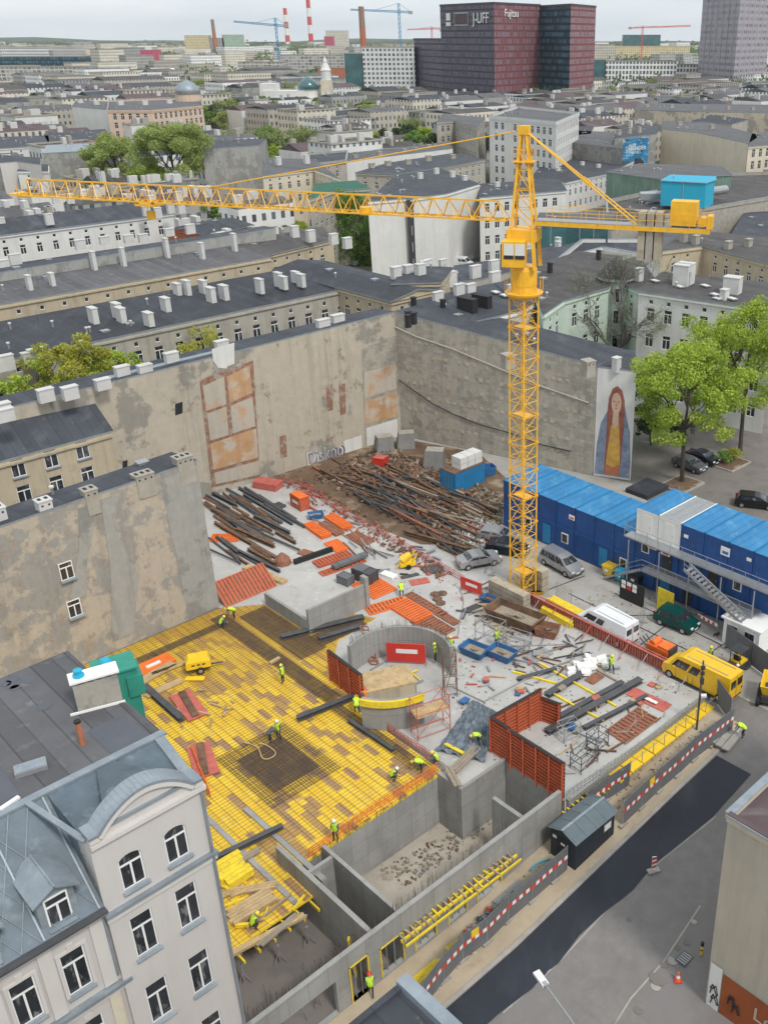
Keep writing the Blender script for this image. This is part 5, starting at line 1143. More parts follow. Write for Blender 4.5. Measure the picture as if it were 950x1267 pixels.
rubble('red and grey scrap along the orange safety net',[(345,600),(375,595),(470,650),(560,710),(545,722),(470,675)],420,['red_fade','steel_rust','dirt','form_rust'],(.05,.18))
# orange safety netting fence across the site
def net(label,pts,z=0,h=.9,mt='red_fade'):
    mb=MB()
    P3=[Vector(P(*p,z)) for p in pts]
    for a,b in zip(P3,P3[1:]):
        L=(b-a).length;n=max(2,int(L/.35))
        for i in range(n): q=a.lerp(b,i/n);mb.bar(q,q+Vector((rnd.uniform(-.1,.1),rnd.uniform(-.1,.1),h*rnd.uniform(.7,1))),.03,.03,M[mt])
        for k in range(4):
            hz=h*(k+.6)/4.4;mb.bar(a+Vector((0,0,hz)),b+Vector((0,0,hz+rnd.uniform(-.05,.05))),.03,.05,M[mt])
    return tag(mb.build('safety_net',loc=P3[0]),label,'safety net')
net('sagging orange safety net between the slab and the brown dirt pile',[(346,595),(380,608),(430,640),(480,668),(530,695),(575,722)])
net('orange safety net along the deck edge above the pit wall',[(382,1062),(420,1035),(470,1000),(510,976),(542,954)],mt='orange')
net('orange safety net on the deck edge beside the white tenement',[(238,930),(252,965),(262,990)],mt='orange')
net('red safety net along the deck edge below the round core',[(455,888),(480,905),(510,925),(545,948)],mt='red_fade')
# tools and boxes
def box_thing(name,label,cat,c,sx,sy,h,ang,mt,parts=(),z=0):
    x,y,zz=P(*c,z) if z is not None else c
    t=thing(name,label,cat,(x,y,zz),ang);mb=MB();mb.box(-sx/2,sx/2,-sy/2,sy/2,.1,h,M[mt]);b=mb.build('body',t,world=False)
    mb=MB()
    for a in(-1,1):
        for d in(-1,1): mb.bar((a*(sx/2),d*(sy/2),0),(a*(sx/2),d*(sy/2),h+.06),.09,.09,M[mt])
    for a in(-1,1): mb.bar((-sx/2,a*sy/2,h),(sx/2,a*sy/2,h),.08,.08,M[mt]);mb.bar((a*sx/2,-sy/2,h),(a*sx/2,sy/2,h),.08,.08,M[mt])
    mb.build('corner_frame',t,world=False)
    for (nm,x0,x1,y0,y1,z0,z1,m_) in parts: mb=MB();mb.box(x0,x1,y0,y1,z0,z1,M[m_]);mb.build(nm,t,world=False)
    return t
box_thing('tool_container','orange tool container with white lettering panel by the grey beams','container',(372,628),2.0,1.1,1.5,-48,'red_form',[('lid',-1.0,1.0,-.55,.55,1.5,1.6,'orange'),('panel',-.6,.6,-.6,-.57,.7,1.0,'white')])
def tub(label,c,sx,sy,h,ang,mt='blue_tub',fill='wood_old',z=0,name='waste_tub',cat='tub'):
    x,y,zz=P(*c,z);t=thing(name,label,cat,(x,y,zz),ang);mb=MB();k=1.25
    b=[(-sx/2,-sy/2),(sx/2,-sy/2),(sx/2,sy/2),(-sx/2,sy/2)]
    for i in range(4):
        j=(i+1)%4;o=[(*b[i],.1),(*b[j],.1),(b[j][0]*k,b[j][1]*k,h),(b[i][0]*k,b[i][1]*k,h)];mb.face(o,M[mt])
        I=.93;mb.face([(o[3][0]*I,o[3][1]*I,h),(o[2][0]*I,o[2][1]*I,h),(o[1][0]*I,o[1][1]*I,.15),(o[0][0]*I,o[0][1]*I,.15)],M[mt]);mb.face([o[3],o[2],(o[2][0]*I,o[2][1]*I,h),(o[3][0]*I,o[3][1]*I,h)],M[mt])
    mb.face([(p[0],p[1],.1) for p in b[::-1]],M[mt]);mb.face([(p[0],p[1],h*.55) for p in b],M[fill]);mb.build('shell',t,world=False)
    mb=MB()
    for i in range(9): 
        a=rnd.uniform(0,3);l=rnd.uniform(.2,.5)*sx;mb.bar((math.cos(a)*l*.5,math.sin(a)*l*.3,h*.6),(-math.cos(a)*l*.5,-math.sin(a)*l*.3,h*.75),.07,.07,M[rnd.choice(['wood','wood_old','steel_rust','galv'])])
    mb.build('scrap',t,world=False)
    for s_ in(-1,1): mb=MB();mb.cbox((0,s_*sy*.25,0),sx,.12,.1,M[mt]);mb.build('skid',t,world=False)
    return t
tub('small blue tub beside the orange tool container',(391,641),1.3,.9,.6,20)
tub('blue waste tub on the slab, left of the worker by the scaffold',(587,810),1.9,1.2,.8,-35)
tub('blue waste tub on the slab at the feet of the scaffold worker',(621,814),1.9,1.2,.8,-35)
tub('blue tub under the open scaffold near the red banner',(605,745),1.2,.8,.5,-35,'blue_tub','steel_dark')
tub('large rusty open skip full of scrap near the barrier',(637,772),4.2,1.8,1.3,-36,'steel_rust','wood_old',name='skip',cat='skip')
tub('orange rusty concrete bucket lying by the large skip',(677,786),1.6,1.2,.9,-20,'form_rust','dirt',name='concrete_bucket',cat='bucket')
tub('blue heap container by the wall behind the white crates',(604,588),1.2,1.0,1.2,30,'blue_tub','blue_tub')
def redbox(label,c): box_thing('crate',label,'crate',c,1.4,1.2,1.0,-20,'red',[('lid',-.7,.7,-.6,.6,1.0,1.06,'red_fade')])
redbox('bright red crate standing at the far corner by the walls',(471,575))
def hood(label,c,ang,s=1.0):
    x,y,_=P(*c,0);t=thing('concrete_hopper',label,'hopper',(x,y,0),ang);mb=MB()
    lo=[(-1.1,-.9),(1.1,-.9),(1.1,.9),(-1.1,.9)];hi=[(-.8,-.6),(1.1,-.6),(1.1,.75),(-.8,.75)]
    for i in range(4):
        j=(i+1)%4;mb.face([(lo[i][0]*s,lo[i][1]*s,0),(lo[j][0]*s,lo[j][1]*s,0),(hi[j][0]*s,hi[j][1]*s,2.0*s),(hi[i][0]*s,hi[i][1]*s,2.0*s)],M['concrete'])
    mb.face([(p[0]*s,p[1]*s,2.0*s) for p in hi],M['chimney_grey']);mb.build('body',t,world=False)
    mb=MB()
    for k in(-.6,.6): mb.bar((-1.12*s,k*s,.3),(-.84*s,k*s*.8,1.9*s),.08,.05,M['galv'])
    mb.bar((-1.0*s,-.8*s,.1),(1.0*s,-.8*s,.1),.1,.1,M['steel_dark']);mb.build('rib',t,world=False)
hood('grey trapezoid steel hopper by the white plaster panel',(475,558),25)
hood('dark grey steel hopper in the far corner of the site',(502,553),10)
hood('grey steel hopper left of the teal container',(537,577),-5,1.1)
t=thing('storage_container','teal storage container with a rusty roof below the far wall','container',XY(68.4,74.6,0))
mb=MB();ub(mb,66.0,70.6,73.4,75.8,.05,2.35,M['blue_mid']);
for k in range(15): ub(mb,66.2+k*.3,66.32+k*.3,73.35,73.4,.1,2.3,M['blue_mid'])
mb.build('body',t)
mb=MB();ub(mb,65.95,70.65,73.35,75.85,2.35,2.42,M['steel_rust']);mb.build('roof',t)
mb=MB()
for a in(66.0,70.6):
    for b in (73.4,75.8): ub(mb,a-.05,a+.05,b-.05,b+.05,0,2.4,M['blue_tub'])
mb.build('corner_post',t)
mb=MB();ub(mb,65.94,66.0,73.5,74.55,.1,2.25,M['blue_mid']);ub(mb,65.94,66.0,74.65,75.7,.1,2.25,M['blue_mid']);d=mb.build('door',t)
mb=MB();
for v_ in(74.45,74.75): mb.tube(XY(65.9,v_,.2),XY(65.9,v_,2.2),.025,M['galv'],5)
mb.build('lock_rod',d)
for k in range(3):
    mb=MB();u0=67.2+k*1.13;ub(mb,u0,u0+1.08,73.7,75.2,2.42,3.75,M['mesh_white']);ub(mb,u0-.01,u0+1.09,73.69,75.21,3.0,3.04,M['galv'])
    tag(mb.build('wrapped_crate',loc=XY(u0+.5,74.4,2.42)),['white wrapped crate on the teal container, left of three','white wrapped crate on the teal container, middle of three','white wrapped crate on the teal container, right of three'][k],'crate','white crates on the teal container')
def bundle(label,a,b,n,rows,w,h,mt,z=0,name='beam_bundle',cat='formwork beams'): return boards(label,a,b,n,rows,z,w,h,mt,name=name,cat=cat)
bundle('bundle of yellow formwork beams beside the red barrier, rear one',(680,748),(722,770),4,4,.2,.2,M['yellow_beam'])
bundle('lower bundle of yellow formwork beams beside the red barrier, front one',(672,756),(708,776),4,3,.2,.2,M['yellow_beam'])
# girders and timbers on the right half of the slab
for a,b,l,w,h in (((676,908),(792,843),'long dark steel girder lying across the right half of the slab',.6,.35),((690,890),(770,846),'second dark steel girder beside the longest one on the slab',.45,.3),((722,903),(800,863),'dark steel girder near the brown panel pair',.35,.3),((676,862),(722,834),'dark steel girder below the white plastic pile',.6,.3),((640,842),(688,829),'short dark girder near the blue tubs',.35,.25)):
    girder(a,b,.05,l,w,h)
for a,b,l in (((634,832),(700,850),'yellow timber beam from the blue tubs towards the slab middle'),((668,822),(762,875),'long yellow timber beam crossing the right part of the slab'),((682,858),(718,879),'yellow timber beam near the standing formwork'),((722,880),(746,893),'short yellow timber beam beside the dark girder'),((672,888),(684,897),'short yellow timber beam at the formwork foot'),((735,828),(770,848),'brown timber beam leaning on the girder end')):
    upx(a,b,.02,.16,.16,M['yellow_beam' if 'yellow' in l else 'wood_old'],'timber_beam',l,'timber beam')
for a,b,l in (((655,838),(710,815),'long pale pipe lying near the white plastic'),((660,845),(720,818),'second long pale pipe lying near the white plastic'),((598,868),(660,835),'thin pale pipe on the slab above the blue tarp'),((620,800),(700,797),'grey drain pipe lying between skip and bucket'),((560,850),(598,868),'thin rod lying across the open slab')):
    pa=P(*a,.08);pb=P(*b,.08);mb=MB();mb.tube(pa,pb,.06,M['galv'],8);tag(mb.build('pipe',loc=pa),l,'pipe')
def mkboard(label,c,L,W,ang,mt,name,h,z):
    mb=MB();mb.cbox((0,0,0),L,W,h,M[mt]);
    for k in (-.35,0,.35): mb.cbox((L*k,0,h),.1,W*.98,.04,M[mt])
    o=tag(mb.build(name),label,name.replace('_',' '));o.location=P(*c,z);o.rotation_euler=(0,0,R(ang));return o
flatb=lambda label,c,L,W,ang,mt,name='board',h=.08,z=.02: mkboard(label,c,L,W,ang,mt,name,h,z)
flatb('faded red sheet pile with a white strip near the slab edge',(802,866),3.4,1.2,-40,'red_fade','steel_sheet')
flatb('white strip lying on the faded red sheets',(803,866),1.4,.3,-40,'white','strip',.05,.2)
flatb('pink metal sheets lying below the yellow mixer',(519,720),1.8,1.0,20,'red_fade','steel_sheet')
flatb('white plastic roll lying left of the yellow mixer',(481,713),1.6,.8,-35,'white','plastic_sheet',.25)
flatb('dark steel sheet lying by the pink sheets',(507,713),1.8,.5,25,'steel_dark','steel_sheet')
flatb('grey steel mesh stack lying right of the pink sheets',(536,705),1.8,1.6,20,'steel_dark','mesh_stack',.15)
flatb('pale board lying by the skip near the scaffold',(665,812),2.4,1.2,40,'galv','steel_plate',.1)
flatb('long dark profile standing on edge between the dark girders',(388,690),4.2,.35,40,'black','steel_profile',.5)
flatb('grey U profile lying on the red formwork panels',(433,695),3.8,.7,42,'fence_grey','steel_profile',.3,.3)
flatb('rust brown pallet pile near the tool container',(345,697-70),1.3,1.0,-40,'steel_dark','pallet',.25)
flatb('red mesh basket standing by the patched wall',(332,603),3.0,1.6,-20,'red_fade','basket',.8)
flatb('pale timber planks stacked behind the red leaning panel',(322,711),4.0,.9,-35,'wood','plank_stack',.35)
flatb('second pale timber stack behind the red leaning panel',(335,716),3.6,.7,-30,'wood','plank_stack',.3)
# brown cone heap
x,y,_=P(350,697,0);mb=MB();mb.lathe((x,y,0),[(.9,0),(.75,.5),(.3,1.0),(.08,1.2)],M['form_rust'],9);tag(mb.build('rust_heap',loc=(x,y,0)),'small conical rust-brown heap on the slab','heap')
for k,(px,py) in enumerate(((541,742),(547,735),(538,736),(545,747))):
    x,y,_=P(px,py,0);mb=MB();mb.lathe((x,y,0),[(.42,0),(.46,.12),(.3,.2),(.1,.24)],M['steel_rust'],10);tag(mb.build('rusty_base',loc=(x,y,0)),['rusty round base on the slab, lowest of four','rusty round base on the slab, upper right of four','rusty round base on the slab, left of four','rusty round base on the slab, bottom of four'][k] if k in(1,2) else ['rusty round base on the slab, in the middle of four','','','rusty round base on the slab, nearest the formwork row'][k],'base')
# yellow mixer
def mixer():
    x,y,_=P(504,702,0);t=thing('concrete_mixer','small yellow machine with a tilted drum standing on the slab','mixer',(x,y,0),20)
    mb=MB();mb.cbox((0,0,.3),1.5,.8,.35,M['yellow']);mb.build('chassis',t,world=False);mb=MB();mb.tube((-.5,0,.9),(.35,0,1.4),.45,M['yellow'],12,.3);mb.build('drum',t,world=False)
    mb=MB();mb.bar((.3,-.4,.5),(.9,-.4,1.5),.12,.12,M['yellow']);mb.bar((.3,.4,.5),(.9,.4,1.5),.12,.12,M['yellow']);mb.bar((-.7,0,.5),(-1.1,0,.2),.15,.1,M['yellow']);mb.build('arm',t,world=False)
    for s_ in(-1,1): mb=MB();mb.tube((0,s_*.42,.25),(0,s_*.56,.25),.25,M['tyre'],10);mb.build('wheel',t,world=False)
mixer()
# banners
def banner(label,c,L,h,ang,z=0):
    x,y,_=P(*c,z);t=thing('barrier_board',label,'barrier',(x,y,z),ang);mb=MB();mb.box(-L/2,L/2,-.04,.04,.25,h,M['red']);mb.build('board',t,world=False)
    mb=MB();mb.box(-L*.25,L*.3,-.06,-.045,h*.55,h*.75,M['white']);mb.build('print',t,world=False)
    for s_ in(-1,1): mb=MB();mb.bar((s_*L/2,0,0),(s_*L/2,0,h+.1),.06,.06,M['galv']);mb.bar((s_*L/2,-.4,0),(s_*L/2,.4,0),.06,.05,M['galv']);mb.build('stand',t,world=False)
banner('red board with a white strip on a stand left of the ballast blocks',(583,735),2.4,1.5,-35)
banner('large faded red board with a white strip inside the round core',(503,822),3.2,2.0,-5)
# round core contents
cx,cy,_=P(478,858,0);t=thing('formwork_table','pale plywood work table inside the round core','work table',(cx,cy,0),20);mb=MB();mb.box(-2.1,2.1,-1.3,1.3,1.3,1.45,M['wood']);mb.build('top',t,world=False);mb=MB();mb.box(-2.1,2.1,-1.3,-1.2,.3,1.3,M['plaster_tan']);mb.box(-2.1,-2.0,-1.3,1.3,.3,1.3,M['plaster_tan']);mb.box(2.0,2.1,-1.3,1.3,.3,1.3,M['plaster_tan']);mb.build('side',t,world=False)
for a in(-2,2):
    for b in(-1.2,1.2): mb=MB();mb.bar((a,b,0),(a,b,1.3),.1,.1,M['wood']);mb.build('leg',t,world=False)
mb=MB();ring(mb,37.6,49.9,4.62,4.8,203,262,2.2,2.75,M['yellow_beam']);tag(mb.build('curved_formwork',loc=XY(36,47,2)),'curved yellow timber formwork on the rim of the round core','formwork')
mb=MB();p=Vector(P(450,775,1.8));q=Vector(P(464,822,.1))
for s_ in(-.3,.3): mb.bar(p+Vector((s_,0,0)),q+Vector((s_,0,0)),.1,.1,M['form_rust'])
for k in range(11): m_=p.lerp(q,k/10);mb.bar(m_+Vector((-.35,0,0)),m_+Vector((.35,0,0)),.08,.08,M['form_rust'])
tag(mb.build('ladder',loc=q),'brown ladderlike panel leaning inside the round core','ladder')
def scaffold(label,c,L,W,h,ang,mt='galv',lv=2,z=0,boards_=True):
    x,y,_=P(*c,z);t=thing('scaffold_tower',label,'scaffold',(x,y,z),ang);mb=MB()
    for a in(-1,1):
        for b in(-1,1): mb.tube((a*L/2,b*W/2,0),(a*L/2,b*W/2,h),.035,M[mt],6)
    for k in range(lv+1):
        zz=.3+(h-.35)*k/lv
        for b in(-1,1): mb.tube((-L/2,b*W/2,zz),(L/2,b*W/2,zz),.03,M[mt],5)
        for a in(-1,1): mb.tube((a*L/2,-W/2,zz),(a*L/2,W/2,zz),.03,M[mt],5)
    for b in(-1,1): mb.tube((-L/2,b*W/2,.3),(L/2,b*W/2,h-.1),.025,M[mt],5)
    mb.build('frame',t,world=False)
    if boards_: mb=MB();mb.box(-L/2,L/2,-W/2,W/2,h*.62,h*.62+.06,M['wood']);mb.build('plank_deck',t,world=False)
scaffold('wooden-decked scaffold tower right of the round core',(533,905),2.6,1.2,3.2,30,'red_fade',3)
scaffold('tall thin scaffold at the right rim of the round core',(557,858),1.0,1.0,4.0,10,'steel_rust',4,boards_=False)
scaffold('steel scaffold frame beside the worker in yellow by the skip',(607,797),2.2,1.3,2.4,-30,'galv',2,boards_=False)
scaffold('second low steel frame between the skip and blue tubs',(640,798),2.0,1.2,1.2,-30,'galv',2,boards_=False)
scaffold('small steel cage frame on the slab behind the wide formwork',(722,947),1.8,1.0,1.5,46,'steel_dark',2,boards_=False)
scaffold('second steel cage frame near the slab edge',(738,925),1.4,.9,1.5,46,'steel_dark',2,boards_=False)
scaffold('thin wire frame beside the long dark girder',(703,912),1.4,1.0,1.4,30,'galv',2,boards_=False)
t_=boards('timber planks heaped over the pit corner by the tarp',(560,955),(590,925),3,1,.3,.22,.1,M['wood_old'],name='plank_pile')
boards('crossed dark planks over the pit corner',(553,948),(566,972),2,1,.5,.25,.1,M['wood_old'],name='plank_pile')
boards('yellow plank lying on the blue-grey tarp',(549,920),(572,932),1,1,.3,.25,.1,M['yellow_beam'],name='plank')
boards('rusty timber braces inside the pit by the standing formwork',(612,985),(640,1000),3,1,-4.2,.2,.15,M['wood_old'],name='plank_pile')
# tarp
mb=MB();n=22
c4=[P(586,868,0),P(614,883,0),P(600,945,0),P(538,930,0)];grid_=[]
for i in range(n+1):
    for j in range(n+1):
        a=Vector(c4[0]).lerp(Vector(c4[1]),i/n);b=Vector(c4[3]).lerp(Vector(c4[2]),i/n);p=a.lerp(b,j/n);p.z=.15+.45*math.sin(math.pi*i/n)*math.sin(math.pi*j/n)+.22*math.sin(i*1.3+j*.7)*math.sin(j*.9)+rnd.uniform(0,.08)
        mb.v.append(tuple(p))
for i in range(n):
    for j in range(n): k=i*(n+1)+j;mb.f.append((k,k+n+1,k+n+2,k+1));mb.m.append(mb.mi(M['tarp']));mb.uv.append(None)
tag(mb.build('tarpaulin',loc=P(575,915,0)),'crumpled blue-grey tarpaulin spread on the slab below the core','tarpaulin')
# white plastic
mb=MB();x,y,_=P(725,829,0)
for k in range(26): q=Vector((rnd.gauss(0,.9),rnd.gauss(0,.5),rnd.uniform(.1,.35)));mb.obox(Vector((x,y,0))+q,(rnd.uniform(.15,.4),.05,rnd.uniform(-.1,.1)),(-.05,rnd.uniform(.1,.3),0),(0,.05,.12),M['white'])
tag(mb.build('plastic_pile',loc=(x,y,0)),'pile of crumpled white plastic film on the slab','plastic')
# hoses / cables
def hose(label,pts,z,r,mt,name='hose'):
    Q=[Vector(P(*p,z)) for p in pts];out=[]
    for i in range(len(Q)-1):
        p0=Q[max(0,i-1)];p1=Q[i];p2=Q[i+1];p3=Q[min(len(Q)-1,i+2)]
        for k in range(6):
            t=k/6;out.append(.5*((2*p1)+(p2-p0)*t+(2*p0-5*p1+4*p2-p3)*t*t+(3*p1-p0-3*p2+p3)*t**3))
    out.append(Q[-1]);mb=MB();mb.path(out,r,M[mt],6);tag(mb.build(name,loc=Q[0]),label,name)
hose('grey hose winding over the slab from the banner to the formwork row',[(568,728),(573,745),(568,770),(566,785),(555,790)],.06,.05,'galv')
hose('loop of yellow rope on the dark rebar mat in the deck',[(300,918),(318,924),(325,938),(335,938),(341,931),(330,922),(322,920)],.25,.05,'wood','rope')
hose('blue hose lying on the sand beside the navy shed',[(656,1077),(665,1068),(678,1064),(688,1064)],-1.9,.06,'turq')
# stack on path
boards('yellow timber beams lying on the sand behind the striped fence',(506,1222),(545,1190),4,1,-2.45,.13,.14,M['yellow_beam'],name='timber_beams')
boards('bundle of steel tubes lying on the sand behind the striped fence',(616,1120),(648,1092),6,2,-2.3,.1,.1,M['galv'],name='tube_bundle',cat='tubes')
tub('small yellow tray with clamps lying on the sandy path',(574,1172),1.6,.8,.3,40,'yellow_beam','steel_dark',z=-2.45)
x,y,z=P(887,915,-.3)
boards('grey concrete slabs lying at the street end of the fence',(888,925),(905,905),3,2,-.35,.5,.12,M['kerb'],name='slab_pile',cat='slabs')
# equipment on top of the box wall
box_thing('generator','dark grey equipment box standing behind the concrete box wall','equipment',(452,718),2.2,1.2,1.2,-35,'steel_dark',[('cover',-1.1,.2,-.6,.6,1.2,1.3,'fence_grey')])
box_thing('junction_box','grey junction box beside the equipment behind the box wall','equipment',(428,722),1.3,.9,.9,-35,'fence_grey')
# white roofed cabin and sheet fence on the right
t=thing('guard_cabin','white cabin with two dark windows by the grey sheet fence at the right','cabin',(*P(925,795,0)[:2],0),-44)
mb=MB();mb.box(-1.7,1.7,-1.4,1.8,.0,2.4,M['white']);mb.build('wall',t,world=False);mb=MB();mb.box(-1.9,1.9,-1.6,2.0,2.4,2.55,M['white']);mb.build('roof',t,world=False)
for s_ in(-.8,.8): mb=MB();mb.box(s_-.5,s_+.5,-1.44,-1.4,1.2,2.0,M['frame_white']);w=mb.build('window',t,world=False);mb=MB();mb.box(s_-.42,s_+.42,-1.47,-1.44,1.28,1.92,M['glass']);mb.build('pane',w,world=False)
a=UV(P(896,800,0));b=UV(P(960,848,0))
fence('plain grey sheet fence in front of the white cabin',[a[0],(a[0]+b[0])/2,b[0]],[a[1],(a[1]+b[1])/2,b[1]],h=2.1,stripe=False,group=None)
def barrierboard(px0,px1,label):
    pa=Vector(P(*px0,0));pb=Vector(P(*px1,0));t=thing('barrier_board',label,'barrier',pa);d=(pb-pa)
    mb=MB();mb.bar(pa+Vector((0,0,.9)),pb+Vector((0,0,.9)),.05,.28,M['white']);o=mb.build('board',t)
    mb=MB()
    for k in range(4): mb.bar(pa+d*(k+.1)/4.2+Vector((0,0,.9)),pa+d*(k+.6)/4.2+Vector((0,0,.9)),.07,.26,M['red'])
    mb.build('red_stripe',o)
    for p_ in(pa,pb): mb=MB();mb.bar(p_,p_+Vector((0,0,1.05)),.06,.06,M['galv']);mb.cbox(p_,.6,.3,.08,M['dark'],46);mb.build('post',t)
barrierboard((862,772),(886,785),'red and white barrier board in front of the walkway')
mb=MB();x,y,_=P(903,795,0);mb.box(-.3,.3,-.02,.02,1,1.5,M['yellow']);mb.bar((0,0,0),(0,0,1.5),.05,.05,M['galv']);o=tag(mb.build('warning_sign'),'yellow warning sign on a post by the sheet fence','sign');o.location=(x,y,0)
# traffic mesh fences round crane base
def meshfence(label,a,b,h=1.9):
    pa=Vector(P(*a,0));pb=Vector(P(*b,0));mb=MB();up=Vector((0,0,1));n=int((pb-pa).length/.18)
    for k in range(n+1): q=pa.lerp(pb,k/n);mb.bar(q,q+up*h,.014,.014,M['galv'])
    for k in range(7): mb.bar(pa+up*(.1+(h-.1)*k/6),pb+up*(.1+(h-.1)*k/6),.016,.016,M['galv'])
    for q in(pa,pb): mb.tube(q,q+up*(h+.05),.03,M['galv'],6);mb.cbox(q,.6,.25,.12,M['kerb'])
    tag(mb.build('mesh_fence',loc=pa),label,'fence','wire mesh fence panels')
meshfence('wire mesh fence panel in front of the left ballast block',(608,712),(640,735))
meshfence('wire mesh fence panel right of the crane base by the yellow beams',(688,742),(706,752))
meshfence('wire mesh fence panel by the open doors of the white van',(783,792),(796,770))
# ================= people =================
def person_mesh(pose):
    """continuous skinned body; returns body, vest, helmet meshes (local, feet at z=0, facing +x)"""
    J={}
    if pose=='stand': hip=.95;le=0;J=dict(pel=(0,0,.95),sp=(0,0,1.15),ch=(.02,0,1.36),nk=(.02,0,1.52),hd=(.04,0,1.66),ht=(.04,0,1.76))
    if pose=='stand':
        A=[((.02,.19,1.43),(.0,.25,1.15),(.12,.24,.92)),((.02,-.19,1.43),(.02,-.26,1.16),(.18,-.2,.98))];Lg=[((0,.1,.92),(.03,.12,.5),(0,.13,.08),(.14,.14,.04)),((0,-.1,.92),(.06,-.12,.5),(.02,-.13,.08),(.16,-.14,.04))]
    elif pose=='walk':
        J=dict(pel=(0,0,.93),sp=(.02,0,1.13),ch=(.05,0,1.34),nk=(.07,0,1.5),hd=(.1,0,1.64),ht=(.1,0,1.74))
        A=[((.05,.19,1.41),(-.1,.25,1.16),(-.08,.25,.92)),((.05,-.19,1.41),(.14,-.25,1.16),(.32,-.2,1.04))];Lg=[((0,.1,.9),(.22,.11,.5),(.25,.12,.08),(.39,.13,.04)),((0,-.1,.9),(.02,-.11,.48),(-.28,-.12,.14),(-.18,-.12,.04))]
    elif pose=='bend':
        J=dict(pel=(-.12,0,.86),sp=(.05,0,1.02),ch=(.27,0,1.1),nk=(.42,0,1.12),hd=(.54,0,1.1),ht=(.63,0,1.08))
        A=[((.3,.19,1.08),(.42,.22,.82),(.5,.15,.58)),((.3,-.19,1.08),(.45,-.22,.84),(.55,-.14,.62))];Lg=[((-.12,.1,.84),(.06,.14,.48),(-.05,.15,.08),(.1,.16,.04)),((-.12,-.1,.84),(.02,-.14,.48),(-.1,-.15,.08),(.04,-.16,.04))]
    else: # crouch
        J=dict(pel=(-.15,0,.4),sp=(-.05,0,.6),ch=(.08,0,.78),nk=(.18,0,.9),hd=(.26,0,1.0),ht=(.3,0,1.09))
        A=[((.1,.19,.82),(.22,.26,.58),(.42,.18,.42)),((.1,-.19,.82),(.25,-.26,.6),(.45,-.15,.45))];Lg=[((-.13,.1,.38),(.25,.18,.5),(.08,.18,.08),(.22,.19,.04)),((-.13,-.1,.38),(.22,-.18,.46),(.0,-.18,.08),(.14,-.19,.04))]
    V=[];E=[];Rr=[]
    def add(p,r,par=None):
        V.append(Vector(p));Rr.append(r);k=len(V)-1
        if par is not None:E.append((par,k))
        return k
    pe=add(J['pel'],.15);sp=add(J['sp'],.14,pe);ch=add(J['ch'],.165,sp);nk=add(J['nk'],.06,ch);hd=add(J['hd'],.095,nk);ht=add(J['ht'],.075,hd)
    hv=(Vector(J['hd'])-Vector(J['nk'])).normalized();fw=Vector((hv.z,0,-hv.x));add(Vector(J['hd'])+fw*.105-hv*.01,.018,hd)
    for a in A:
        s_=add(a[0],.075,ch);e=add(a[1],.05,s_);w=add(a[2],.033,e);d=(Vector(a[2])-Vector(a[1])).normalized();pm=add(Vector(a[2])+d*.07,.036,w)
        sd=Vector((-d.z,0,d.x)).normalized()
        for k in range(4):
            o=sd*(-.03+.02*k);l=(.075,.085,.08,.06)[k];f1=add(Vector(a[2])+d*(.07+l*.55)+o,.0095,pm);add(Vector(a[2])+d*(.07+l)+o+Vector((0,-.015 if a[0][1]>0 else .015,0)),.008,f1)
        th=add(Vector(a[2])+d*.06+sd*.045,.012,w);add(Vector(a[2])+d*.1+sd*.06,.01,th)
    for l in Lg:
        h_=add(l[0],.1,pe);k_=add(l[1],.065,h_);f=add(l[2],.045,k_);add(l[3],.04,f)
    me=bpy.data.meshes.new('person');me.from_pydata(V,E,[]);o=bpy.data.objects.new('tmp',me);C.objects.link(o)
    o.modifiers.new('s','SKIN');o.modifiers.new('u','SUBSURF').levels=1
    for sv,r in zip(me.skin_vertices[0].data,Rr): sv.radius=(r,r)
    me.skin_vertices[0].data[0].use_root=True
    bpy.context.view_layer.update();dg=bpy.context.evaluated_depsgraph_get();bm_=bpy.data.meshes.new_from_object(o.evaluated_get(dg));bpy.data.objects.remove(o)
    bm_.materials.clear();
    for n_ in('skin','trouser','shirt','black'): bm_.materials.append(M[n_])
    pel=Vector(J['pel']);nkp=Vector(J['nk'])
    def seg(p,a,b):
        a=Vector(a);b=Vector(b);t=max(0,min(1,(p-a).dot(b-a)/(b-a).length_squared));return (p-a.lerp(b,t)).length
    legs=[(l[i],l[i+1]) for l in Lg for i in(0,1)];feet=[(l[2],l[3]) for l in Lg]
    arms=[(a[0],a[1]) for a in A]+[(a[1],a[2]) for a in A];hands=[(a[2],Vector(a[2])+(Vector(a[2])-Vector(a[1])).normalized()*.17) for a in A]
    tor=[(J['pel'],J['sp']),(J['sp'],J['ch'])]
    for p in bm_.polygons:
        c=p.center;cand=[(min(seg(c,*s)-.06 for s in legs),1),(min(seg(c,*s)-.04 for s in feet),3),(min(seg(c,*s)-.05 for s in arms),2),(min(seg(c,*s)-.03 for s in hands),0),(min(seg(c,*s)-.15 for s in tor),2),(seg(c,J['nk'],J['ht'])-.08,0)]
        p.material_index=min(cand)[1];p.use_smooth=True
    # vest: torso faces pushed out
    b2=bmesh.new();b2.from_mesh(bm_)
    keep=[];
    for f in b2.faces:
        c=f.calc_center_median();dt=min(seg(c,*s) for s in tor);ok=dt<.23 and f.material_index==2 and min(seg(c,*s) for s in arms[2:])>.09
        if not ok: keep.append(f)
    bmesh.ops.delete(b2,geom=keep,context='FACES');b2.normal_update()
    for v in b2.verts: v.co+=v.normal*.022
    ve=bpy.data.meshes.new('vest');b2.to_mesh(ve);ve.materials.clear();ve.materials.append(M['vest'])
    for p in ve.polygons:p.material_index=0
    hm=MB();c=Vector(J['hd'])+hv*.035
    rings=[(.125,-.0),(.15,.0),(.122,.015),(.115,.06),(.085,.105),(.03,.125)]
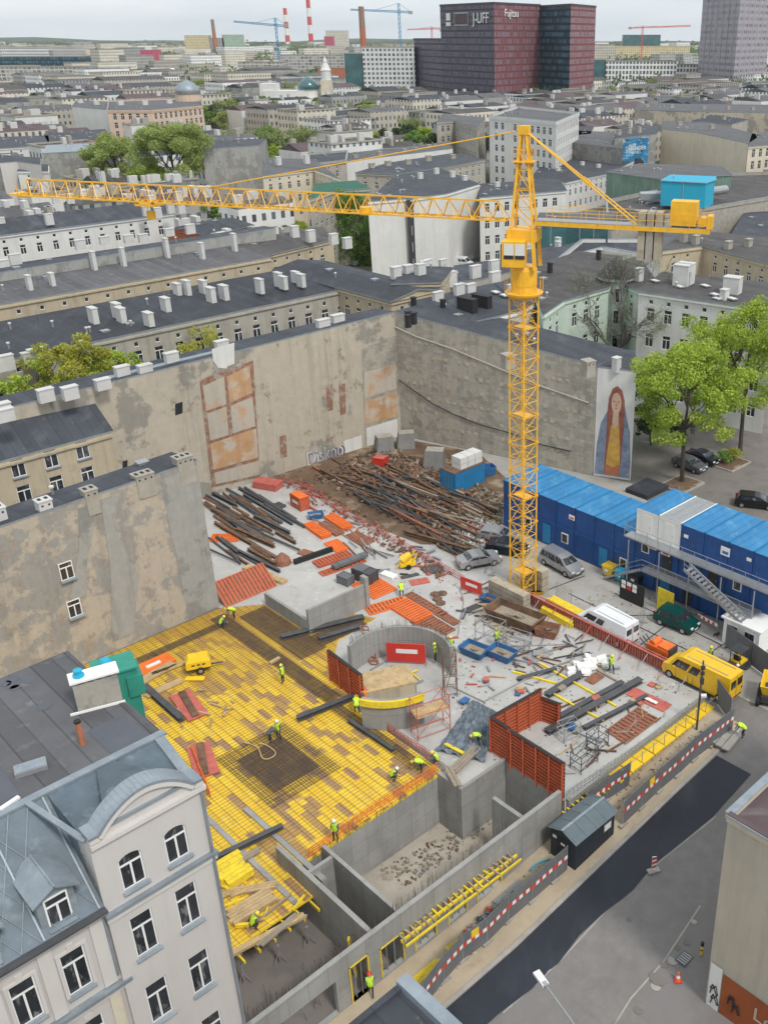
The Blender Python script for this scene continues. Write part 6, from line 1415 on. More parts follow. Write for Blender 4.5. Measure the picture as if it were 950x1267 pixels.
    k0=0;n=14;X=fw;Y=Vector((0,1,0))
    for r,z in rings:
        for i in range(n):
            t=2*math.pi*i/n;hm.v.append(tuple(c+hv*z+(X*math.cos(t)*(1.12 if math.cos(t)>0 and z<.01 else 1)+Y*math.sin(t))*r))
    for q in range(len(rings)-1):
        for i in range(n):
            j=(i+1)%n;hm.f.append((q*n+i,q*n+j,(q+1)*n+j,(q+1)*n+i));hm.m.append(hm.mi(M['helmet_y']));hm.uv.append(None)
    hm.f.append(tuple((len(rings)-1)*n+i for i in range(n)));hm.m.append(0);hm.uv.append(None)
    return bm_,ve,hm
PM={p:person_mesh(p) for p in('stand','walk','bend','crouch')}
def helmetmesh(hm,mt):
    me=bpy.data.meshes.new('helmet');me.from_pydata(hm.v,[],hm.f);me.materials.append(M[mt])
    for p in me.polygons:p.use_smooth=True
    return me
HC={};VC={}
def person(px,py,pose,ang,label,z=0,helmet='helmet_y',vest='vest',pos=None):
    x,y,zz=P(px,py,z) if pos is None else pos
    t=thing('person',label,'person',(x,y,zz),ang);b,v,h=PM[pose]
    inst(b,'body',t,(0,0,0))
    if vest:
        if (pose,vest) not in VC:
            q=v.copy();q.materials.clear();q.materials.append(M[vest]);VC[(pose,vest)]=q
        vv=inst(VC[(pose,vest)],'vest',t,(0,0,0))
    if (pose,helmet) not in HC: HC[(pose,helmet)]=helmetmesh(h,helmet)
    inst(HC[(pose,helmet)],'helmet',t,(0,0,0))
dz=.1
person(275,776,'crouch',20,'person in yellow vest and helmet crouching at the firewall end of the deck',dz)
person(290,765,'bend',200,'person in yellow vest bending beside the crouching one at the deck corner',dz)
person(351,845,'stand',160,'person in yellow vest walking the upper right deck beside the rebar strip',dz,'helmet_y')
person(346,915,'stand',240,'person in yellow vest and white helmet standing on the dark rebar mat',dz,'helmet_w')
person(335,918,'bend',40,'person in dark clothes bending over the dark rebar mat',dz,'helmet_y',None)
person(487,965,'crouch',0,'person in pale helmet kneeling on the lower right of the deck',dz,'helmet_w','vest')
person(521,955,'bend',200,'person in yellow vest bending at the deck edge near the core corner',dz)
person(540,945,'crouch',180,'person in yellow vest crouching just above the pit wall corner',.3)
person(592,922,'bend',210,'person in yellow helmet leaning over the planks beside the orange formwork',.3)
person(416,1040,'stand',250,'person with white helmet and orange trousers on the deck edge above the pit',dz,'helmet_w','vest')
person(755,832,'walk',-60,'person in yellow vest walking on the slab beside the red barrier',.03)
person(539,818,'stand',200,'person in yellow vest standing inside the right rim of the round core',.3)
person(558,810,'stand',90,'person in yellow vest half hidden behind the thin scaffold',.03)
person(615,800,'stand',120,'person in yellow vest working at the steel scaffold frame',.03)
person(497,738,'bend',100,'person in yellow vest bending over the orange formwork row',.03)
person(453,874,'stand',150,'person in red clothes standing beside the core formwork',dz,'helmet_r','vest_orange')
person(442,882,'bend',100,'person in yellow vest below the core formwork',dz)
person(459,1232,'walk',100,'person with red helmet and yellow vest at the doorway of the front wall',-2.45,'helmet_r')
person(918,912,'bend',160,'person in yellow vest bending at the end of the street fence',-.1)
person(909,845,'stand',0,'person in orange vest standing behind the yellow van',.0,'helmet_w','vest_orange')
person(878,822,'stand',200,'person in black and yellow clothes behind the yellow van roof',.0,'helmet_y')
person(315,1148,'crouch',30,'person with yellow helmet kneeling on the timber-covered deck end',dz)

net('low light mesh railing along the slab edge above the yellow shelf',[(700,990),(760,950),(820,908),(872,868)],mt='galv',h=.9)
rubble('small stones and dirt scattered on the sandy path',[(500,1235),(620,1110),(760,980),(880,890),(885,915),(760,1015),(620,1145),(520,1250)],500,['wood_old','kerb','dirt','galv'],(.02,.09),hh=.02)
rubble('litter and mud crumbs in the corners of the car yard',[(660,750),(800,720),(900,800),(860,880),(760,800)],350,['dirt','kerb','wood_old'],(.02,.08),hh=.02)
for k,(px,py) in enumerate(((548,868),(575,868),(598,842),(640,858),(668,812),(690,852),(712,905),(742,870),(786,870),(810,850))):
    x,y,_=P(px,py,.03);mb=MB();w_=rnd.uniform(.3,.8)
    for j in range(3): mb.cbox((rnd.uniform(-.3,.3),rnd.uniform(-.3,.3),j*.12),w_,rnd.uniform(.2,.6),.12,M[('wood','galv','wood_old','blue_tub','red_fade')[(k+j)%5]],rnd.uniform(0,90))
    o=tag(mb.build('material_pile'),'small mixed pile of boards and clamps on the bare slab','material pile','small mixed piles on the slab');o.location=(x,y,.03)
# ================= buildings =================
WM={}
def wmesh(w,h,kind='double'):
    k=(round(w,2),round(h,2),kind)
    if k in WM: return WM[k]
    m=MB();fw=.07;FW=M['frame_white'];y0,y1=-.03,.03
    for q in((-w/2,w/2,0,fw),(-w/2,w/2,h-fw,h),(-w/2,-w/2+fw,fw,h-fw),(w/2-fw,w/2,fw,h-fw)): m.box(q[0],q[1],y0,y1,q[2],q[3],FW)
    if kind!='hole':
        m.box(-.045,.045,y0-.01,y1,fw,(h*.68 if h>1.3 else h-fw),FW)
        if h>1.3: m.box(-w/2+fw,w/2-fw,y0-.015,y1,h*.68,h*.68+.09,FW)
    m.box(-w/2+fw,w/2-fw,-.005,.005,fw,h-fw,M['glass'])
    me=bpy.data.meshes.new('window');me.from_pydata(m.v,[],m.f)
    for t in m.mats: me.materials.append(t)
    me.polygons.foreach_set('material_index',m.m);WM[k]=me;return me
PMs={};SMs={}
def pmesh(w,h):
    k=(w,h)
    if k not in PMs:
        m=MB();m.box(-w/2+.07,w/2-.07,-.012,.004,.07,h-.07,M['glass']);o=m.build('pane');PMs[k]=o.data;bpy.data.objects.remove(o)
    return PMs[k]
def smesh(w,mt='zinc'):
    if (w,mt) not in SMs:
        m=MB();m.obox((0,-.12,-.04),(w/2+.08,0,0),(0,.17,.04),(0,-.01,.03),M[mt]);o=m.build('sill');SMs[(w,mt)]=o.data;bpy.data.objects.remove(o)
    return SMs[(w,mt)]
CHM={}
def chim_mesh(L,W,h,mt,pots):
    k=(L,W,h,mt,pots)
    if k not in CHM:
        m=MB();m.cbox((0,0,0),L,W,h,M[mt]);m.cbox((0,0,h),L+.12,W+.12,.1,M[mt])
        n=max(1,int(L/.45))
        for i in range(n):
            x=-L/2+L*(i+.5)/n
            if pots: m.cbox((x,0,h+.1),.22,W*.4,.05,M['black'])
            if pots or 'grey' in mt:
                for s_ in(-1,1): m.cbox((x,s_*(W/2+.005),h-.35),.16,.03,.14,M['dark'])
        o=m.build('chimney');CHM[k]=o.data;bpy.data.objects.remove(o)
    return CHM[k]
def facing(n,mid): return n[0]*(0-mid[0])+n[1]*(0-mid[1])>0
def building(label,poly,h,wall='plaster_tan',roof='felt',z0=0,win=None,floors=None,ww=1.05,wh=1.7,sp=2.6,rise=0,ridge='u',chim=(),name='tenement',cat='building',parapet=0,near=False,attic=True,cornice=True,over=.25,mono=None,group=None,frontonly=True,z_list=None):
    """poly: CCW world xy. win: 'u','v','uv' or '' = which faces (normals -EU / -EV) carry windows. z_list: roof height at each corner (mono pitch)"""
    ar=sum(poly[i][0]*poly[(i+1)%len(poly)][1]-poly[(i+1)%len(poly)][0]*poly[i][1] for i in range(len(poly)))
    if ar<0: poly=poly[::-1];z_list=z_list[::-1] if z_list else None
    n=len(poly);cx=sum(p[0] for p in poly)/n;cy=sum(p[1] for p in poly)/n
    t=thing(name,label,cat,(cx,cy,z0),0,group);Z=z_list or [h]*n
    wl=MB();wins=[]
    for i in range(n):
        a=poly[i];b=poly[(i+1)%n];L=math.dist(a,b)
        if L<.05: continue
        d=((b[0]-a[0])/L,(b[1]-a[1])/L);nn=(d[1],-d[0]);mid=((a[0]+b[0])/2,(a[1]+b[1])/2)
        zt=min(Z[i],Z[(i+1)%n]);holes=[]
        du=-(nn[0]*EU[0]+nn[1]*EU[1]);dv=-(nn[0]*EV[0]+nn[1]*EV[1])
        on=win and facing(nn,mid) and (('u' in win and du>.7) or ('v' in win and dv>.7) or 'a' in win)
        if on:
            k=max(1,int((L-1)/sp));s0=(L-(k-1)*sp)/2
            zs=floors or ([zt-1.5]if attic else [])+[zt-(3.8 if attic else 3.2)-3.4*q for q in range(int((zt-z0-1)/3.4))]
            for q in range(k):
                s=s0+q*sp
                for fi,zz in enumerate(zs):
                    small=attic and not floors and fi==0
                    w_,h_=(.65,.6) if small else (ww,wh)
                    if zz<z0+.5: continue
                    holes.append((s-w_/2,s+w_/2,zz,zz+h_));wins.append((a,d,nn,s,zz,w_,h_))
        zi,zj=Z[i],Z[(i+1)%n]
        if holes: wl.wall(a,b,z0,zt,holes,M[wall],.15)
        else: wl.face([(*a,z0),(*b,z0),(*b,zt),(*a,zt)],M[wall],[(0,z0),(L,z0),(L,zt),(0,zt)])
        if abs(zi-zj)>.01: wl.face([(*a,zt),(*b,zt),((*b,zj) if zj>zi else (*a,zi))],M[wall],[(0,zt),(L,zt),(L if zj>zi else 0,max(zi,zj))])
    W_=wl.build('wall',t)
    if cornice and win:
        m=MB()
        for i in range(n):
            a=poly[i];b=poly[(i+1)%n];L=math.dist(a,b);
            if L<1: continue
            d=((b[0]-a[0])/L,(b[1]-a[1])/L);nn=(d[1],-d[0])
            if facing(nn,a): m.bar((a[0]+nn[0]*.06,a[1]+nn[1]*.06,Z[i]-.35),(b[0]+nn[0]*.06,b[1]+nn[1]*.06,Z[(i+1)%n]-.35),.3,.22,M[wall])
        m.build('cornice',t)
    r=MB()
    if rise and n==4:
        # gable roof; ridge parallel to edge 0 ('u') or edge 1 ('v')
        P4=[Vector((*p,h)) for p in poly]
        if ridge=='v': P4=P4[1:]+P4[:1]
        mA=(P4[0]+P4[3])/2;mB_=(P4[1]+P4[2])/2;mA=mA+Vector((0,0,rise));mB_=mB_+Vector((0,0,rise))
        ov=(P4[0]-P4[3]).normalized()*over;e=(P4[1]-P4[0]).normalized()*over;dn=Vector((0,0,-rise*over/((P4[0]-P4[3]).length/2)))
        A0=P4[0]+ov-e+dn;B0=P4[1]+ov+e+dn;A1=P4[3]-ov-e+dn;B1=P4[2]-ov+e+dn;mA2=mA-e;mB2=mB_+e
        th=Vector((0,0,.16))
        r.face([A0+th,B0+th,mB2+th,mA2+th],M[roof]);r.face([mA2+th,mB2+th,B1+th,A1+th],M[roof])
        r.face([A0,B0,B0+th,A0+th],M['zinc']);r.face([B1,A1,A1+th,B1+th],M['zinc']);r.face([A1,mA2,mA2+th,A1+th][::-1],M['zinc']);r.face([A0,A0+th,mA2+th,mA2],M['zinc'])
        r.face([B0,mB2,mB2+th,B0+th],M['zinc']);r.face([mB2,B1,B1+th,mB2+th],M['zinc'])
        r.face([A0,A1,B1,B0],M[wall])
        r.face([P4[3],P4[0],mA],M[wall]);r.face([P4[1],P4[2],mB_],M[wall])
    else:
        th=.14
        if parapet:
            r.face([(*p,z+.0) for p,z in zip(poly,Z)],M[roof])
            for i in range(n):
                a=poly[i];b=poly[(i+1)%n];r.bar((*a,Z[i]+parapet/2),(*b,Z[(i+1)%n]+parapet/2),.35,parapet,M[wall]);r.bar((*a,Z[i]+parapet+.03),(*b,Z[(i+1)%n]+parapet+.03),.42,.05,M['zinc'])
        else:
            pp=[]
            for p in poly: v_=Vector((p[0]-cx,p[1]-cy));k=1+over/max(1,v_.length);pp.append((cx+v_.x*k,cy+v_.y*k))
            m0=len(r.v)
            r.face([(*p,z+th) for p,z in zip(pp,Z)],M[roof])
            for i in range(n): j=(i+1)%n;r.face([(*pp[i],Z[i]-.02),(*pp[j],Z[j]-.02),(*pp[j],Z[j]+th),(*pp[i],Z[i]+th)],M['zinc'])
            r.face([(*p,z-.02) for p,z in list(zip(pp,Z))[::-1]],M['zinc'])
    R_=r.build('roof',t)
    for k,(a,d,nn,s,zz,w_,h_) in enumerate(wins[:100]):
        loc=(a[0]+d[0]*s-nn[0]*.1-cx,a[1]+d[1]*s-nn[1]*.1-cy,zz-z0);ro=math.atan2(d[1],d[0])
        o=inst(wmesh(w_,h_,'hole' if h_<1 else 'double'),'window',t,loc,ro)
        if near: inst(pmesh(w_,h_),'pane',o,(0,0,0));inst(smesh(w_),'sill',o,(0,0,0))
    if len(wins)>100:
        big=MB()
        for (a,d,nn,s,zz,w_,h_) in wins[100:]:
            c=(a[0]+d[0]*s-nn[0]*.1,a[1]+d[1]*s-nn[1]*.1,zz);big.bar((c[0]-d[0]*w_/2,c[1]-d[1]*w_/2,zz+h_/2),(c[0]+d[0]*w_/2,c[1]+d[1]*w_/2,zz+h_/2),.05,h_,M['frame_white'])
            for q in(-1,1): big.bar((c[0]+d[0]*(q*w_/4-w_*.18)+nn[0]*.03,c[1]+d[1]*(q*w_/4-w_*.18)+nn[1]*.03,zz+h_/2),(c[0]+d[0]*(q*w_/4+w_*.18)+nn[0]*.03,c[1]+d[1]*(q*w_/4+w_*.18)+nn[1]*.03,zz+h_/2),.02,h_-.16,M['glass'])
        o=big.build('window_rows',t);o['kind']='stuff'
    for c in chim:
        # (x,y,zbase,L,W,h,mat,rotdeg,pots)
        x,y,zb,L,W,hh,mt,ro,pots=c;L=round(L*.8,1);hh=round(hh*rnd.choice((.8,.9,1.0)),1);inst(chim_mesh(L,W,hh,mt,pots),'chimney',t,(x-cx,y-cy,zb-z0),R(ro))
    nm=max(0,int(min(12,abs(ar)/2/55)))
    for _ in range(nm):
        a_,b_=rnd.random(),rnd.random();q0,q1,q3=poly[0],poly[1],poly[-1];x=q0[0]+(q1[0]-q0[0])*(.08+.84*a_)+(q3[0]-q0[0])*(.12+.76*b_);y=q0[1]+(q1[1]-q0[1])*(.08+.84*a_)+(q3[1]-q0[1])*(.12+.76*b_)
        if not inpoly(x,y,poly): continue
        zz=Z[0]*(1-a_)*(1-b_)+Z[1]*a_*(1-b_)+Z[2 if n>2 else 0]*a_*b_+Z[-1]*(1-a_)*b_+(rise*(1-abs(2*(b_ if ridge=='u' else a_)-1)) if n==4 else 0)
        k_=rnd.choice(('pipe','pipe','hatch','aerial'));inst(roofbit(k_),{'pipe':'vent_pipe','hatch':'roof_hatch','aerial':'aerial'}[k_],t,(x-cx,y-cy,zz-z0+.1),AR)
    return t
RBM={}
def roofbit(k):
    if k not in RBM:
        m=MB()
        if k=='pipe': m.tube((0,0,-.3),(0,0,.7),.11,M['galv'],7);m.tube((0,0,.7),(0,0,.85),.19,M['mesh_white'],7)
        elif k=='hatch': m.cbox((0,0,-.3),.9,.8,.55,M['zinc']);m.cbox((0,0,.25),1.0,.9,.06,M['galv'])
        else:
            m.tube((0,0,-.3),(0,0,1.9),.025,M['steel_dark'],4)
            for z_ in(1.4,1.6,1.8): m.bar((-.5,0,z_),(.5,0,z_),.025,.025,M['galv'])
        o=m.build(k);RBM[k]=o.data;bpy.data.objects.remove(o)
    return RBM[k]
def rect(u0,u1,v0,v1): return [XY(u0,v0),XY(u1,v0),XY(u1,v1),XY(u0,v1)]
def chrow(px,z,L=1.6,W=.6,h=1.6,mt='chimney_white',rot=46,pots=0,sink=.3):
    """chimney at each photo pixel of its base, roof height z"""
    out=[]
    for p in px:
        x,y,_=P(p[0],p[1],z);k=p[2] if len(p)>2 else 1;out.append((x,y,z-sink,L*(k if k<1.5 else k*.8),W,h*(k if len(p)<4 else p[3])+sink,mt,rot,pots))
    return out
# --- firewall block wall A (left/back) : thin lean-to roof behind it ---
a0=FV(0,507,93.3);b0=FV(487,388,91.6)
wa=[XY(20,93.4),XY(73.2,91.4),XY(73.2,95.4),XY(20,96.8)]
building('long beige firewall building behind the dirt pile with a narrow dark roof',wa,15.6,'wall_beige','felt',z_list=[14.8,15.95,15.6,14.9],over=.1,chim=
 chrow([(8,517),(58,493),(88,490),(128,478),(152,463),(180,460),(213,447),(275,432)],15.4,1.7,.7,.9,rot=46,pots=0)+chrow([(400,403),(418,397)],15.9,2.0,.7,1.0,rot=46),name='firewall_building')
wlA=[o for o in C.objects if o.get('label','').startswith('long beige firewall')][0]
def onA(px0,py0,px1,py1,mt,name,off=.03,lab=None,poly=None):
    """flat plaster or brick field on wall A's plane, outline in pixels"""
    pts=poly or [(px0,py0),(px1,py0),(px1,py1),(px0,py1)]
    a=Vector((*XY(20,93.4),0));b=Vector((*XY(73.2,91.4),0));d=(b-a).normalized();n=Vector((d.y,-d.x,0))
    out=[]
    for p in pts:
        r=Vector(ray(*p));o=Vector((0,0,H));t_=(a-o).dot(n)/r.dot(n);out.append(o+r*t_)
    m=MB();m.face([p+n*off for p in out],M[mt],[((p-a).dot(d),p.z) for p in out])
    k=len(out)
    for i in range(k): j=(i+1)%k;m.face([out[i],out[j],out[j]+n*off,out[i]+n*off],M[mt])
    o=m.build(name,wlA);
    if lab:o['label']=lab
    return o
mat('fade_plaster',(.47,.43,.36),.95,.1,.5,[((.5,.3,.17),.5,.5,.7),((.3,.27,.22),1.1,.6,.75)],streak=.3)
mat('orange_plaster',(.5,.3,.16),.95,.15,.5,[((.5,.44,.36),.6,.45,.6),((.32,.24,.17),1.3,.62,.75)],streak=.4)
mat('brick_old',(.28,.15,.1),.95,.35,2,[((.34,.3,.25),1.5,.5,.62)],bump=.4)
mat('graf_mid',(.3,.3,.36),.8,.3,2);mat('plaster_beige',(.5,.445,.36),.92,.08,.2,[((.42,.4,.34),.3,.5,.75)],streak=.3);mat('graffiti',(.05,.05,.06),.8,.1,1)
onA(0,0,0,0,'brick_old','brick_frame',.04,'faded brick outline of a removed house',poly=[(247,470),(313,446),(322,590),(262,603)])
onA(0,0,0,0,'fade_plaster','plaster_panel',.07,None,poly=[(251,478),(277,466),(280,500),(255,508)])
onA(0,0,0,0,'orange_plaster','plaster_panel',.07,None,poly=[(281,466),(308,452),(312,486),(284,498)])
onA(0,0,0,0,'fade_plaster','plaster_panel',.07,None,poly=[(256,512),(280,503),(283,538),(260,545)])
onA(0,0,0,0,'fade_plaster','plaster_panel',.07,None,poly=[(285,502),(312,491),(316,527),(288,536)])
onA(0,0,0,0,'orange_plaster','plaster_panel',.07,None,poly=[(260,549),(317,530),(319,566),(264,581)])
onA(0,0,0,0,'fade_plaster','plaster_panel',.07,None,poly=[(265,585),(320,570),(321,587),(267,599)])
onA(0,0,0,0,'wall_block','bare_wall_field',.02,'bare grey block field in the far corner',poly=[(447,432),(489,415),(492,540),(452,558)])
onA(0,0,0,0,'fade_plaster','plaster_panel',.05,None,poly=[(450,461),(489,450),(490,481),(451,493)])
onA(0,0,0,0,'orange_plaster','plaster_panel',.05,None,poly=[(451,497),(490,485),(491,515),(452,525)])
onA(0,0,0,0,'plaster_white','plaster_panel',.05,'white plaster panel in the corner',poly=[(453,530),(491,518),(492,542),(454,557)])
onA(0,0,0,0,'plaster_white','plaster_panel',.05,None,poly=[(425,546),(447,539),(448,560),(427,566)])
for p in ([(403,477),(411,475),(412,507),(405,509)],[(419,476),(427,474),(428,512),(421,514)],[(346,540),(354,538),(355,565),(347,567)]): onA(0,0,0,0,'brick_old','brick_patch',.02,None,poly=p)
for p in ([(217,500),(226,497),(226,511),(217,514)],[(152,571),(158,569),(158,578),(152,580)]): onA(0,0,0,0,'black','window_opening',.03,None,poly=p)
onA(0,0,0,0,'plaster_white','white_patch',.03,None,poly=[(262,432),(290,424),(290,450),(282,453),(280,456),(270,455),(264,446)])
# graffiti lettering on the wall
a=Vector((*XY(20,93.4),0));b=Vector((*XY(73.2,91.4),0));dA=(b-a).normalized();nA=Vector((dA.y,-dA.x,0))
r_=Vector(ray(402,562));q_=Vector((0,0,H))+r_*((a-Vector((0,0,H))).dot(nA)/r_.dot(nA));gang=math.atan2(dA.y,dA.x)
for off,sz,mt_,ex,dx in((.05,2.3,'graffiti',.02,.1),(.09,2.2,'mesh_white',.02,0),(.13,2.0,'graf_mid',.01,.05)):
    o=text_mesh('Diskno',sz,M[mt_],'graffiti',wlA,q_+nA*off+dA*dx,R(90),gang,ex);o.scale=(.85,1.15,1)
# --- wall B block ---
B0=XY(73.2,91.4);B1_=XY(80.6,65.6)
poly=[B1_,XY(88,66.5),XY(81,93),B0]
t=building('tall grey concrete block firewall between the corner and the mural',poly,15.3,'wall_block','felt',z_list=[13.2,13.0,15.6,16.0],over=.05,name='firewall_building',chim=chrow([(628,452),(727,462)],13.8,1.4,1.2,1.6,'chimney_grey',rot=30)+chrow([(505,402),(512,398)],15.9,.7,.5,1.1,'black',rot=60))
dB=(Vector((*B1_,0))-Vector((*B0,0))).normalized();nB=Vector((dB.y,-dB.x,0))
if nB.dot(Vector((-EU[0],-EU[1],0)))<0: nB=-nB
mb=MB()
for r_ in range(7):
    for k in range(26):
        if rnd.random()<.35: continue
        c=Vector((*B0,0))+dB*(1.5+k*.95+rnd.uniform(-.1,.1))+Vector((0,0,2.2+r_*1.75+.12*k*0))+nB*.02
        if c.z>13.4-k*.07: continue
        mb.obox(c,dB*.22,nB*.03,(0,0,.17),M['stone_tan' if rnd.random()<.6 else 'fade_plaster'])
mb.build('beam_socket',t)['kind']='stuff'
mb=MB();mb.path([Vector((*B0,0))+dB*s+Vector((0,0,z))+nB*.12 for s,z in((.2,7.5),(2,6.6),(5,5.2),(8,4.3),(12,3.6),(16,3.3),(20,2.6),(24,2.5))],.06,M['black'],6);mb.build('cable',t)
mb=MB();mb.path([Vector((*B0,0))+dB*s+Vector((0,0,z))+nB*.05 for s,z in((0,14.2),(3,13.4),(8,12.6),(14,11.2),(20,9.8),(26,8.8))],.1,M['plaster_grey'],5);mb.build('old_roof_line',t)
# --- mural building end ---
Mu0=XY(80.62,65.55);Mu1=XY(82.4,61.5)
t=building('narrow house end with a tall painted mural beside the courtyard',[Mu1,XY(88.4,66.35),XY(86,68),Mu0],13.1,'plaster_white','felt',name='mural_building',over=.05,chim=chrow([(762,457)],13.1,1.0,.7,1.5,'chimney_white'))
A=Vector((*Mu0,0));B=Vector((*Mu1,0));d=(B-A).normalized();n=Vector((d.y,-d.x,0));
if n.y>0:n=-n
Lm=(B-A).length
def mur(pts,mt,name,off):
    m=MB();m.face([A+d*x*Lm+Vector((0,0,z*13.1))+n*off for x,z in pts],M[mt]);o=m.build(name,mural);return o
mural=None
mb=MB();mb.face([A+n*.02+Vector((0,0,.1)),B+n*.02+Vector((0,0,.1)),B+n*.02+Vector((0,0,13)),A+n*.02+Vector((0,0,13))],M['plaster_white']);mural=mb.build('mural',t)
mat('mur_cloak',(.2,.25,.34),.9,.3,1.2,[((.5,.5,.5),4,.6,.66)]);mat('mur_hair',(.3,.11,.075),.9,.3,1.2);mat('mur_skin',(.62,.42,.32),.9,.08,2);mat('mur_robe',(.62,.36,.08),.9,.25,1.2);mat('mur_red',(.45,.17,.08),.9,.2,1.5)
mural_o=mural
def ell(cx,cz,rx,rz,n_=20): return [(cx+rx*math.cos(2*math.pi*i/n_),cz+rz*math.sin(2*math.pi*i/n_)) for i in range(n_)]
def murp(pts,mt,name,off):
    m=MB();m.face([A+d*x*Lm+Vector((0,0,z*13.1))+n*off for x,z in pts],M[mt]);o=bpy.data.objects.new(name,None);bpy.data.objects.remove(o);o=m.build(name,mural);o['label']={'cloak':'blue-grey starry cloak','hair':'long red-brown hair','face':'pale face','robe':'orange-yellow robe','hem':'rust red hem'}.get(name,name);return o
murp([(.02,.02),(.06,.3),(.14,.5),(.3,.62),(.34,.7),(.74,.7),(.8,.6),(.92,.45),(.97,.2),(.97,.02)],'mur_cloak','cloak',.03)
murp([(.27,.03),(.3,.3),(.3,.6),(.33,.74),(.42,.83),(.54,.855),(.66,.82),(.74,.73),(.76,.5),(.72,.2),(.7,.03)],'mur_hair','hair',.034)
murp([(.3,.03),(.36,.3),(.42,.5),(.62,.52),(.68,.3),(.7,.03)],'mur_robe','robe',.038)
murp([(.3,.03),(.33,.13),(.5,.1),(.68,.14),(.7,.03)],'mur_red','hem',.042)
murp(ell(.53,.7,.13,.095),'mur_skin','face',.042);murp([(.46,.63),(.6,.63),(.61,.52),(.52,.46),(.44,.52)],'mur_skin','neck',.04)
for x_ in(.47,.59): murp(ell(x_,.715,.03,.006,8),'mur_hair','eye',.046)
murp(ell(.53,.655,.035,.007,8),'mur_red','mouth',.046);murp([(.525,.71),(.55,.675),(.51,.675)],'mur_red','nose',.046)
murp(ell(.53,.36,.03,.02,12),'fade_plaster','brooch',.046)
# --- B2: big patchy firewall left ---
t=building('big patchy firewall house at the left edge of the yellow deck',rect(5,34.95,70.9,75.4),13.7,'wall_patchy','felt',z_list=[13.5,14.2,13.6,12.6],over=.1,name='firewall_building',
 chim=[(*XY(34.0,71.35),12.5,1.8,1.0,2.6,'chimney_grey',46,1),(*XY(30.4,71.3),12.5,1.9,1.0,2.4,'chimney_grey',46,1),(*XY(26.0,71.3),12.5,1.3,1.0,2.5,'chimney_grey',46,1),(*XY(22.6,71.4),12.5,1.2,.9,2.4,'chimney_white',46,1),(*XY(19.6,72.4),12.5,1.3,1.1,2.6,'chimney_white',46,1)])
for (px,py,px2,py2) in ((77,692,92,718),(87,740,102,764)):
    u_,z_=FV((px+px2)/2,py2-2,70.9);x,y=XY(u_,70.83);o=inst(wmesh(1.05,1.5),'window',t,(x-t.location.x,y-t.location.y,z_),AR);inst(pmesh(1.05,1.5),'pane',o,(0,0,0));inst(smesh(1.05),'sill',o,(0,0,0))
mb=MB();mb.face([XY(32.0,70.87,.2),XY(34.93,70.87,.2),XY(34.93,70.87,13.9),XY(31.6,70.87,13.6)],M['wall_grey'],[(0,0),(3,0),(3,13),(0,13)]);mb.build('render_strip',t)
mb=MB();mb.face([XY(22.6,70.86,6),XY(24.0,70.86,6),XY(24.6,70.86,9),XY(26.5,70.86,13.4),XY(24.8,70.86,13.4),XY(24.2,70.86,10)],M['wall_grey'],[(0,0),(2,0),(2,3),(3,7),(1,7),(1,4)])
mb.face([XY(25.2,70.86,1),XY(27.0,70.86,1),XY(28.4,70.86,6),XY(27.2,70.86,11),XY(28.0,70.86,13.4),XY(26.6,70.86,13.4),XY(26.3,70.86,8)],M['wall_grey'],[(0,0),(2,0),(3,5),(2,10),(3,12),(1,12),(1,7)]);mb.build('render_patch',t)
# --- B3: left tan house with windows behind B2 ---
pA=P(0,568,11.0);pB=P(130,530,11.0);ua,va=UV(pA);ub_,vb=UV(pB)
poly=[XY(12,(va+vb)/2),XY(36.6,(va+vb)/2),XY(36.6,93.2+4),XY(12,93.2+4)]
vb3=(va+vb)/2
poly=[XY(12,vb3-2.2),XY(36.0,vb3-2.2),XY(36.0,93.1),XY(12,93.1)]
building('tan tenement wing with white windows left of the long firewall',poly,11.6,'plaster_tan','felt',win='v',ww=1.25,wh=1.75,sp=3.0,near=True,z_list=[11.4,11.4,13.6,13.6],over=.25,floors=[10.0-.45,6.9,3.4],chim=chrow([(10,520)],13.6,1.2,.8,2.2,'chimney_white'))
# --- T2, T3, T4 rows ---
building('long tan tenement row with small attic windows directly behind the firewall',rect(12,88,112,126),14.0,'plaster_grey','felt',win='v',ww=1.2,wh=1.8,sp=2.75,z_list=[13.9,14.1,14.8,14.65],chim=
 chrow([(8,455),(40,448),(48,446)],14.2,2.2,.7,1.5)+chrow([(105,438),(117,398),(146,392),(151,396),(185,400),(206,383),(262,372),(278,369)],14.6,1.9,.7,1.7,rot=136)+chrow([(322,360),(345,352),(351,355),(366,347),(373,352),(220,362),(232,362),(252,360)],15,1.7,.6,1.6,rot=136))
building('corner tenement wing closing the long row near the firewall corner',[XY(80,100.5),XY(89,100.5),XY(89,128),XY(80,128)],14.5,'plaster_tan','felt',win='uv',sp=2.6,chim=chrow([(498,342),(524,336),(530,334),(548,332)],14.6,1.6,.6,1.5),rise=.8,ridge='v')
building('second tan tenement row with tall white chimney slabs',rect(16,86,138,148.3),14.0,'plaster_tan','felt_grey',win='v',ww=1.1,wh=1.7,sp=3.1,z_list=[13.9,14.1,14.6,14.7],chim=
 chrow([(38,358),(66,353)],14.4,1.2,.55,1.9,rot=136)+chrow([(118,335),(154,330),(208,320),(251,320),(291,311)],14.5,1.3,.55,3.1,rot=136))
building('grey firewall strip standing behind the tall white chimneys',rect(22,94,148.4,152.5),16,'wall_grey','felt',z_list=[15.7,16.4,16.2,15.5],over=.1,name='firewall_building',chim=chrow([(5,330),(20,325),(100,306),(130,300),(160,298),(178,297),(210,290),(236,287)],16,2.0,.7,1.2))
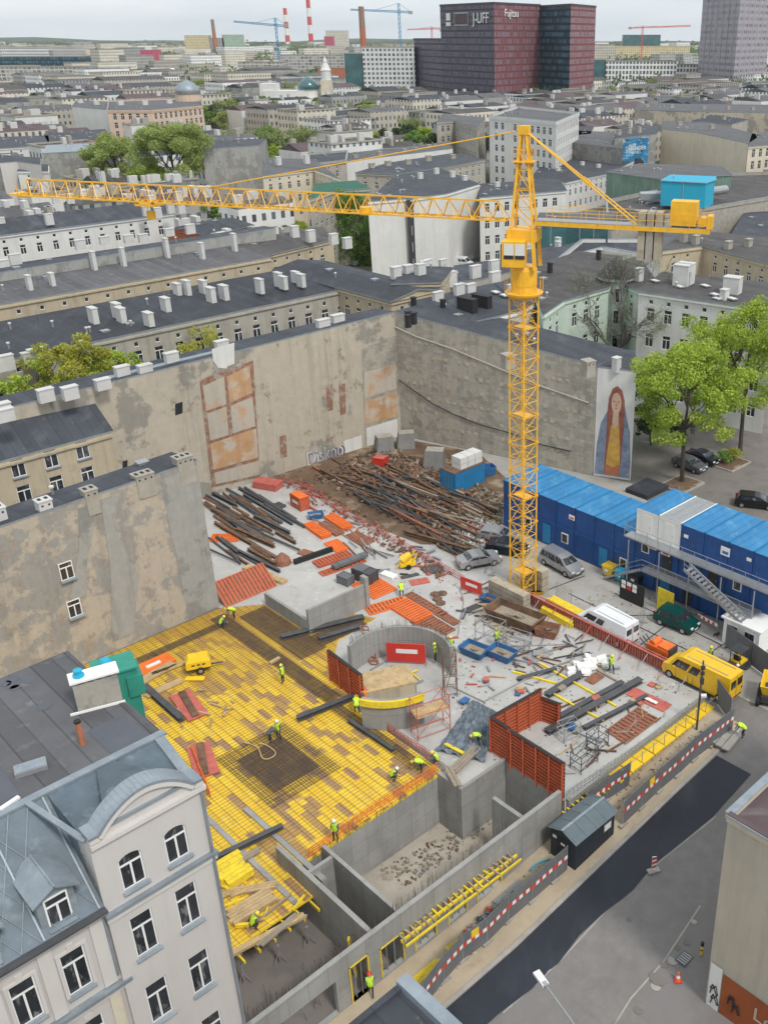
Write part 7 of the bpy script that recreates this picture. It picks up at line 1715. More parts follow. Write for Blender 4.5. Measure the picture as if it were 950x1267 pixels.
building('curved tan tenement wing with arched dormer right of the second row',[XY(84,141.5),XY(104,146),XY(108,158),XY(88,156)],13.5,'plaster_tan','felt_brown',win='uv',sp=2.9,rise=1.2,chim=chrow([(365,293),(385,297),(413,300),(430,305)],14.5,1.7,.9,1.8))
building('white fronted tenement row left of the tree cluster',rect(40,97,190,204),14.0,'plaster_white','felt',win='v',sp=3.0,rise=1.6,chim=chrow([(2,278),(62,276),(70,250),(88,250),(103,245),(120,240),(182,265),(196,268),(212,262),(225,262),(188,250),(222,247)],15,1.8,.8,1.6))
building('low grey annex roofs in the yard before the white fronted row',rect(48,92,170,186),9.5,'plaster_grey','felt',win='v',sp=3.4,chim=chrow([(100,290),(142,288),(160,276),(172,272)],9.6,2.0,1.2,2.4,'chimney_grey')+chrow([(128,283),(140,280),(188,290)],9.6,1.6,.9,1.5))
building('grey walled shed with red brick end near the tree cluster',[XY(97,178),XY(110,182),XY(108,194),XY(95,190)],11,'brick_orange','felt',rise=.8)
# --- middle blocks ---
def pxb(label,px,h,wall,roof='felt',**k):
    poly=[P(x,y,h)[:2] for x,y in px];return building(label,poly,h,wall,roof,**k)
pxb('white blank gabled apartment house with a dark slot between its firewalls',[(455,250),(503,246),(507,246.5),(553,240),(593,228),(545,209),(488,218)],16,'plaster_white',win='u',sp=2.6,ww=1.2,wh=1.9,over=.1,chim=chrow([(520,222),(540,216),(560,220),(575,224)],16,1.5,.7,1.4))
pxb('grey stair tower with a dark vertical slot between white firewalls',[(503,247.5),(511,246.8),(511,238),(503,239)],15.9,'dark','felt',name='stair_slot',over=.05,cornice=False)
pxb('white street tenement with many windows and a beige ground floor',[(593,245),(648,240),(700,236),(690,222),(595,228)],15,'plaster_white',win='a',sp=2.5,ww=1.2,wh=1.9,attic=False,chim=chrow([(615,232),(640,230)],15,1.5,.7,1.4))
pxb('grey apartment house with balconies overgrown by ivy behind the crane jib',[(383,248),(415,236),(458,234),(440,224),(390,228)],16,'plaster_grey','green_dark',win='a',sp=2.8,attic=False,over=.2)
pxb('cream house with brown roof left of the ivy covered house',[(325,218),(388,210),(420,222),(390,198),(330,196)],15,'plaster_cream','felt_grey',win='a',sp=3,chim=chrow([(345,205),(380,203)],15,1.8,1,2.5))
pxb('long white firewall house in front of the park',[(428,200),(560,184),(555,176),(430,190)],13,'plaster_white','felt_grey',over=.1,chim=chrow([(440,196),(470,193),(500,188),(530,184)],13,2,.8,1.2,'chimney_grey'))
pxb('low flat house with parapets left of the long white firewall',[(385,205),(428,200),(430,188),(380,192)],13.5,'plaster_grey','felt',win='a',sp=3,parapet=.5)
pxb('grey row house with dark flat roof before the white gables',[(440,214),(490,216),(545,208),(600,198),(560,190),(480,202)],14,'plaster_grey','felt',win='a',sp=3.2,chim=chrow([(460,208),(480,206),(505,204),(530,200),(560,197)],14,2,.9,1.6,'chimney_grey'))
pxb('cluster of old brick and plaster sheds by the ivy house',[(325,235),(385,228),(390,238),(330,250)],9,'brick_old','felt_grey',win='a',chim=chrow([(340,238),(365,232)],9,2,1.4,3,'chimney_grey'))
pxb('grey office tenement with narrow windows beside the flag billboard',[(540,152),(562,150),(590,158),(600,146),(548,141)],19,'plaster_grey','felt_grey',win='a',sp=2.8,ww=1.4,wh=2.0,attic=False)
pxb('modern white and grey hotel block behind the crane head',[(605,146),(630,148),(688,154),(716,142),(640,134)],22,'plaster_white','felt_grey',win='a',sp=3.0,ww=1.4,wh=2.1,attic=False,parapet=.8,name='hotel')
pxb('grey rendered wing on the hotel front facing the crane',[(618,157),(686,164),(690,158),(630,152)],19,'mesh_white','felt_grey',win='a',sp=2.9,ww=1.3,wh=2.0,attic=False,over=.05)
pxb('white panelled blank house right of the hotel',[(686,170),(730,166),(735,156),(690,158)],14,'plaster_white','felt',over=.1)
pxb('low grey flat roofs between hotel and glass hall',[(655,222),(700,226),(755,214),(790,196),(720,190),(670,205)],9,'plaster_white','felt',win='a',sp=3,chim=chrow([(690,212),(720,205),(740,208)],9,1.6,.9,1.3))
pxb('grey flat roofed yard building behind the glass hall',[(700,176),(770,184),(760,164),(712,162)],14,'wall_grey','felt_grey',win='',over=.1)
pxb('beige firewall house carrying the blue advert',[(760,172),(812,166),(812,156),(765,160)],16,'wall_grey','felt',over=.1,chim=chrow([(765,168),(778,166),(790,165)],16,2,1,2,'chimney_grey'))
pxb('long beige firewall row right of the white billboard',[(785,136),(850,138),(955,140),(955,130),(790,128)],17,'wall_beige','felt_grey',over=.1,chim=chrow([(800,133),(830,134),(870,135),(900,136),(930,137)],17,3,1,1.6,'chimney_grey'))
pxb('yellowish curved blank wall building with bushes below',[(818,160),(860,164),(925,178),(940,168),(880,152),(820,150)],16,'plaster_cream','felt_grey',over=.1,chim=chrow([(840,156),(880,160)],16,3,1,1.6,'chimney_grey'))
pxb('ornate stone palace front at the right photo edge',[(925,182),(990,176),(990,160),(930,166)],16,'plaster_cream','felt_grey',win='a',sp=3.2,ww=1.4,wh=2.4,attic=False,name='palace')
pxb('dark roofed houses on the skyline of old town at right',[(855,150),(905,154),(925,148),(880,142)],16,'plaster_grey','felt',win='',over=.2,chim=chrow([(870,147),(895,149)],16,2,1,2,'chimney_grey'))
# glass hall, theatre
def facet(label,px,h,wall,roof,stripe,parts_=(),name='hall',z0=0):
    poly=[P(x,y,h)[:2] for x,y in px];t=building(label,poly,h,wall,roof,over=.3,name=name,z0=z0)
    m=MB();n=len(poly)
    for i in range(n):
        a=poly[i];b=poly[(i+1)%n];L=math.dist(a,b);k=int(L/stripe)
        for q in range(1,k):
            x=a[0]+(b[0]-a[0])*q/k;y=a[1]+(b[1]-a[1])*q/k;m.bar((x,y,z0),(x,y,h-.1),.14,.14,M['galv'])
    m.build('mullion_grid',t);return t
facet('long green glass hall with a white edged flat roof',[(750,213),(818,222),(905,217),(890,206),(790,203)],17,'glass_green','felt_grey',2.2,z0=10)
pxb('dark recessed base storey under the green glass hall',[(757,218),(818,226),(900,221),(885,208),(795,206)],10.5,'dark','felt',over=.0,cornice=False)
facet('teal glass lobby behind the counter jib',[(662,279),(700,275),(752,279),(760,264),(668,264)],16,'glass_teal','felt_grey',2.6)
pxb('large grey stage building with a broad pale flat roof',[(752,285),(830,268),(960,246),(960,216),(880,218),(815,238),(750,252)],14,'chimney_grey','felt_brown',parapet=.7,name='theatre')
facet('bright turquoise cladded box on the theatre roof',[(818,224),(873,227),(884,223),(884,219),(830,217)],19.5,'turq','turq',4,z0=14.7)
x,y,_=P(872,246,14.8)
mb=MB();mb.tube((x,y,16.2),(x+5,y+4,16.2),.9,M['galv'],12);mb.tube((x,y,16.2),(x-14,y,15.6),.7,M['galv'],12);mb.cbox((x-10,y,14.8),8,3,1.2,M['galv']);tag(mb.build('air_duct',loc=(x,y,14.8)),'silver ventilation duct on the theatre roof below the turquoise box','duct')
pxb('black pitched roof house before the theatre at the right edge',[(905,290),(960,300),(960,262),(920,264)],12,'plaster_grey','felt',over=.4,win='')
# mint corner house & white street tenement
pxb('long white tenement with a dark roof behind the courtyard trees',[(790,360),(960,385),(960,352),(822,338)],16,'plaster_white','felt_brown',win='a',sp=2.5,ww=1.15,wh=1.8,chim=chrow([(895,372),(790,345)],16,1.2,.8,1.6)+chrow([(843,352),(787+60,350),(905,362)],16.2,2.6,1.6,2.6,rot=-30),over=.4)
pxb('mint green corner house with sloping dark roof left of the turret',[(672,390),(698,372),(752,356),(770,318),(715,312),(650,335)],15.5,'plaster_mint','felt_brown',win='a',sp=2.5,ww=1.1,wh=1.8,over=.3,chim=chrow([(680,338),(740,322)],15.6,.6,.6,1.6,'black'))
pxb('mint green house wing right of the turret',[(772,352),(790,360),(808,345),(790,318),(765,325)],15.5,'plaster_mint','felt_brown',win='a',sp=2.5,ww=1.1,wh=1.8,over=.3)
cx,cy,_=P(762,352,15);t=thing('corner_turret','round mint green corner turret with a grey cone roof','turret',(cx,cy,0));mb=MB();mb.lathe((cx,cy,0),[(2.2,0),(2.2,15.6),(2.6,15.9),(2.6,16.3)],M['plaster_mint'],20);mb.build('wall',t)
mb=MB();mb.lathe((cx,cy,16.3),[(2.8,0),(1.9,.9),(.9,2.0),(.1,2.6)],M['felt_brown'],20);mb.build('roof',t)
for zz in (3,6.5,10,13):
    m=MB();m.cbox((cx-.1,cy-2.2,zz),.9,.2,2.0,M['frame_white']);w=m.build('window',t);m=MB();m.cbox((cx-.1,cy-2.31,zz+.1),.7,.02,1.8,M['glass']);m.build('pane',w)
pxb('dark flat roofed hall with white parapet above the mint house',[(690,325),(745,310),(815,322),(800,300),(720,300)],13,'plaster_white','felt',parapet=.6,win='')
pxb('grey roofed tenement below the theatre wall',[(815,312),(870,305),(960,330),(960,296),(850,285)],13,'plaster_tan','felt_brown',win='a',sp=3,over=.4,chim=chrow([(845,300),(860,303),(925,306),(900,309)],13,1.6,.9,1.8,'chimney_grey'))
pxb('beige parcel roofs between counter jib and turret',[(790,300),(815,308),(855,285),(830,270),(795,282)],12.5,'plaster_grey','felt_grey',win='a',sp=3,chim=chrow([(800,292),(838,283)],12.5,1.6,.9,1.6,'chimney_grey'))
# roofs behind wall B
pxb('white house with dark flat roof and black chimney stacks behind the corner',[(512,386),(590,398),(640,386),(660,376),(618,350),(560,362),(505,376)],15,'plaster_white','felt',win='a',sp=2.6,over=.1,chim=chrow([(578,386),(596,380)],15.1,3.4,.9,1.9,'black',rot=-40)+chrow([(548,385),(512,382),(505,398)],15.1,.6,.5,1.4,'black')+chrow([(542,372),(568,363),(582,360)],15.3,1.9,.6,1.2))
pxb('long dark roofed tenement right of the black chimney stacks',[(640,378),(672,365),(745,330),(712,318),(655,335),(615,352)],15.2,'plaster_white','felt',win='a',sp=2.8,over=.1,chim=chrow([(630,362),(646,350)],15.2,.8,.5,1.0,'chimney_white'))
pxb('dark lean-to roofs between the tenement rows and the street',[(525,355),(600,345),(690,322),(715,300),(640,318),(560,330)],13.5,'plaster_grey','felt',win='',over=.1,chim=chrow([(558,352),(612,352),(588,344),(611,337)],13.6,2.2,.7,1.8)+chrow([(690,300),(690,305)],13.6,.9,.9,.9))
pxb('grey long flat roof along the street with round white vents',[(640,324),(715,310),(765,312),(752,304),(690,302),(620,314)],12,'plaster_white','felt_grey',win='',parapet=.4)
pxb('small tan gabled house with white chimneys at the row junction',[(485,352),(545,350),(560,332),(505,330)],15.5,'plaster_tan','felt',over=.3,win='a',chim=chrow([(490,342),(505,338),(520,340)],15.6,1.8,.9,1.5))
# skylights: copies of one
sk=thing('skylight','small pale skylight on the dark tenement roofs','skylight',P(887,340+30,16.2),30,'small pale skylights on the dark roofs');m=MB();m.box(-.45,.45,-.7,.7,0,.14,M['galv']);m.build('frame',sk,world=False);m=MB();m.box(-.35,.35,-.6,.6,.14,.17,M['mesh_white']);m.build('glass',sk,world=False)
for (px,py,z) in ((810,348,16.25),(840,355,16.25),(872,354,16.25),(905,370,16.3),(682,345,15.4),(690,352,15.4),(655,352,15.4),(624,366,15.3),(613,362,15.3),(720,323,13.2),(884,365,16.3)): dup(sk,P(px,py,z),30)
# --- right foreground building (RB) ---
RBc=(33.4,17.9)
t=building('large beige building with brown metal roof at the lower right corner',[XY(33.4,17.8),XY(33.4,-8),XY(52,-8),XY(52,17.8)],11.2,'plaster_beige','roof_red_brown',z0=-2.6,parapet=.35,name='corner_building')
mb=MB();mb.bar(XY(33.42,17.8,11.6),XY(33.42,-8,11.6),.3,.1,M['roof_red_brown']);mb.build('roof_edge',t)
# orange painted band at its foot
mb=MB();mb.face([XY(33.36,16.9,-2.4),XY(33.36,-7,-2.4),XY(33.36,-7,.9),XY(33.36,16.9,.9)],M['rust_paint']);ob=mb.build('painted_band',t);ob['label']='rust orange painted band'
mb=MB();mb.face([XY(33.34,17.7,-2.4),XY(33.34,16.95,-2.4),XY(33.34,16.95,1.2),XY(33.34,17.7,1.2)],M['white']);mb.build('white_board',t)
for k,(v_,z_) in enumerate(((17.3,-.7),(16.2,-.6),(15.9,-1.0),(17.2,-1.4))):
    mb=MB();pp=[XY(33.32,v_+.25*math.cos(a_*1.1),z_+.4*math.sin(a_*1.9)) for a_ in range(7)];mb.path(pp,.035,M['black'],4);mb.build('graffiti',ob)
text_mesh('Lek',1.3,M['fade_plaster'],'lettering',t,XY(33.3,14.0,-.3),R(90),AR-R(90),.01)
# --- foreground bottom roof ---
z=15;uu,vv=UV(P(505,1215,z))
t=building('dark flat roof with a zinc edge in the bottom foreground',[XY(uu-14,vv-12),XY(uu,vv-12),XY(uu,vv),XY(uu-14,vv)],z,'plaster_grey','felt',z0=-2.5,over=.02,name='foreground_house')
mb=MB();mb.bar(XY(uu-.25,vv+.05,z+.3),XY(uu-.25,vv-12,z+.3),.5,.35,M['zinc']);mb.bar(XY(uu-14,vv-.1,z+.2),XY(uu,vv-.1,z+.2),.25,.2,M['felt']);mb.build('parapet_flashing',t)
c=P(577,1238,15.9);mb=MB();mb.cbox((0,0,-3),.85,1.7,3.0,M['chimney_grey']);mb.cbox((0,0,0),.95,1.8,.08,M['stone_tan']);mb.tube((0,-.3,.08),(0,-.3,.12),.11,M['rust_paint'],10);q=mb.build('chimney',t);q.location=Vector((c[0]+.1,c[1]-.4,c[2]))-t.location;q.rotation_euler=(0,0,R(20))
mb=MB();mb.lathe((0,0,0),[(.1,-1.5),(.1,0),(.17,.02),(.17,.12),(.12,.14),(.12,.24),(.17,.26),(.17,.4),(.02,.45)],M['white'],14);q=mb.build('vent_pipe',t);c=P(603,1262,15.6);q.location=Vector(c)-t.location
# --- B1: white-lilac tenement, bottom left ---
def b1():
    v0=32.8;uc=13.95;zb=-2.6
    t=thing('corner_tenement','pale lilac tenement with slate mansard and curved gable in the left foreground','building',XY(8,40,zb))
    W=M['render_lilac'];pt=lambda u,v,z:XY(u,v,z)
    bu=8.95 # bay start
    rows=[(13.55,15.4,10.37,'arch'),(13.55,15.4,12.4,'arch'),(9.6,11.95,12.35,''),(9.6,11.95,10.25,''),(5.3,7.7,12.3,''),(5.3,7.7,10.2,''),(1.0,3.4,12.3,''),(1.0,3.4,10.2,'')]
    hol=[]
    w_=1.02
    def arch(h): pass
    wl=MB();a=XY(bu,v0-.25);b=XY(uc,v0-.25)
    holes=[(c-bu-w_/2,c-bu+w_/2,z0+.0,z1) for z0,z1,c,k in rows]
    wl.wall(a,b,zb,16.9,holes,W,.16)
    wl.face([pt(bu,v0-.25,zb),pt(bu,v0-.25,16.9),pt(bu,v0+1,16.9),pt(bu,v0+1,zb)],W)
    # left section
    lrows=[(9.6,12.0,7.35),(9.6,12.0,5.3),(9.6,12.0,3.2),(5.3,7.7,7.35),(5.3,7.7,5.3),(5.3,7.7,3.2),(1,3.4,7.35),(1,3.4,5.3)]
    a=XY(-6,v0);b=XY(bu,v0);holes=[(c+6-w_/2,c+6+w_/2,z0,z1) for z0,z1,c in lrows]
    wl.wall(a,b,zb,13.5,holes,W,.16)
    # side (+u) and back
    wl.face([pt(uc,v0-.25,zb),pt(uc,46.3,zb),pt(uc,46.3,16.6),pt(uc,v0-.25,16.6)],W);wl.face([pt(uc,46.3,zb),pt(-6,46.3,zb),pt(-6,46.3,16.6),pt(uc,46.3,16.6)],W)
    wl.build('wall',t)
    allw=[(z0,z1,c,v0-.25,k) for z0,z1,c,k in rows]+[(z0,z1,c,v0,'') for z0,z1,c in lrows]
    for z0,z1,c,v_,k in allw:
        h_=round(z1-z0,2);x,y=XY(c,v_+.1);tl=t.location
        o=inst(wmesh(w_,h_),'window',t,(x-tl.x,y-tl.y,z0-tl.z),AR);inst(pmesh(w_,h_),'pane',o,(0,0,0));inst(smesh(w_),'sill',o,(0,0,0))
        if k=='arch':
            m=MB();n_=8
            for s_ in range(n_):
                a0_=math.pi*s_/n_;a1_=math.pi*(s_+1)/n_
                p=lambda a_,rx,rz,v_=v_:XY(c+rx*math.cos(a_),v_-.02,z1-.28+rz*math.sin(a_))
                # spandrel corner fills making the head round
            for sg in(-1,1):
                pts=[XY(c+sg*w_/2,v_-.012,z1+.01)]+[XY(c+sg*(w_/2)*math.cos(q*math.pi/12),v_-.012,z1-.3+.3*math.sin(q*math.pi/12)) for q in range(7)]
                m.face(pts if sg>0 else pts[::-1],W)
            m.build('arch_head',t)
    # bands
    m=MB();
    def band(u0,u1,v_,z,h,dp,mt): m.obox(XY((u0+u1)/2,v_-dp/2,z+h/2),Vector(XY((u1-u0)/2,0,0)),Vector(XY(0,dp/2,0)),(0,0,h/2),mt)
    band(bu-.1,uc+.12,v0-.25,12.95-.1,.16,.25,M['zinc']);band(bu-.05,uc+.08,v0-.25,12.5,.34,.12,M['render_trim'])
    band(-6,bu+.35,v0,8.75,.18,.35,M['zinc']);band(-6,bu+.3,v0,8.4,.34,.16,M['render_trim'])
    band(-6,bu,v0,4.5,.18,.3,M['zinc']);band(-6,bu,v0,13.2,.22,.5,M['render_trim']);m.build('cornice',t)
    m=MB()
    for uu_ in (8.5,6.35,4.25,2.2): band(uu_-.28,uu_+.28,v0,9.0,4.2,.12,M['render_trim'])
    for uu_ in (8.5,6.35,4.25,2.2): band(uu_-.24,uu_+.24,v0,4.7,3.7,.12,M['plaster_cream'])
    m.build('pilaster',t)
    for z0,z1,c in lrows[:3]:
        m=MB();
        for q in((c-w_/2-.14,c-w_/2,z0,z1+.14),(c+w_/2,c+w_/2+.14,z0,z1+.14),(c-w_/2,c+w_/2,z1,z1+.14),(c-.14,c+.14,z1+.14,z1+.4)): band(q[0],q[1],v0,q[2],q[3]-q[2],.06,M['render_trim'])
        m.build('window_surround',t)
    m=MB();
    for c in (7.3,5.2): m.tube(XY(c,v0,8.05),XY(c,v0-.06,8.05),.22,M['render_trim'],16)
    m.build('medallion',t)
    # curved gable
    prof=[]
    cc=(bu+uc)/2
    for i in range(25):
        f=-1+2*i/24;u_=cc+f*(uc-bu)/2;a_=abs(f)
        z_=16.9+ (0.25 if a_>.82 else .25+1.15*math.cos((a_/.82)*math.pi/2)**.8)
        prof.append((u_,z_))
    m=MB();m.face([XY(bu,v0-.25,16.9)]+[XY(u_,v0-.25,z_) for u_,z_ in prof]+[XY(uc,v0-.25,16.9)],W) if False else None
    for (p,q) in zip(prof,prof[1:]):
        m.face([XY(p[0],v0-.25,16.9),XY(q[0],v0-.25,16.9),XY(q[0],v0-.25,q[1]),XY(p[0],v0-.25,p[1])],W)
        m.face([XY(q[0],v0+.35,16.9),XY(p[0],v0+.35,16.9),XY(p[0],v0+.35,p[1]),XY(q[0],v0+.35,q[1])],W)
    m.build('gable_wall',t)
    m=MB()
    for (p,q) in zip(prof,prof[1:]): 
        m.bar(XY(p[0],v0+.02,p[1]+.06),XY(q[0],v0+.02,q[1]+.06),.95,.14,M['zinc'])
        m.bar(XY(p[0],v0-.3,p[1]-.12),XY(q[0],v0-.3,q[1]-.12),.3,.24,M['render_trim'])
    m.bar(XY(bu,v0-.33,16.75),XY(uc+.1,v0-.33,16.75),.3,.2,M['render_trim']);m.bar(XY(bu+.5,v0-.3,17.35),XY(uc-.5,v0-.3,17.35),.14,.12,M['zinc']);m.build('gable_coping',t)
    # flat roof + mansard
    zr=17.05
    m=MB();m.face([XY(-6,36.5,zr),XY(15.0-.6,36.6,zr),XY(uc+.15,46.5,zr),XY(-6,46.5,zr)],M['felt_grey']);m.build('flat_roof',t)
    m=MB();m.face([XY(-6,v0-.25,13.45),XY(bu,v0-.25,13.45),XY(bu,36.5,zr-.02),XY(-6,36.5,zr-.02)],M['slate'])
    m.face([XY(bu,v0+.3,16.2),XY(uc,v0+.3,16.2),XY(uc+.1,36.6,zr-.02),XY(bu,36.5,zr-.02)],M['slate'])
    m.face([XY(bu,v0-.2,13.45),XY(bu,v0+.3,16.9),XY(bu,36.5,zr-.02)],M['slate'])
    m.build('mansard',t)
    m=MB()
    # diamond slate joints
    for k in range(24):
        for dr in (1,-1):
            u_=-4+k*.8
            p0=XY(u_,v0-.25,13.47);p1=XY(u_+dr*2.6,36.5,zr);
            if -5<u_<bu-.1 and u_+dr*2.6<bu-.05: m.bar(Vector(p0)+Vector((0,0,.05)),Vector(p1)+Vector((0,0,.05)),.03,.02,M['zinc'])
    for u_ in (8.75,6.5,4.2): m.bar(XY(u_,v0-.25,13.5),XY(u_,36.5,zr+.02),.07,.07,M['zinc'])
    m.bar(XY(-6,v0-.45,13.42),XY(bu,v0-.45,13.42),.35,.12,M['steel_dark']);m.bar(XY(-6,36.55,zr+.03),XY(uc+.5,36.65,zr+.03),.4,.12,M['zinc']);m.bar(XY(uc+.12,36.6,zr),XY(uc+.12,46.4,zr),.2,.1,M['steel_dark']);m.bar(XY(uc,v0+.3,16.3),XY(uc+.15,36.6,zr),.45,.14,M['zinc'])
    m.bar(XY(bu,v0,16.9),XY(bu-.8,36.5,zr+.05),.25,.12,M['zinc'])
    m.build('roof_flashing',t)
    # ridge of curved gable running back
    m=MB()
    for (p,q) in zip(prof[5:-5],prof[6:-4]):
        m.face([XY(p[0],v0+.3,p[1]),XY(q[0],v0+.3,q[1]),XY(cc+(q[0]-cc)*.25,36.4,zr+.02),XY(cc+(p[0]-cc)*.25,36.4,zr+.02)],M['slate'])
    m.build('gable_roof',t)
    # dormers
    for c in (7.35,4.4,1.5):
        d=MB();yv=v0+.1
        d.face([XY(c-.75,yv,13.5),XY(c+.75,yv,13.5),XY(c+.75,yv,15.2),XY(c-.75,yv,15.2)],M['zinc']);d.face([XY(c-.75,yv,15.2),XY(c+.75,yv,15.2),XY(c,yv,15.75)],M['zinc'])
        for sg in(-1,1):
            q=[XY(c+sg*.75,yv,13.5),XY(c+sg*.75,yv+1.9,15.2),XY(c+sg*.75,yv,15.2)];d.face(q,M['zinc'])
            d.obox((Vector(XY(c+sg*.45,yv+.85,15.52))),Vector(XY(sg*.5,0,-.28)),Vector(XY(0,1.2,0)),(0,0,.04),M['zinc'])
        dm=d.build('dormer',t)
        x,y=XY(c,yv-.02);tl=t.location;o=inst(wmesh(.95,1.45),'window',t,(x-tl.x,y-tl.y,13.65-tl.z),AR);inst(pmesh(.95,1.45),'pane',o,(0,0,0));inst(smesh(.95),'sill',o,(0,0,0))
    # downpipe
    m=MB();m.tube(XY(uc-.1,v0-.38,zb),XY(uc-.1,v0-.38,16.6),.07,M['zinc'],8);m.tube(XY(bu-.12,v0-.12,9.3),XY(bu-.12,v0-.12,13.4),.06,M['zinc'],8);m.build('downpipe',t)
    # chimneys
    cx,cy,_=P(124,870,zr);m=MB();m.cbox((cx,cy,zr),2.0,.75,1.55,M['chimney_grey'],30);m.cbox((cx,cy,zr+1.7),2.2,.95,.1,M['white'],30)
    for k in range(5): m.cbox((cx+(-.8+.4*k)*math.cos(R(30)),cy+(-.8+.4*k)*math.sin(R(30)),zr+1.55),.14,.7,.15,M['chimney_grey'],30)
    ch=m.build('chimney',t);m=MB();m.lathe((cx-.55,cy-.3,zr+1.8),[(.26,0),(.26,.1),(.16,.12),(.16,.26),(.2,.28),(.2,.36),(.02,.4)],M['turq'],14);m.build('ventilator',ch)
    m=MB();m.bar((cx-1,cy-1.0,zr+.06),(cx+1.2,cy+.1,zr+.06),.1,.1,M['white']);m.build('flashing_strip',ch)
    x,y=UV(P(103,918,zr));q=P(103,921,zr);m=MB();m.tube(q,(q[0],q[1],zr+1.25),.13,M['brick_orange'],10);m.tube((q[0],q[1],zr+1.25),(q[0],q[1],zr+1.35),.16,M['black'],10);m.build('flue_pipe',t)
    q=P(39,952,zr);m=MB();m.cbox((q[0],q[1],zr),1.3,.7,.22,M['galv'],30);m.cbox((q[0],q[1],zr+.22),1.2,.6,.04,M['zinc'],30);m.build('roof_hatch',t)
    for (px,py,s_) in ((55,874,.22),(17,848,.2),(16,840,.2),(36,841,.22),(19,851,.15),(8,846,.16)):
        q=P(px,py,zr);m=MB();m.lathe((q[0],q[1],zr+.006),[(s_*1.6,0),(s_*1.6,.01)],M['felt_patch'],16);m.build('felt_patch',t)
    m=MB();m.face([P(108,905,zr+.02),P(152,884,zr+.02),P(188,910,zr+.02),P(140,935,zr+.02)][::-1],M['felt_patch']);m.build('roof_felt_patch',t)
    m=MB();m.face([P(-20,945,zr+.02),P(0,948,zr+.02),P(32,992,zr+.02),P(-20,1015,zr+.02)][::-1],M['felt_patch']);m.bar(P(0,1002,zr+.1),P(24,986,zr+.1),.18,.12,M['white']);m.build('roof_felt_patch',t)
    return t
b1()
# green roof hatch tower by the deck
def greenbox():
    q=P(140,820,17);t=thing('vent_tower','green metal clad ventilation shaft with a blue rotary cowl','ventilation shaft',(q[0],q[1],13),30)
    mb=MB();mb.cbox((0,0,0),1.9,1.5,3.8,M['green_paint']);mb.build('casing',t,world=False)
    mb=MB();mb.cbox((0,0,3.8),2.1,1.7,.12,M['green_paint']);mb.cbox((.8,-.1,2.2),.8,1.6,1.2,M['green_paint']);mb.build('cover',t,world=False)
    mb=MB();mb.lathe((-.35,0,3.92),[(.38,0),(.38,.08),(.22,.1),(.3,.3),(.2,.45),(.02,.5)],M['turq'],16);mb.build('cowl',t,world=False)
greenbox()
# ================= far city =================
rc=random.Random(5)
def farblock(label,poly,h,wall,roof='felt_grey',group=None,gable=0,name='city_building',chims=0,z0=0):
    ar=sum(poly[i][0]*poly[(i+1)%len(poly)][1]-poly[(i+1)%len(poly)][0]*poly[i][1] for i in range(len(poly)))
    if ar<0: poly=poly[::-1]
    n=len(poly);cx=sum(p[0] for p in poly)/n;cy=sum(p[1] for p in poly)/n
    t=thing(name,label,'building',(cx,cy,z0),0,group);m=MB();m.prism(poly,z0,h,M[wall],bot=False);m.build('wall',t)
    m=MB()
    if gable and n==4:
        P4=[Vector((*p,h)) for p in poly];mA=(P4[0]+P4[3])/2+Vector((0,0,gable));mB_=(P4[1]+P4[2])/2+Vector((0,0,gable))
        m.face([P4[0],P4[1],mB_,mA],M[roof]);m.face([mA,mB_,P4[2],P4[3]],M[roof]);m.face([P4[3],P4[0],mA],M[roof]);m.face([P4[1],P4[2],mB_],M[roof])
    else:
        m.face([(*p,h-.4) for p in poly],M[roof])
        for i in range(n): m.bar((*poly[i],h),(*poly[(i+1)%n],h),.5,.5,M['chimney_grey'])
    m.build('roof',t)
    for _ in range(chims):
        m=MB();f,g=rc.uniform(.1,.9),rc.uniform(.2,.8);x=poly[0][0]+(poly[1][0]-poly[0][0])*f+(poly[-1][0]-poly[0][0])*g;y=poly[0][1]+(poly[1][1]-poly[0][1])*f+(poly[-1][1]-poly[0][1])*g
        m.cbox((x,y,h-.5),rc.uniform(1.5,3),1.1,2.6+gable*.6,M[rc.choice(('chimney_white','chimney_white','chimney_grey'))],46+90*rc.randint(0,1));m.build('chimney',t)
    return t
def fpx(label,px,h,wall,roof='felt_grey',dist=None,**k):
    return farblock(label,[P(x,y,h)[:2] for x,y in px],h,wall,roof,**k)
def slab_at(px0,px1,ybase,ytop,depth,label,wall,roof='felt_grey',z0=0,tilt=0,**k):
    """building whose front spans px0..px1 at ground row ybase, top at row ytop"""
    yb=max(ybase,49.0);a=P(px0,yb+tilt,z0);b=P(px1,yb,z0);r=ray(px0,ytop);h=H+ (a[1])*r[2]/r[1]
    d=Vector((b[0]-a[0],b[1]-a[1],0)).normalized();n=Vector((-d.y,d.x,0))*depth
    return farblock(label,[a[:2],b[:2],(b[0]+n.x,b[1]+n.y),(a[0]+n.x,a[1]+n.y)],h,wall,roof,z0=z0,**k)
leafmat('leaf_far',(.09,.15,.05),(.2,.28,.1),.01)
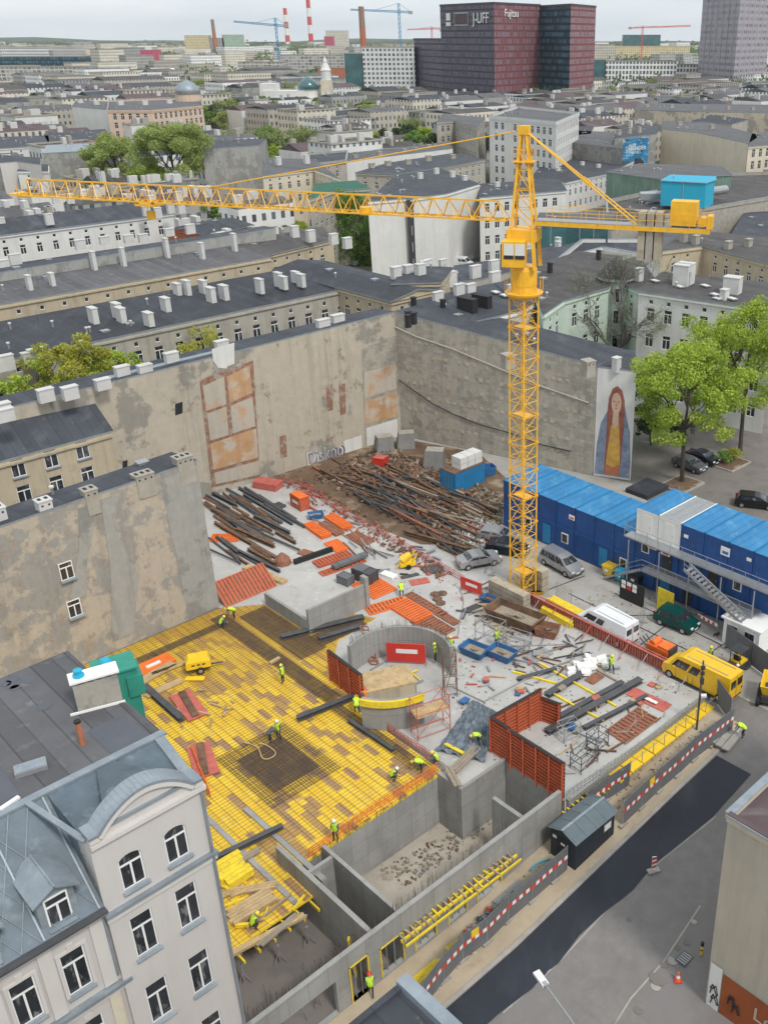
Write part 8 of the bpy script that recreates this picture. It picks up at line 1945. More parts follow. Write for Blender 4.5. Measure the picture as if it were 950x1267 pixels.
# landmark towers
def tower_pair():
    def tower(label,c0,c1,c2,yb,yt,w1,w2,back=35):
        """left corner, middle (near) corner, right corner pixel columns; base rows"""
        A=P(c0[0],c0[1],0);B=P(c1[0],c1[1],0);D_=P(c2[0],c2[1],0);r=ray(c1[0],yt);h=H+B[1]*r[2]/r[1]
        Cc=(A[0]+D_[0]-B[0],A[1]+D_[1]-B[1]);t=thing('office_tower',label,'office tower',(B[0],B[1],0),0,'dark brick office towers')
        m=MB();L1=math.dist(A[:2],B[:2]);L2=math.dist(B[:2],D_[:2])
        m.face([(*A[:2],0),(*B[:2],0),(*B[:2],h),(*A[:2],h)],M[w1],[(0,0),(L1,0),(L1,h),(0,h)]);m.build('left_facade',t)
        m=MB();m.face([(*B[:2],0),(*D_[:2],0),(*D_[:2],h),(*B[:2],h)],M[w2],[(0,0),(L2,0),(L2,h),(0,h)]);m.face([(*D_[:2],0),(*Cc,0),(*Cc,h),(*D_[:2],h)],M[w2],[(0,0),(L1,0),(L1,h),(0,h)]);m.face([(*Cc,0),(*A[:2],0),(*A[:2],h),(*Cc,h)],M[w1],[(0,0),(L2,0),(L2,h),(0,h)]);m.build('right_facade',t)
        m=MB();m.face([(*A[:2],h-1),(*B[:2],h-1),(*D_[:2],h-1),(*Cc,h-1)],M['felt_grey'])
        for p,q in((A,B),(B,D_),(D_,(*Cc,0)),((*Cc,0),A)): m.bar((p[0],p[1],h+.2),(q[0],q[1],h+.2),.8,1.2,M['tower_edge'])
        m.build('roof_edge',t);return t,A,B,h
    mat('tower_edge',(.09,.05,.055),.7,.1,.1)
    t1,A,B,h1=tower('tall dark red brick office tower with white lettering on top',(548,133),(612,140),(667,134),133,4,'tower_dark','tower_red')
    t2,A2,B2,h2=tower('second office tower with a dark teal face and a red face',(667,134),(703,139),(733,133),133,6,'tower_teal','tower_red')
    t3,A3,B3,h3=tower('lower dark office wing left of the tall brick tower',(515,127),(549,133),(585,131),133,49,'tower_dark','tower_dark')
    d=(Vector(B)-Vector(A)).normalized();ang=math.atan2(d.y,d.x);n=Vector((d.y,-d.x,0))
    p=Vector(A).lerp(Vector(B),.78);text_mesh('J-UFF',9,M['white'],'lettering',t1,(p.x+n.x*.6,p.y+n.y*.6,h1-8.5),R(90),ang,.1)
    p=Vector(A).lerp(Vector(B),.42);m=MB();c=p+n*.4+Vector((0,0,h1-8.5));m.obox(c,d*9,n*.2,(0,0,4),M['galv']);m.obox(c+n*.3,d*8,n*.2,(0,0,3.2),M['tower_edge']);m.build('sign_board',t1)
    p=Vector(A).lerp(Vector(B),.17)+n*.5+Vector((0,0,h1-8));m=MB();m.obox(p+Vector((0,0,1)),d*2.6,n*.2,(0,0,2.2),M['white']);m.obox(p+Vector((0,0,-3.4)),d*3,n*.2,(0,0,1.2),M['white']);m.build('emblem',t1)
    d2=Vector((1,-.1,0));Dd=P(667,134,0);d2=(Vector(Dd)-Vector(B)).normalized();n2=Vector((d2.y,-d2.x,0));p=Vector(B).lerp(Vector(Dd),.35);text_mesh('Fujitsu',6.5,M['white'],'lettering',t1,(p.x+n2.x*.6,p.y+n2.y*.6,h1-5.5),R(90),math.atan2(d2.y,d2.x),.1)
tower_pair()
def grey_tower():
    A=P(861,110,0);B=P(905,116,0);D_=P(944,112,0);h=118
    t=thing('office_tower','tall pinkish grey office tower with window bands at the right','office tower',(B[0],B[1],0));Cc=(A[0]+D_[0]-B[0],A[1]+D_[1]-B[1])
    m=MB()
    for p,q in((A,B),(B,D_),(D_,(*Cc,0)),((*Cc,0),A)):
        L=math.dist(p[:2],q[:2]);m.face([(*p[:2],0),(*q[:2],0),(*q[:2],h),(*p[:2],h)],M['tower_grey'],[(0,0),(L,0),(L,h),(0,h)])
    m.build('facade',t);m=MB();m.face([(*A[:2],h),(*B[:2],h),(*D_[:2],h),(*Cc,h)],M['felt_grey']);m.build('roof',t)
    m=MB()
    for f in(.15,.3,.45,.6,.75,.9):
        for (p,q) in ((A,B),(B,D_)):
            c=Vector(p).lerp(Vector(q),f);m.bar((c.x,c.y,0),(c.x,c.y,h),1.1,1.1,M['tower_pier'])
    m.build('pier',t)
mat('tower_pier',(.4,.35,.385),.8,.08,.1)
grey_tower()
slab_at(451,515,128,58,28,'white apartment tower block under construction beside the dark towers','fw_bright',chims=3)
slab_at(430,452,128,66,25,'narrow teal sheeted side of the unfinished tower','glass_teal')
slab_at(747,835,112,76,40,'white grid office building right of the dark towers','office_white')
slab_at(733,748,112,74,30,'dark glass end beside the white grid office','glass_teal')
slab_at(835,862,108,80,30,'white office wing next to the grey tower','office_white')
slab_at(755,852,80,57,30,'long yellow hospital block with blue rooftop','fw_yellow');slab_at(769,815,78,43,20,'teal glass block rising over the long yellow block','glass_teal')
slab_at(733,760,90,55,24,'cream apartment slab left of the long yellow block','fw_cream')
slab_at(0,103,98,70,35,'long dark navy shopping hall at the left skyline','fw_navy' if False else 'tower_teal')
slab_at(5,98,84,58,30,'white modern office row above the navy hall','office_white')
slab_at(0,108,108,83,30,'yellow-green glazed car park below the navy hall','fw_skel')
slab_at(148,178,92,59,20,'grey and white apartment slab beside the magenta one','fw_grey');slab_at(178,197,92,62,22,'magenta apartment block with few windows','fw_magenta');slab_at(197,235,90,71,22,'low magenta wing right of the magenta block','fw_magenta')
slab_at(232,262,75,44,22,'yellow high-rise on the left skyline','fw_yellow');slab_at(278,302,75,43,22,'green high-rise on the left skyline','fw_green');slab_at(262,280,75,47,18,'grey high-rise between the yellow and green ones','fw_grey')
slab_at(200,224,68,55,20,'small yellow block over the magenta wing','fw_yellow')
slab_at(297,350,104,77,30,'concrete frame building under construction near the blue crane','fw_skel');slab_at(350,432,100,68,30,'wide concrete frame building under construction behind the trees','fw_skel')
slab_at(405,432,70,38,18,'red and cream high-rise with a blue top','fw_cream');slab_at(403,414,72,45,16,'narrow red side of the skyline high-rise','fw_magenta')
slab_at(395,432,112,84,20,'red brick workshop with white windows near the building frames','brick_orange')
slab_at(700,735,62,52,20,'pale slab block far behind the dark towers','fw_grey')
# far chimneys
def chimney(label,px,yb,yt,w,cols):
    a=P(px,yb,0);r=ray(px,yt);h=H+a[1]*r[2]/r[1];k=a[1]/F*w/2;t=thing('tall_chimney',label,'chimney',a);n=len(cols)
    for i,c in enumerate(cols): m=MB();m.tube((a[0],a[1],h*i/n),(a[0],a[1],h*(i+1)/n),k*(1.35-.35*i/n),M[c],14,k*(1.35-.35*(i+1)/n));m.build('band',t)
chimney('red brick factory chimney beside the white unfinished tower',453,110,8,6,['brick_orange']*3+['brick_old'])
chimney('tall red and white power station chimney, right of two',386,62,-22,4,['white','red','white','red','white','red','white','red'])
chimney('red and white power station chimney, left of two',357,60,10,4,['white','red','white','red','white','red'])
chimney('thin dark chimney on the left skyline near the green high-rise',269,75,24,3.5,['brick_old','brick_orange','brick_old'])
def farcrane(label,px,yb,yt,x0,x1,y0,y1,mt,pw=4):
    a=Vector(P(px,yb,0));r=ray(px,yt);h=H+a.y*r[2]/r[1];s=a.y/F;t=thing('far_crane',label,'tower crane',a);w=pw*s/2
    m=MB();n=int(h/(w*2.2))+1
    for k in range(n):
        z0=h*k/n;z1=h*(k+1)/n
        for sx in(-w/2,w/2): m.bar((a.x+sx,a.y,z0),(a.x+sx,a.y,z1),w*.3,w*.3,M[mt])
        m.bar((a.x-w/2,a.y,z0),(a.x+w/2,a.y,z1),w*.25,w*.25,M[mt])
    m.build('mast',t);zj=H+a.y*ray(px,(y0+y1)/2)[2]/ray(px,(y0+y1)/2)[1]
    m=MB();l=(x0-px)*s;rr=(x1-px)*s;dz=-(y1-y0)*s*.5
    for zo in(0,w*.9): m.bar((a.x+l,a.y,zj-dz+zo*(0.6)),(a.x+rr,a.y,zj+dz+zo),w*.3,w*.3,M[mt])
    k_=int(abs(rr-l)/w)+1
    for k in range(k_): f=k/k_;g=(k+1)/k_;x=a.x+l+(rr-l)*f;x2=a.x+l+(rr-l)*g;m.bar((x,a.y,zj-dz+2*dz*f),(x2,a.y,zj-dz+2*dz*g+w*.8),w*.2,w*.2,M[mt])
    m.build('jib',t);m=MB();m.bar((a.x,a.y,h),(a.x+l*.55,a.y,zj+w*.5),w*.15,w*.15,M[mt]);m.bar((a.x,a.y,h),(a.x+rr*.8,a.y,zj+w*.3),w*.15,w*.15,M[mt]);m.build('tie_rod',t)
    m=MB();sgn=1 if abs(rr)<abs(l) else -1;e=rr if abs(rr)<abs(l) else l;m.cbox((a.x+e*.85,a.y,zj-w*1.2),w*2.2,w,w*1.6,M['chimney_grey']);m.build('counterweight',t)
farcrane('blue far crane left of the building frames',348,100,22,302,361,28,33,'blue_mid')
farcrane('blue and white far crane over the unfinished tower',497,90,4,444,512,13,16,'blue_mid',4)
farcrane('red far crane between the unfinished tower and the dark tower',535,70,33,508,547,37,36,'red',3)
farcrane('red and white far crane over the yellow hospital block',792,85,32,776,845,35,33,'red',3)
# peach domed house & church
pt=pxb('peach tenement with many windows on the left of the park',[(133,138),(188,138),(251,132),(248,122),(135,126)],18,'plaster_pink','felt_grey',win='a',sp=3.2,ww=1.5,wh=2.4,attic=False,parapet=.5,chim=chrow([(150,130),(180,130),(210,128)],18,3,1.5,2))
q=P(234,125,18);mb=MB();mb.lathe((q[0],q[1],17),[(6,0),(6,4),(6.3,4.3)],M['plaster_pink'],18);t=thing('domed_turret','grey-blue dome on the corner of the peach tenement','dome',(q[0],q[1],17));o=mb.build('drum',t);mb=MB();mb.lathe((q[0],q[1],21.2),[(6,0),(5.4,2.4),(3.8,4.4),(1.6,5.6),(.3,6.2),(.2,8)],M['zinc'],18);mb.build('dome',t,smooth=True)
pxb('white gable wall house left of the peach tenement',[(89,132),(133,136),(135,126),(95,124)],17,'plaster_white','felt_grey',over=.1,chim=chrow([(100,128),(120,130)],17,3,1.5,2))
pxb('long dark roofed brick row below the white gable',[(60,176),(137,170),(130,160),(55,166)],13,'brick_orange','felt',win='a',sp=3,over=.3)
pxb('white fronted house row at the left edge below the brick row',[(0,184),(62,180),(60,168),(0,170)],13,'plaster_white','felt',win='a',sp=3,over=.2)
pxb('pale grey blank gable house left of the tree cluster',[(53,190),(128,186),(125,178),(58,180)],15,'wall_grey','zinc',over=.1)
pxb('large concrete firewall block right of the tree cluster',[(250,185),(320,180),(330,172),(255,174)],17,'wall_grey','felt',over=.1)
pxb('lilac grey blank house at the left photo edge',[(0,202),(22,200),(50,204),(50,196),(0,192)],17,'render_lilac','felt',over=.1)
pxb('small white house with red sign at the left edge by the crane tip',[(22,212),(60,212),(60,204),(24,203)],15,'plaster_white','felt',over=.1,win='a')
def church():
    q=P(385,146,0);t=thing('church','pale domed church with a slender bell tower in the park','church',(q[0],q[1],0))
    x,y=q[0],q[1]
    mb=MB();mb.cbox((x-14,y,0),26,14,16,M['plaster_white']);mb.cbox((x-2,y,0),34,18,12,M['plaster_cream']);mb.cbox((x-24,y,0),10,12,20,M['plaster_white']);mb.build('nave',t)
    mb=MB();mb.lathe((x,y,12),[(6.5,0),(6.5,4),(7,4.4)],M['plaster_white'],18);mb.build('drum',t);mb=MB();mb.lathe((x,y,16.3),[(6.6,0),(6,3),(4,5.4),(1.5,6.8),(.2,7.4),(.1,9.5)],M['glass_teal'],18);mb.build('dome',t,smooth=True)
    mb=MB();x2=x+12;mb.cbox((x2,y-3,0),6.5,6.5,22,M['plaster_cream']);mb.lathe((x2,y-3,22),[(3,0),(3,5),(3.4,5.3),(2.4,7),(1.2,9.5),(1.4,10.2),(.2,13)],M['plaster_white'],12);mb.build('bell_tower',t)
church()
# white billboard & blue advert
q0=P(749,158,2);m=MB();a=P(749,167,0);b=P(787,168,0);
t=thing('billboard_wall','large blank white board on the beige firewall house','billboard',a);r=ray(749,132);h=H+a[1]*r[2]/r[1]
m.face([(*a[:2],0),(*b[:2],0),(*b[:2],h),(*a[:2],h)],M['white']);m.face([(a[0],a[1]+1,0),(a[0],a[1]+1,h),(b[0],b[1]+1,h),(b[0],b[1]+1,0)],M['white']);m.face([(*a[:2],h),(*b[:2],h),(b[0],b[1]+1,h),(a[0],a[1]+1,h)],M['white']);m.face([(a[0],a[1],0),(a[0],a[1],h),(a[0],a[1]+1,h),(a[0],a[1]+1,0)],M['white']);m.build('board',t)
mat('advert_blue',(.02,.17,.33),.5,.5,.25,[((.35,.55,.65),.3,.52,.62,(1,.4,2.5)),((.01,.03,.06),.2,.6,.7)])
pA=P(770,172,16);pB=P(802,170,16);t=thing('advert_banner','blue advert banner with white lettering and a dark car shape','banner',pA)
m=MB();m.face([(pA[0],pA[1]-1,6.0),(pB[0],pB[1]-1,6.5),(pB[0],pB[1]-1,16.3),(pA[0],pA[1]-1,16)],M['advert_blue']);m.build('print',t)
dd=math.atan2(pB[1]-pA[1],pB[0]-pA[0]);text_mesh('DEFENDER',1.75,M['white'],'lettering',t,((pA[0]+pB[0])/2,(pA[1]+pB[1])/2-1.1,13),R(90),dd,.02)
cxm=(pA[0]+pB[0])/2;cym=(pA[1]+pB[1])/2-1.12;m=MB();m.face([(cxm+x_,cym,z_) for x_,z_ in((-3,7.2),(3,7.4),(3,8.8),(1.8,9.9),(-1.2,9.9),(-2.6,8.8))],M['dark']);m.build('car_shape',t)
pA=P(588,196,14);t=thing('flag_billboard','small blue and white billboard with a red spot near the hotel','billboard',pA);m=MB();m.cbox((pA[0],pA[1]-2,10.5),4.6,.4,3.6,M['blue_cont']);m.build('panel',t);m=MB();m.cbox((pA[0]+.3,pA[1]-2.25,11.6),3.2,.05,1.2,M['white']);m.cbox((pA[0]+.8,pA[1]-2.3,10.8),1.2,.05,1.3,M['red']);m.build('print',t)
for s_ in(-1.5,1.5): m=MB();m.cbox((pA[0]+s_,pA[1]-2,0),.3,.3,10.5,M['galv']);m.build('post',t)
# arched white market roofs
q=P(215,103,0);t=thing('arched_hall','white arched membrane roofs of a railway hall','station hall',q);s=q[1]/F
for k in range(5):
    m=MB();x0=q[0]+(-32+k*14)*s*1.0;w=16*s;hh=(15-k*2.2)*s;n=10
    for i in range(n):
        a0_=math.pi*i/n;a1_=math.pi*(i+1)/n
        A_=[(x0-w*math.cos(a0_)*.5,q[1]+20,hh*math.sin(a0_)),(x0-w*math.cos(a1_)*.5,q[1]+20,hh*math.sin(a1_))];m.face([A_[0],A_[1],(A_[1][0]+25,q[1]+70,A_[1][2]*.9),(A_[0][0]+25,q[1]+70,A_[0][2]*.9)],M['white']);m.face([A_[0],A_[1],(A_[1][0],A_[1][1],0),(A_[0][0],A_[0][1],0)],M['glass_blue'])
    m.build('arch_roof',t)
# --- filler blocks: old town packed on the street grid ---
taken=[]
for o in list(C.objects):
    if o.parent is None and o.get('category') in('building','office tower','hotel','church','station hall','turret'):
        q=[]
        for ch in o.children:
            if ch.type=='MESH' and ch.name.split('.')[0] in('wall','facade','left_facade','right_facade','nave'):
                for v in ch.data.vertices: q.append(UV((v.co.x+o.location.x,v.co.y+o.location.y)))
        if q: taken.append((min(x for x,_ in q)-.5,max(x for x,_ in q)+.5,min(y for _,y in q)-.5,max(y for _,y in q)+.5))
def free(a0,a1,b0,b1): return all(a1<=a or a0>=b or b1<=c or b0>=d for a,b,c,d in taken)
cols=[('fw_white','white'),('fw_cream','cream'),('fw_grey','grey'),('fw_beige','beige'),('fw_white','white'),('fw_cream','cream'),('wall_grey','blank grey'),('plaster_white','blank white')]
TREES=[];nb=0
rest_w=MB();rest_r=MB()
bands=[(165,290,15),(290,460,21),(460,720,30),(720,1150,48),(1150,2000,85),(2000,3600,110)]
for bi,(d0,d1,stp) in enumerate(bands):
    u=-200
    cell=[]
    n_=int(d1*1.3/stp)
    for iu in range(0,n_+1):
        for iv in range(0,n_+1):
            u0=iu*stp+(stp*.22 if iu%3==0 else 0);v0=iv*stp*.8;x,y=XY(u0,v0)
            if not(d0<=y<d1): continue
            px=PX+F*x/(y*ct+H*st)
            if -50<px<1000 and not(bi==0 and 385<px<950): cell.append((y,u0,v0,px))
    cell.sort()
    for y,u0,v0,px in cell:
        L=stp*rc.uniform(.6,1.0)*(1 if bi<4 else .6);D=stp*.8*rc.uniform(.45,.95)*(1 if bi<4 else .4)
        if rc.random()<.4 and bi<4: L=stp*.98
        if not free(u0,u0+L,v0,v0+D): 
            L*=.5;D*=.6
            if not free(u0,u0+L,v0,v0+D): continue
        x,y=XY(u0,v0);park=(-130<x<15 and 340<y<470 and rc.random()<.75) or rc.random()<(.07 if y<460 else .16)
        if park: TREES.append((x,y,stp));continue
        h=rc.uniform(9,16) if y<720 else rc.uniform(8,18) if y<1150 else rc.choice((10,14,18,26,32))*rc.uniform(.7,1)
        if y<290: h=rc.uniform(7,12)
        wl,cn=rc.choice(cols if y<720 else cols[:6]);poly=rect(u0,u0+L,v0,v0+D)
        side='left' if px<300 else 'middle' if px<620 else 'right';dist='middle distance' if y<460 else 'far distance' if y<1150 else 'skyline'
        rf=rc.choice(('felt_grey','felt','felt_grey','felt_brown','roof_red_brown','felt'))
        g=rc.choice((0,1.2,2.2)) if y<1150 else 0
        if nb<298 and (bi<3 or rc.random()<.75):
            lb=f'{cn} city block on the {side} of the {dist}' if y>=460 else f'{cn} old town house with chimneys on the {side} of the {dist}'
            farblock(lb,poly,h,wl,rf,group=f'{cn} city blocks, {side} {dist}',gable=g,chims=rc.randint(2,5) if y<460 else(rc.randint(1,2) if y<720 else 0));nb+=1
        else: rest_w.prism(poly,0,h,M[wl],bot=False);rest_r.face([(*p,h) for p in poly],M[rf])
t=rest_w.build('distant_blocks');tag(t,'mass of small pale apartment blocks towards the skyline','city blocks',kind='stuff');o=rest_r.build('roof_field',t)
# ================= trees =================
def leafcloud(clumps,n,size,mt,rng,name='crown'):
    """n small leaf-tuft quads spread through overlapping clumps"""
    v=[];f=[]
    tot=sum(c[3]**2 for c in clumps)
    for (x,y,z,r) in clumps:
        k=int(n*r*r/tot)+3
        for _ in range(k):
            d=Vector((rng.gauss(0,1),rng.gauss(0,1),rng.gauss(0,1))).normalized()*r*(rng.random()**.35)
            d.z*=.8;c=Vector((x,y,z))+d;a=Vector((rng.uniform(-1,1),rng.uniform(-1,1),rng.uniform(-1,1))).normalized()*size*rng.uniform(.6,1.4);b=a.cross(Vector((rng.uniform(-1,1),rng.uniform(-1,1),rng.uniform(-1,1)))).normalized()*size*rng.uniform(.4,.9)
            i=len(v);v+=[tuple(c-a),tuple(c+b*.7),tuple(c+a),tuple(c-b)];f.append((i,i+1,i+2,i+3))
    me=bpy.data.meshes.new(name);me.from_pydata(v,[],f);me.materials.append(M[mt]);return me
def branches(m,base,h,spread,rng,mt,depth=3,r0=.25,n0=5,tips=None,lean=.0):
    top=Vector(base)+Vector((rng.uniform(-.3,.3),rng.uniform(-.3,.3),h*.38));m.tube(base,top,r0,M[mt],9,r0*.75,cap=False)
    def rec(p,d,L,r,k):
        e=p+d*L;mid=p+d*L*.5+Vector((rng.uniform(-.06,.06),rng.uniform(-.06,.06),0))*L
        m.tube(p,mid,r,M[mt],6,r*.8,cap=False);m.tube(mid,e,r*.8,M[mt],6,r*.5,cap=False)
        if k==0:
            if tips is not None: tips.append(e)
            return
        for _ in range(rng.randint(2,4) if depth<5 else rng.randint(3,4)):
            nd=(d+Vector((rng.gauss(0,.45),rng.gauss(0,.45),rng.gauss(.12,.3)))).normalized();rec(p+d*L*rng.uniform(.6,1),nd,L*rng.uniform(.55,.8),r*.5,k-1)
    for i in range(n0):
        a=2*math.pi*i/n0+rng.uniform(-.3,.3);rec(top+Vector((0,0,rng.uniform(-.1,.1)*h)),Vector((math.cos(a)*spread,math.sin(a)*spread,1)).normalized(),h*.3,r0*.5,depth-1)
    rec(top,Vector((0,0,1)),h*.3,r0*.6,depth-1)
def tree(label,x,y,h,rad,mt,n=7000,size=.16,seed=1,z0=0,group=None,bark='bark',clumpn=40,low=.3,name='tree',spread=.75,trunk_r=.28,depth=3):
    rng=random.Random(seed);t=thing(name,label,'tree',(x,y,z0),0,group);m=MB();tips=[]
    branches(m,Vector((0,0,0)),h,spread,rng,bark,depth,trunk_r,5,tips);m.build('trunk',t,world=False)
    if n:
        cl=[(p.x,p.y,p.z,rng.uniform(.1,.2)*rad*1.3) for p in tips]
        for _ in range(clumpn):
            a=rng.uniform(0,2*math.pi);el=rng.uniform(-.6,1);rr=rad*rng.uniform(.5,1)*math.sqrt(max(.05,1-el*el*.8));cl.append((rr*math.cos(a),rr*math.sin(a),h*(.62+.33*el*.95) if el>0 else h*(.62+.36*el),rad*rng.uniform(.14,.26)))
        me=leafcloud(cl,n,size,mt,rng);o=bpy.data.objects.new('crown',me);C.objects.link(o);o.parent=t
    return t
def gtree(label,px,py,**k):
    x,y,_=P(px,py,0);return tree(label,x,y,**k)
gtree('large bright lime green tree in a square planter beside the mural',843,597,h=16,rad=5.7,mt='leaf_lime',n=26000,size=.17,seed=3,clumpn=60)
gtree('tall bright green tree at the right edge of the courtyard',915,560,h=18.5,rad=5.3,mt='leaf_lime',n=24000,size=.15,seed=8,clumpn=70)
gtree('small olive tree behind the two bright green trees',868,470,h=13,rad=3.4,mt='leaf_olive',n=6000,size=.15,seed=12,clumpn=24)
gtree('large bare tree behind the mural house',764,492,h=19,rad=6,mt='leaf_olive',n=300,size=.09,seed=21,depth=5,bark='bark_grey',spread=1.1,trunk_r=.55)
gtree('second bare tree left of the olive tree',815,490,h=14.5,rad=5,mt='leaf_olive',n=200,size=.09,seed=22,depth=5,bark='bark_grey',spread=1.1,trunk_r=.4)
gtree('dark hedge bushes at the foot of the mural house',805,550,h=4,rad=2.4,mt='leaf_dark',n=4000,size=.14,seed=31,clumpn=20,trunk_r=.12)
gtree('dark bush beside the courtyard path',840,545,h=2.6,rad=1.8,mt='leaf_dark',n=1500,size=.12,seed=32,clumpn=12,trunk_r=.1)
gtree('low yellow-green shrub in the planter under the right tree',906,572,h=1.6,rad=1.5,mt='leaf_yellow',n=1600,size=.1,seed=33,clumpn=12,trunk_r=.06)
gtree('low dark green shrub in the planter under the right tree',893,574,h=1.5,rad=1.3,mt='leaf_green',n=1400,size=.1,seed=34,clumpn=12,trunk_r=.06)
for (px,py,l) in ((843,600,'square brown planter bed around the lime tree trunk'),(902,574,'square brown planter bed under the right tree')):
    x,y,_=P(px,py,0);m=MB();m.cbox((x,y,0),4.2,3.4,.18,M['kerb'],46);m.cbox((x,y,.0),3.8,3.0,.2,M['dirt'],46);tag(m.build('planter_bed',loc=(x,y,0)),l,'planter')
m=MB();a=P(775,617,0);b=P(830,600,0);m.cbox(P(800,607,0),4,3.0,.5,M['felt'],46);tag(m.build('bitumen_slab',loc=P(800,607,0)),'low dark felted wall between mural and containers','low wall')
# courtyard shrubs among the tenement rows
def uvtree(label,px,py,zr,h,rad,mt,seed,n=6000,**k):
    x,y,_=P(px,py,zr);return tree(label,x,y,h,rad,mt,n=n,size=.16 if rad<5 else .27,seed=seed,clumpn=30,**k)
def ytree(label,px,ytop,v,rad,mt,seed,n=7000,k=1):
    u_,z_=FV(px,ytop,v);x,y=XY(u_,v);return tree(label,x,y,z_,rad,mt,n=n,size=.17,seed=seed,clumpn=34)
ytree('yellow blossoming tree in the yard left of the long firewall',72,424,104.5,4.0,'leaf_yellow',41,10000)
ytree('fresh green tree beside the yellow one in the yard',124,428,104.5,3.2,'leaf_lime',42,8000)
ytree('bright green shrub at the left photo edge in the yard',2,458,104.5,3,'leaf_lime',43)
ytree('thin yellowish tree in the yard in front of the tan row',262,404,104.5,3.6,'leaf_yellow',44,4000)
uvtree('small lime shrub by the curved tenement wing',368,288,3,6,3,'leaf_lime',45,3000)
uvtree('broad bright green tree cluster behind the crane jib, right one',222,262,0,24,11,'leaf_pale',46,34000,trunk_r=.5)
uvtree('yellow-green tree behind the crane jib, left one',152,255,0,20,8.5,'leaf_pale',47,22000,trunk_r=.4)
uvtree('low green bushes under the tree cluster',190,262,0,12,10,'leaf_lime',48,14000)
uvtree('green bush left of the tree cluster under the jib',110,258,0,9,5.5,'leaf_lime',49,8000)
# ivy on the grey house
x,y,_=P(436,235,16);y-=1.3;rng=random.Random(5);cl=[(rng.uniform(-4,4)*(1-.25*k/30),rng.uniform(-.8,.8),.5+k*.55,1.5) for k in range(28) for _ in (0,1)]
t=thing('ivy','bright green ivy climbing the grey apartment house to its roof','climbing plant',(x,y,0));me=leafcloud(cl,9000,.22,'leaf_green',rng,'foliage');o=bpy.data.objects.new('foliage',me);C.objects.link(o);o.parent=t;m=MB();m.tube((0,.6,0),(.3,.6,9),.2,M['bark'],8,.08);m.build('stem',t,world=False)
# park & street trees: three prototypes copied
protos=[]
for k,(mt,h,rad,n) in enumerate((('leaf_green',13,6,2200),('leaf_pale',12,6,1800),('leaf_dark',12,6.5,1800),('leaf_lime',11,5.5,2000),('leaf_olive',13,6,350))):
    protos.append((tree('x',0,-500-k*30,h,rad,mt,n=int(n*1.8),size=.4,seed=60+k,clumpn=26,depth=2 if n>400 else 4,bark='bark_grey',trunk_r=.3),mt))
kinds=['mid green tree','olive tree with sparse young leaves','dark green tree','bright green tree','nearly bare grey-brown tree']
used=[False]*5
def park(px,py,k,sc,where):
    x,y,_=P(px,max(py,47.6),0);lb=f'{kinds[k]} {where}'
    r,_m=protos[k]
    if not used[k]: used[k]=True;r.location=(x,y,0);r.scale=(sc,)*3;r['label']=lb;r['group']=f'{kinds[k]}s {where}';return
    dup(r,(x,y,0),rc.uniform(0,360),lb,f'{kinds[k]}s {where}',sc)
for (x0,x1,y0,y1,n,ks,w,s0) in ((250,335,140,168,12,(4,4,0,3,2),'in the park left of the church',1.0),(135,250,108,125,10,(0,3,3,1),'behind the peach tenement',1.0),(415,540,140,162,16,(0,1,4,3),'in the park right of the church',.9),(300,390,112,140,12,(4,4,1),'on the slope behind the church',1.0),(0,500,66,90,38,(0,1,2,2),'between the far city blocks',1.1),(740,870,115,150,12,(4,1,2),'near the white grid office',.9),(825,900,195,215,5,(1,4,4),'below the yellowish curved wall',1.0),(860,875,195,205,1,(3,),'in the middle below the yellowish curved wall',1.2),(500,950,66,80,18,(0,1,2),'behind the office towers',1.1),(0,950,51,62,84,(2,2,0,1),'on the wooded skyline',1.5)):
    for _ in range(n):
        yy=rc.uniform(y0,y1);park(rc.uniform(x0,x1),yy,rc.choice(ks),s0*rc.uniform(.75,1.25),w)
TREES.sort(key=lambda q:q[1])
for (jx,jy,L) in TREES[:60]:
    for _ in range(1):
        k=rc.choice((0,1,2,3,4));r,_m=protos[k];lb=f'{kinds[k]} standing between old town roofs'
        dup(r,(jx+rc.uniform(-6,6),jy+rc.uniform(-6,6),0),rc.uniform(0,360),lb,f'{kinds[k]}s between old town roofs',rc.uniform(.7,1.1))
rc2=random.Random(3)
x,y,_=P(505,168,0);t=tree('pink blossoming tree in the park before the long white firewall',x,y,8,5,'leaf_pink',n=2500,size=.3,seed=77)
# parked white vans in the street behind
car('white van parked in the street by the beige ground floor, left one',571,330,-20,'car_white',5.2,2.0,2.2,'van',name='delivery_van',cat='van')
car('white van parked in the street by the beige ground floor, right one',616,322,-20,'car_white',5.2,2.0,2.2,'van',name='delivery_van',cat='van')
cl=[]
for _ in range(900):
    y=560+3000*rc.random()**1.1;px=rc.uniform(-40,990);x=(px-PX)/F*(y*ct+H*st)
    if 500<px<740 and y<900: continue
    for k in range(rc.randint(2,5)): q_=.7+y/2200;cl.append((x+rc.uniform(-30,30)*(y/1500+.3),y+rc.uniform(-15,15),rc.uniform(4,9)*q_,rc.uniform(5,9)*q_))
me=leafcloud(cl,110000,2.2,'leaf_far',rc,'far_trees');o=bpy.data.objects.new('far_trees',me);C.objects.link(o);tag(o,'loose masses of green trees among the far city blocks','trees',kind='stuff')
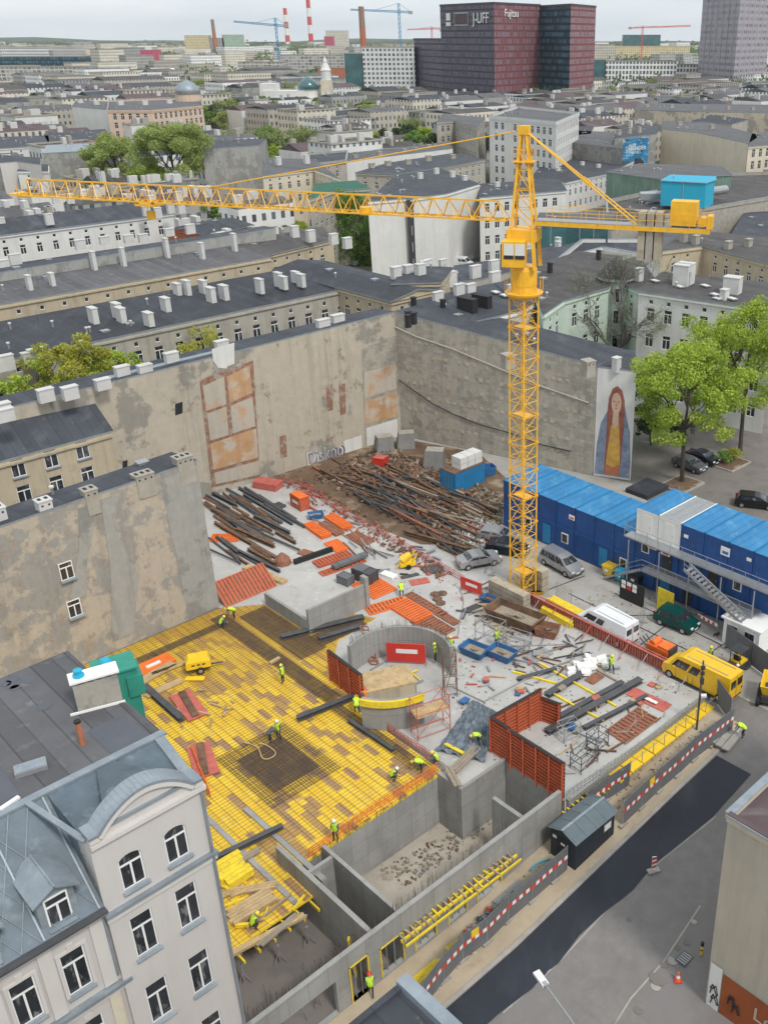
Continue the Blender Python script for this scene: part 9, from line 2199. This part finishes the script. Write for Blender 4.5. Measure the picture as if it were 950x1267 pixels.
# far forest belt and hills
m=MB();rf=random.Random(2)
for k in range(260):
    px=rf.uniform(-80,1030);y=rf.uniform(3600,7000);r=ray(px,60);x=(px-PX)/F*(y*ct+H*st);w=rf.uniform(40,120);h=rf.uniform(9,22)
    n=7
    ring_=[];
    m.lathe((x,y,0),[(w,0),(w*.9,h*.6),(w*.5,h*.95),(.1,h)],M['leaf_dark'],n,cap=False)
tag(m.build('far_woods'),'dark wooded belt along the horizon','woods',kind='stuff')
m=MB()
for i in range(60):
    a0_=-8000+i*260;h0=20+14*math.sin(i*.5)+8*math.sin(i*1.3);h1=20+14*math.sin((i+1)*.5)+8*math.sin((i+1)*1.3)
    m.face([(a0_,8200,-1),(a0_+260,8200,-1),(a0_+260,8600,h1),(a0_,8600,h0)],M['leaf_dark']);m.face([(a0_,8600,h0),(a0_+260,8600,h1),(a0_+260,8990,-1),(a0_,8990,-1)],M['leaf_dark'])
struct('hills',m)
# ================= camera, light, sky =================
sc=bpy.context.scene
cd=bpy.data.cameras.new('camera');cam=bpy.data.objects.new('camera',cd);C.objects.link(cam);sc.camera=cam
cam.location=(0,0,H);cam.rotation_euler=(math.pi/2-T,0,0)
cd.sensor_fit='VERTICAL';cd.sensor_height=36;cd.lens=F/1267*36;cd.shift_x=(475-PX)/1267;cd.clip_end=20000;cd.clip_start=.5
w=bpy.data.worlds.new('World');sc.world=w;w.use_nodes=True;nt=w.node_tree;bg=nt.nodes['Background']
sk_=nt.nodes.new('ShaderNodeTexSky');sk_.sky_type='NISHITA';sk_.sun_disc=False;sk_.sun_elevation=R(50);sk_.sun_rotation=R(150);sk_.dust_density=4;sk_.air_density=1.5
tc=nt.nodes.new('ShaderNodeTexCoord');mp=nt.nodes.new('ShaderNodeMapping');mp.inputs['Scale'].default_value=(1,1,7);nt.links.new(tc.outputs['Generated'],mp.inputs[0])
n=nt.nodes.new('ShaderNodeTexNoise');n.inputs['Scale'].default_value=2.2;n.inputs['Detail'].default_value=6;n.inputs['Roughness'].default_value=.6;nt.links.new(mp.outputs[0],n.inputs[0])
cl=ramp(nt,n.outputs[0],.35,.7,(6.6,7.3,7.8),(8.8,9.1,9.2))
mxn=mix(nt,.88,sk_.outputs[0],cl)
nt.links.new(mxn,bg.inputs[0]);bg.inputs[1].default_value=.088
sl=bpy.data.lights.new('sun','SUN');sl.energy=1.5;sl.angle=R(10);sl.color=(1,.965,.92);so=bpy.data.objects.new('sun',sl);C.objects.link(so)
el,az=R(52),R(140)  # from behind-right of the camera
d=Vector((math.sin(az)*math.cos(el),math.cos(az)*math.cos(el),math.sin(el)));so.rotation_euler=d.to_track_quat('Z','Y').to_euler()
# haze
hm=bpy.data.materials.new('haze');hm.use_nodes=True;hn=hm.node_tree;hn.nodes.remove(hn.nodes['Principled BSDF']);pv=hn.nodes.new('ShaderNodeVolumePrincipled');pv.inputs['Color'].default_value=(.9,.94,.98,1);pv.inputs['Density'].default_value=.00005;pv.inputs['Anisotropy'].default_value=.2
hn.links.new(pv.outputs[0],hn.nodes['Material Output'].inputs['Volume']);M['haze']=hm
mb=MB();mb.box(-9200,9200,-9200,9200,-6,150,hm);hz=mb.build('haze');hz['kind']='stuff'
sc.view_settings.view_transform='Standard';sc.view_settings.look='None';sc.view_settings.gamma=1;sc.view_settings.exposure=.52
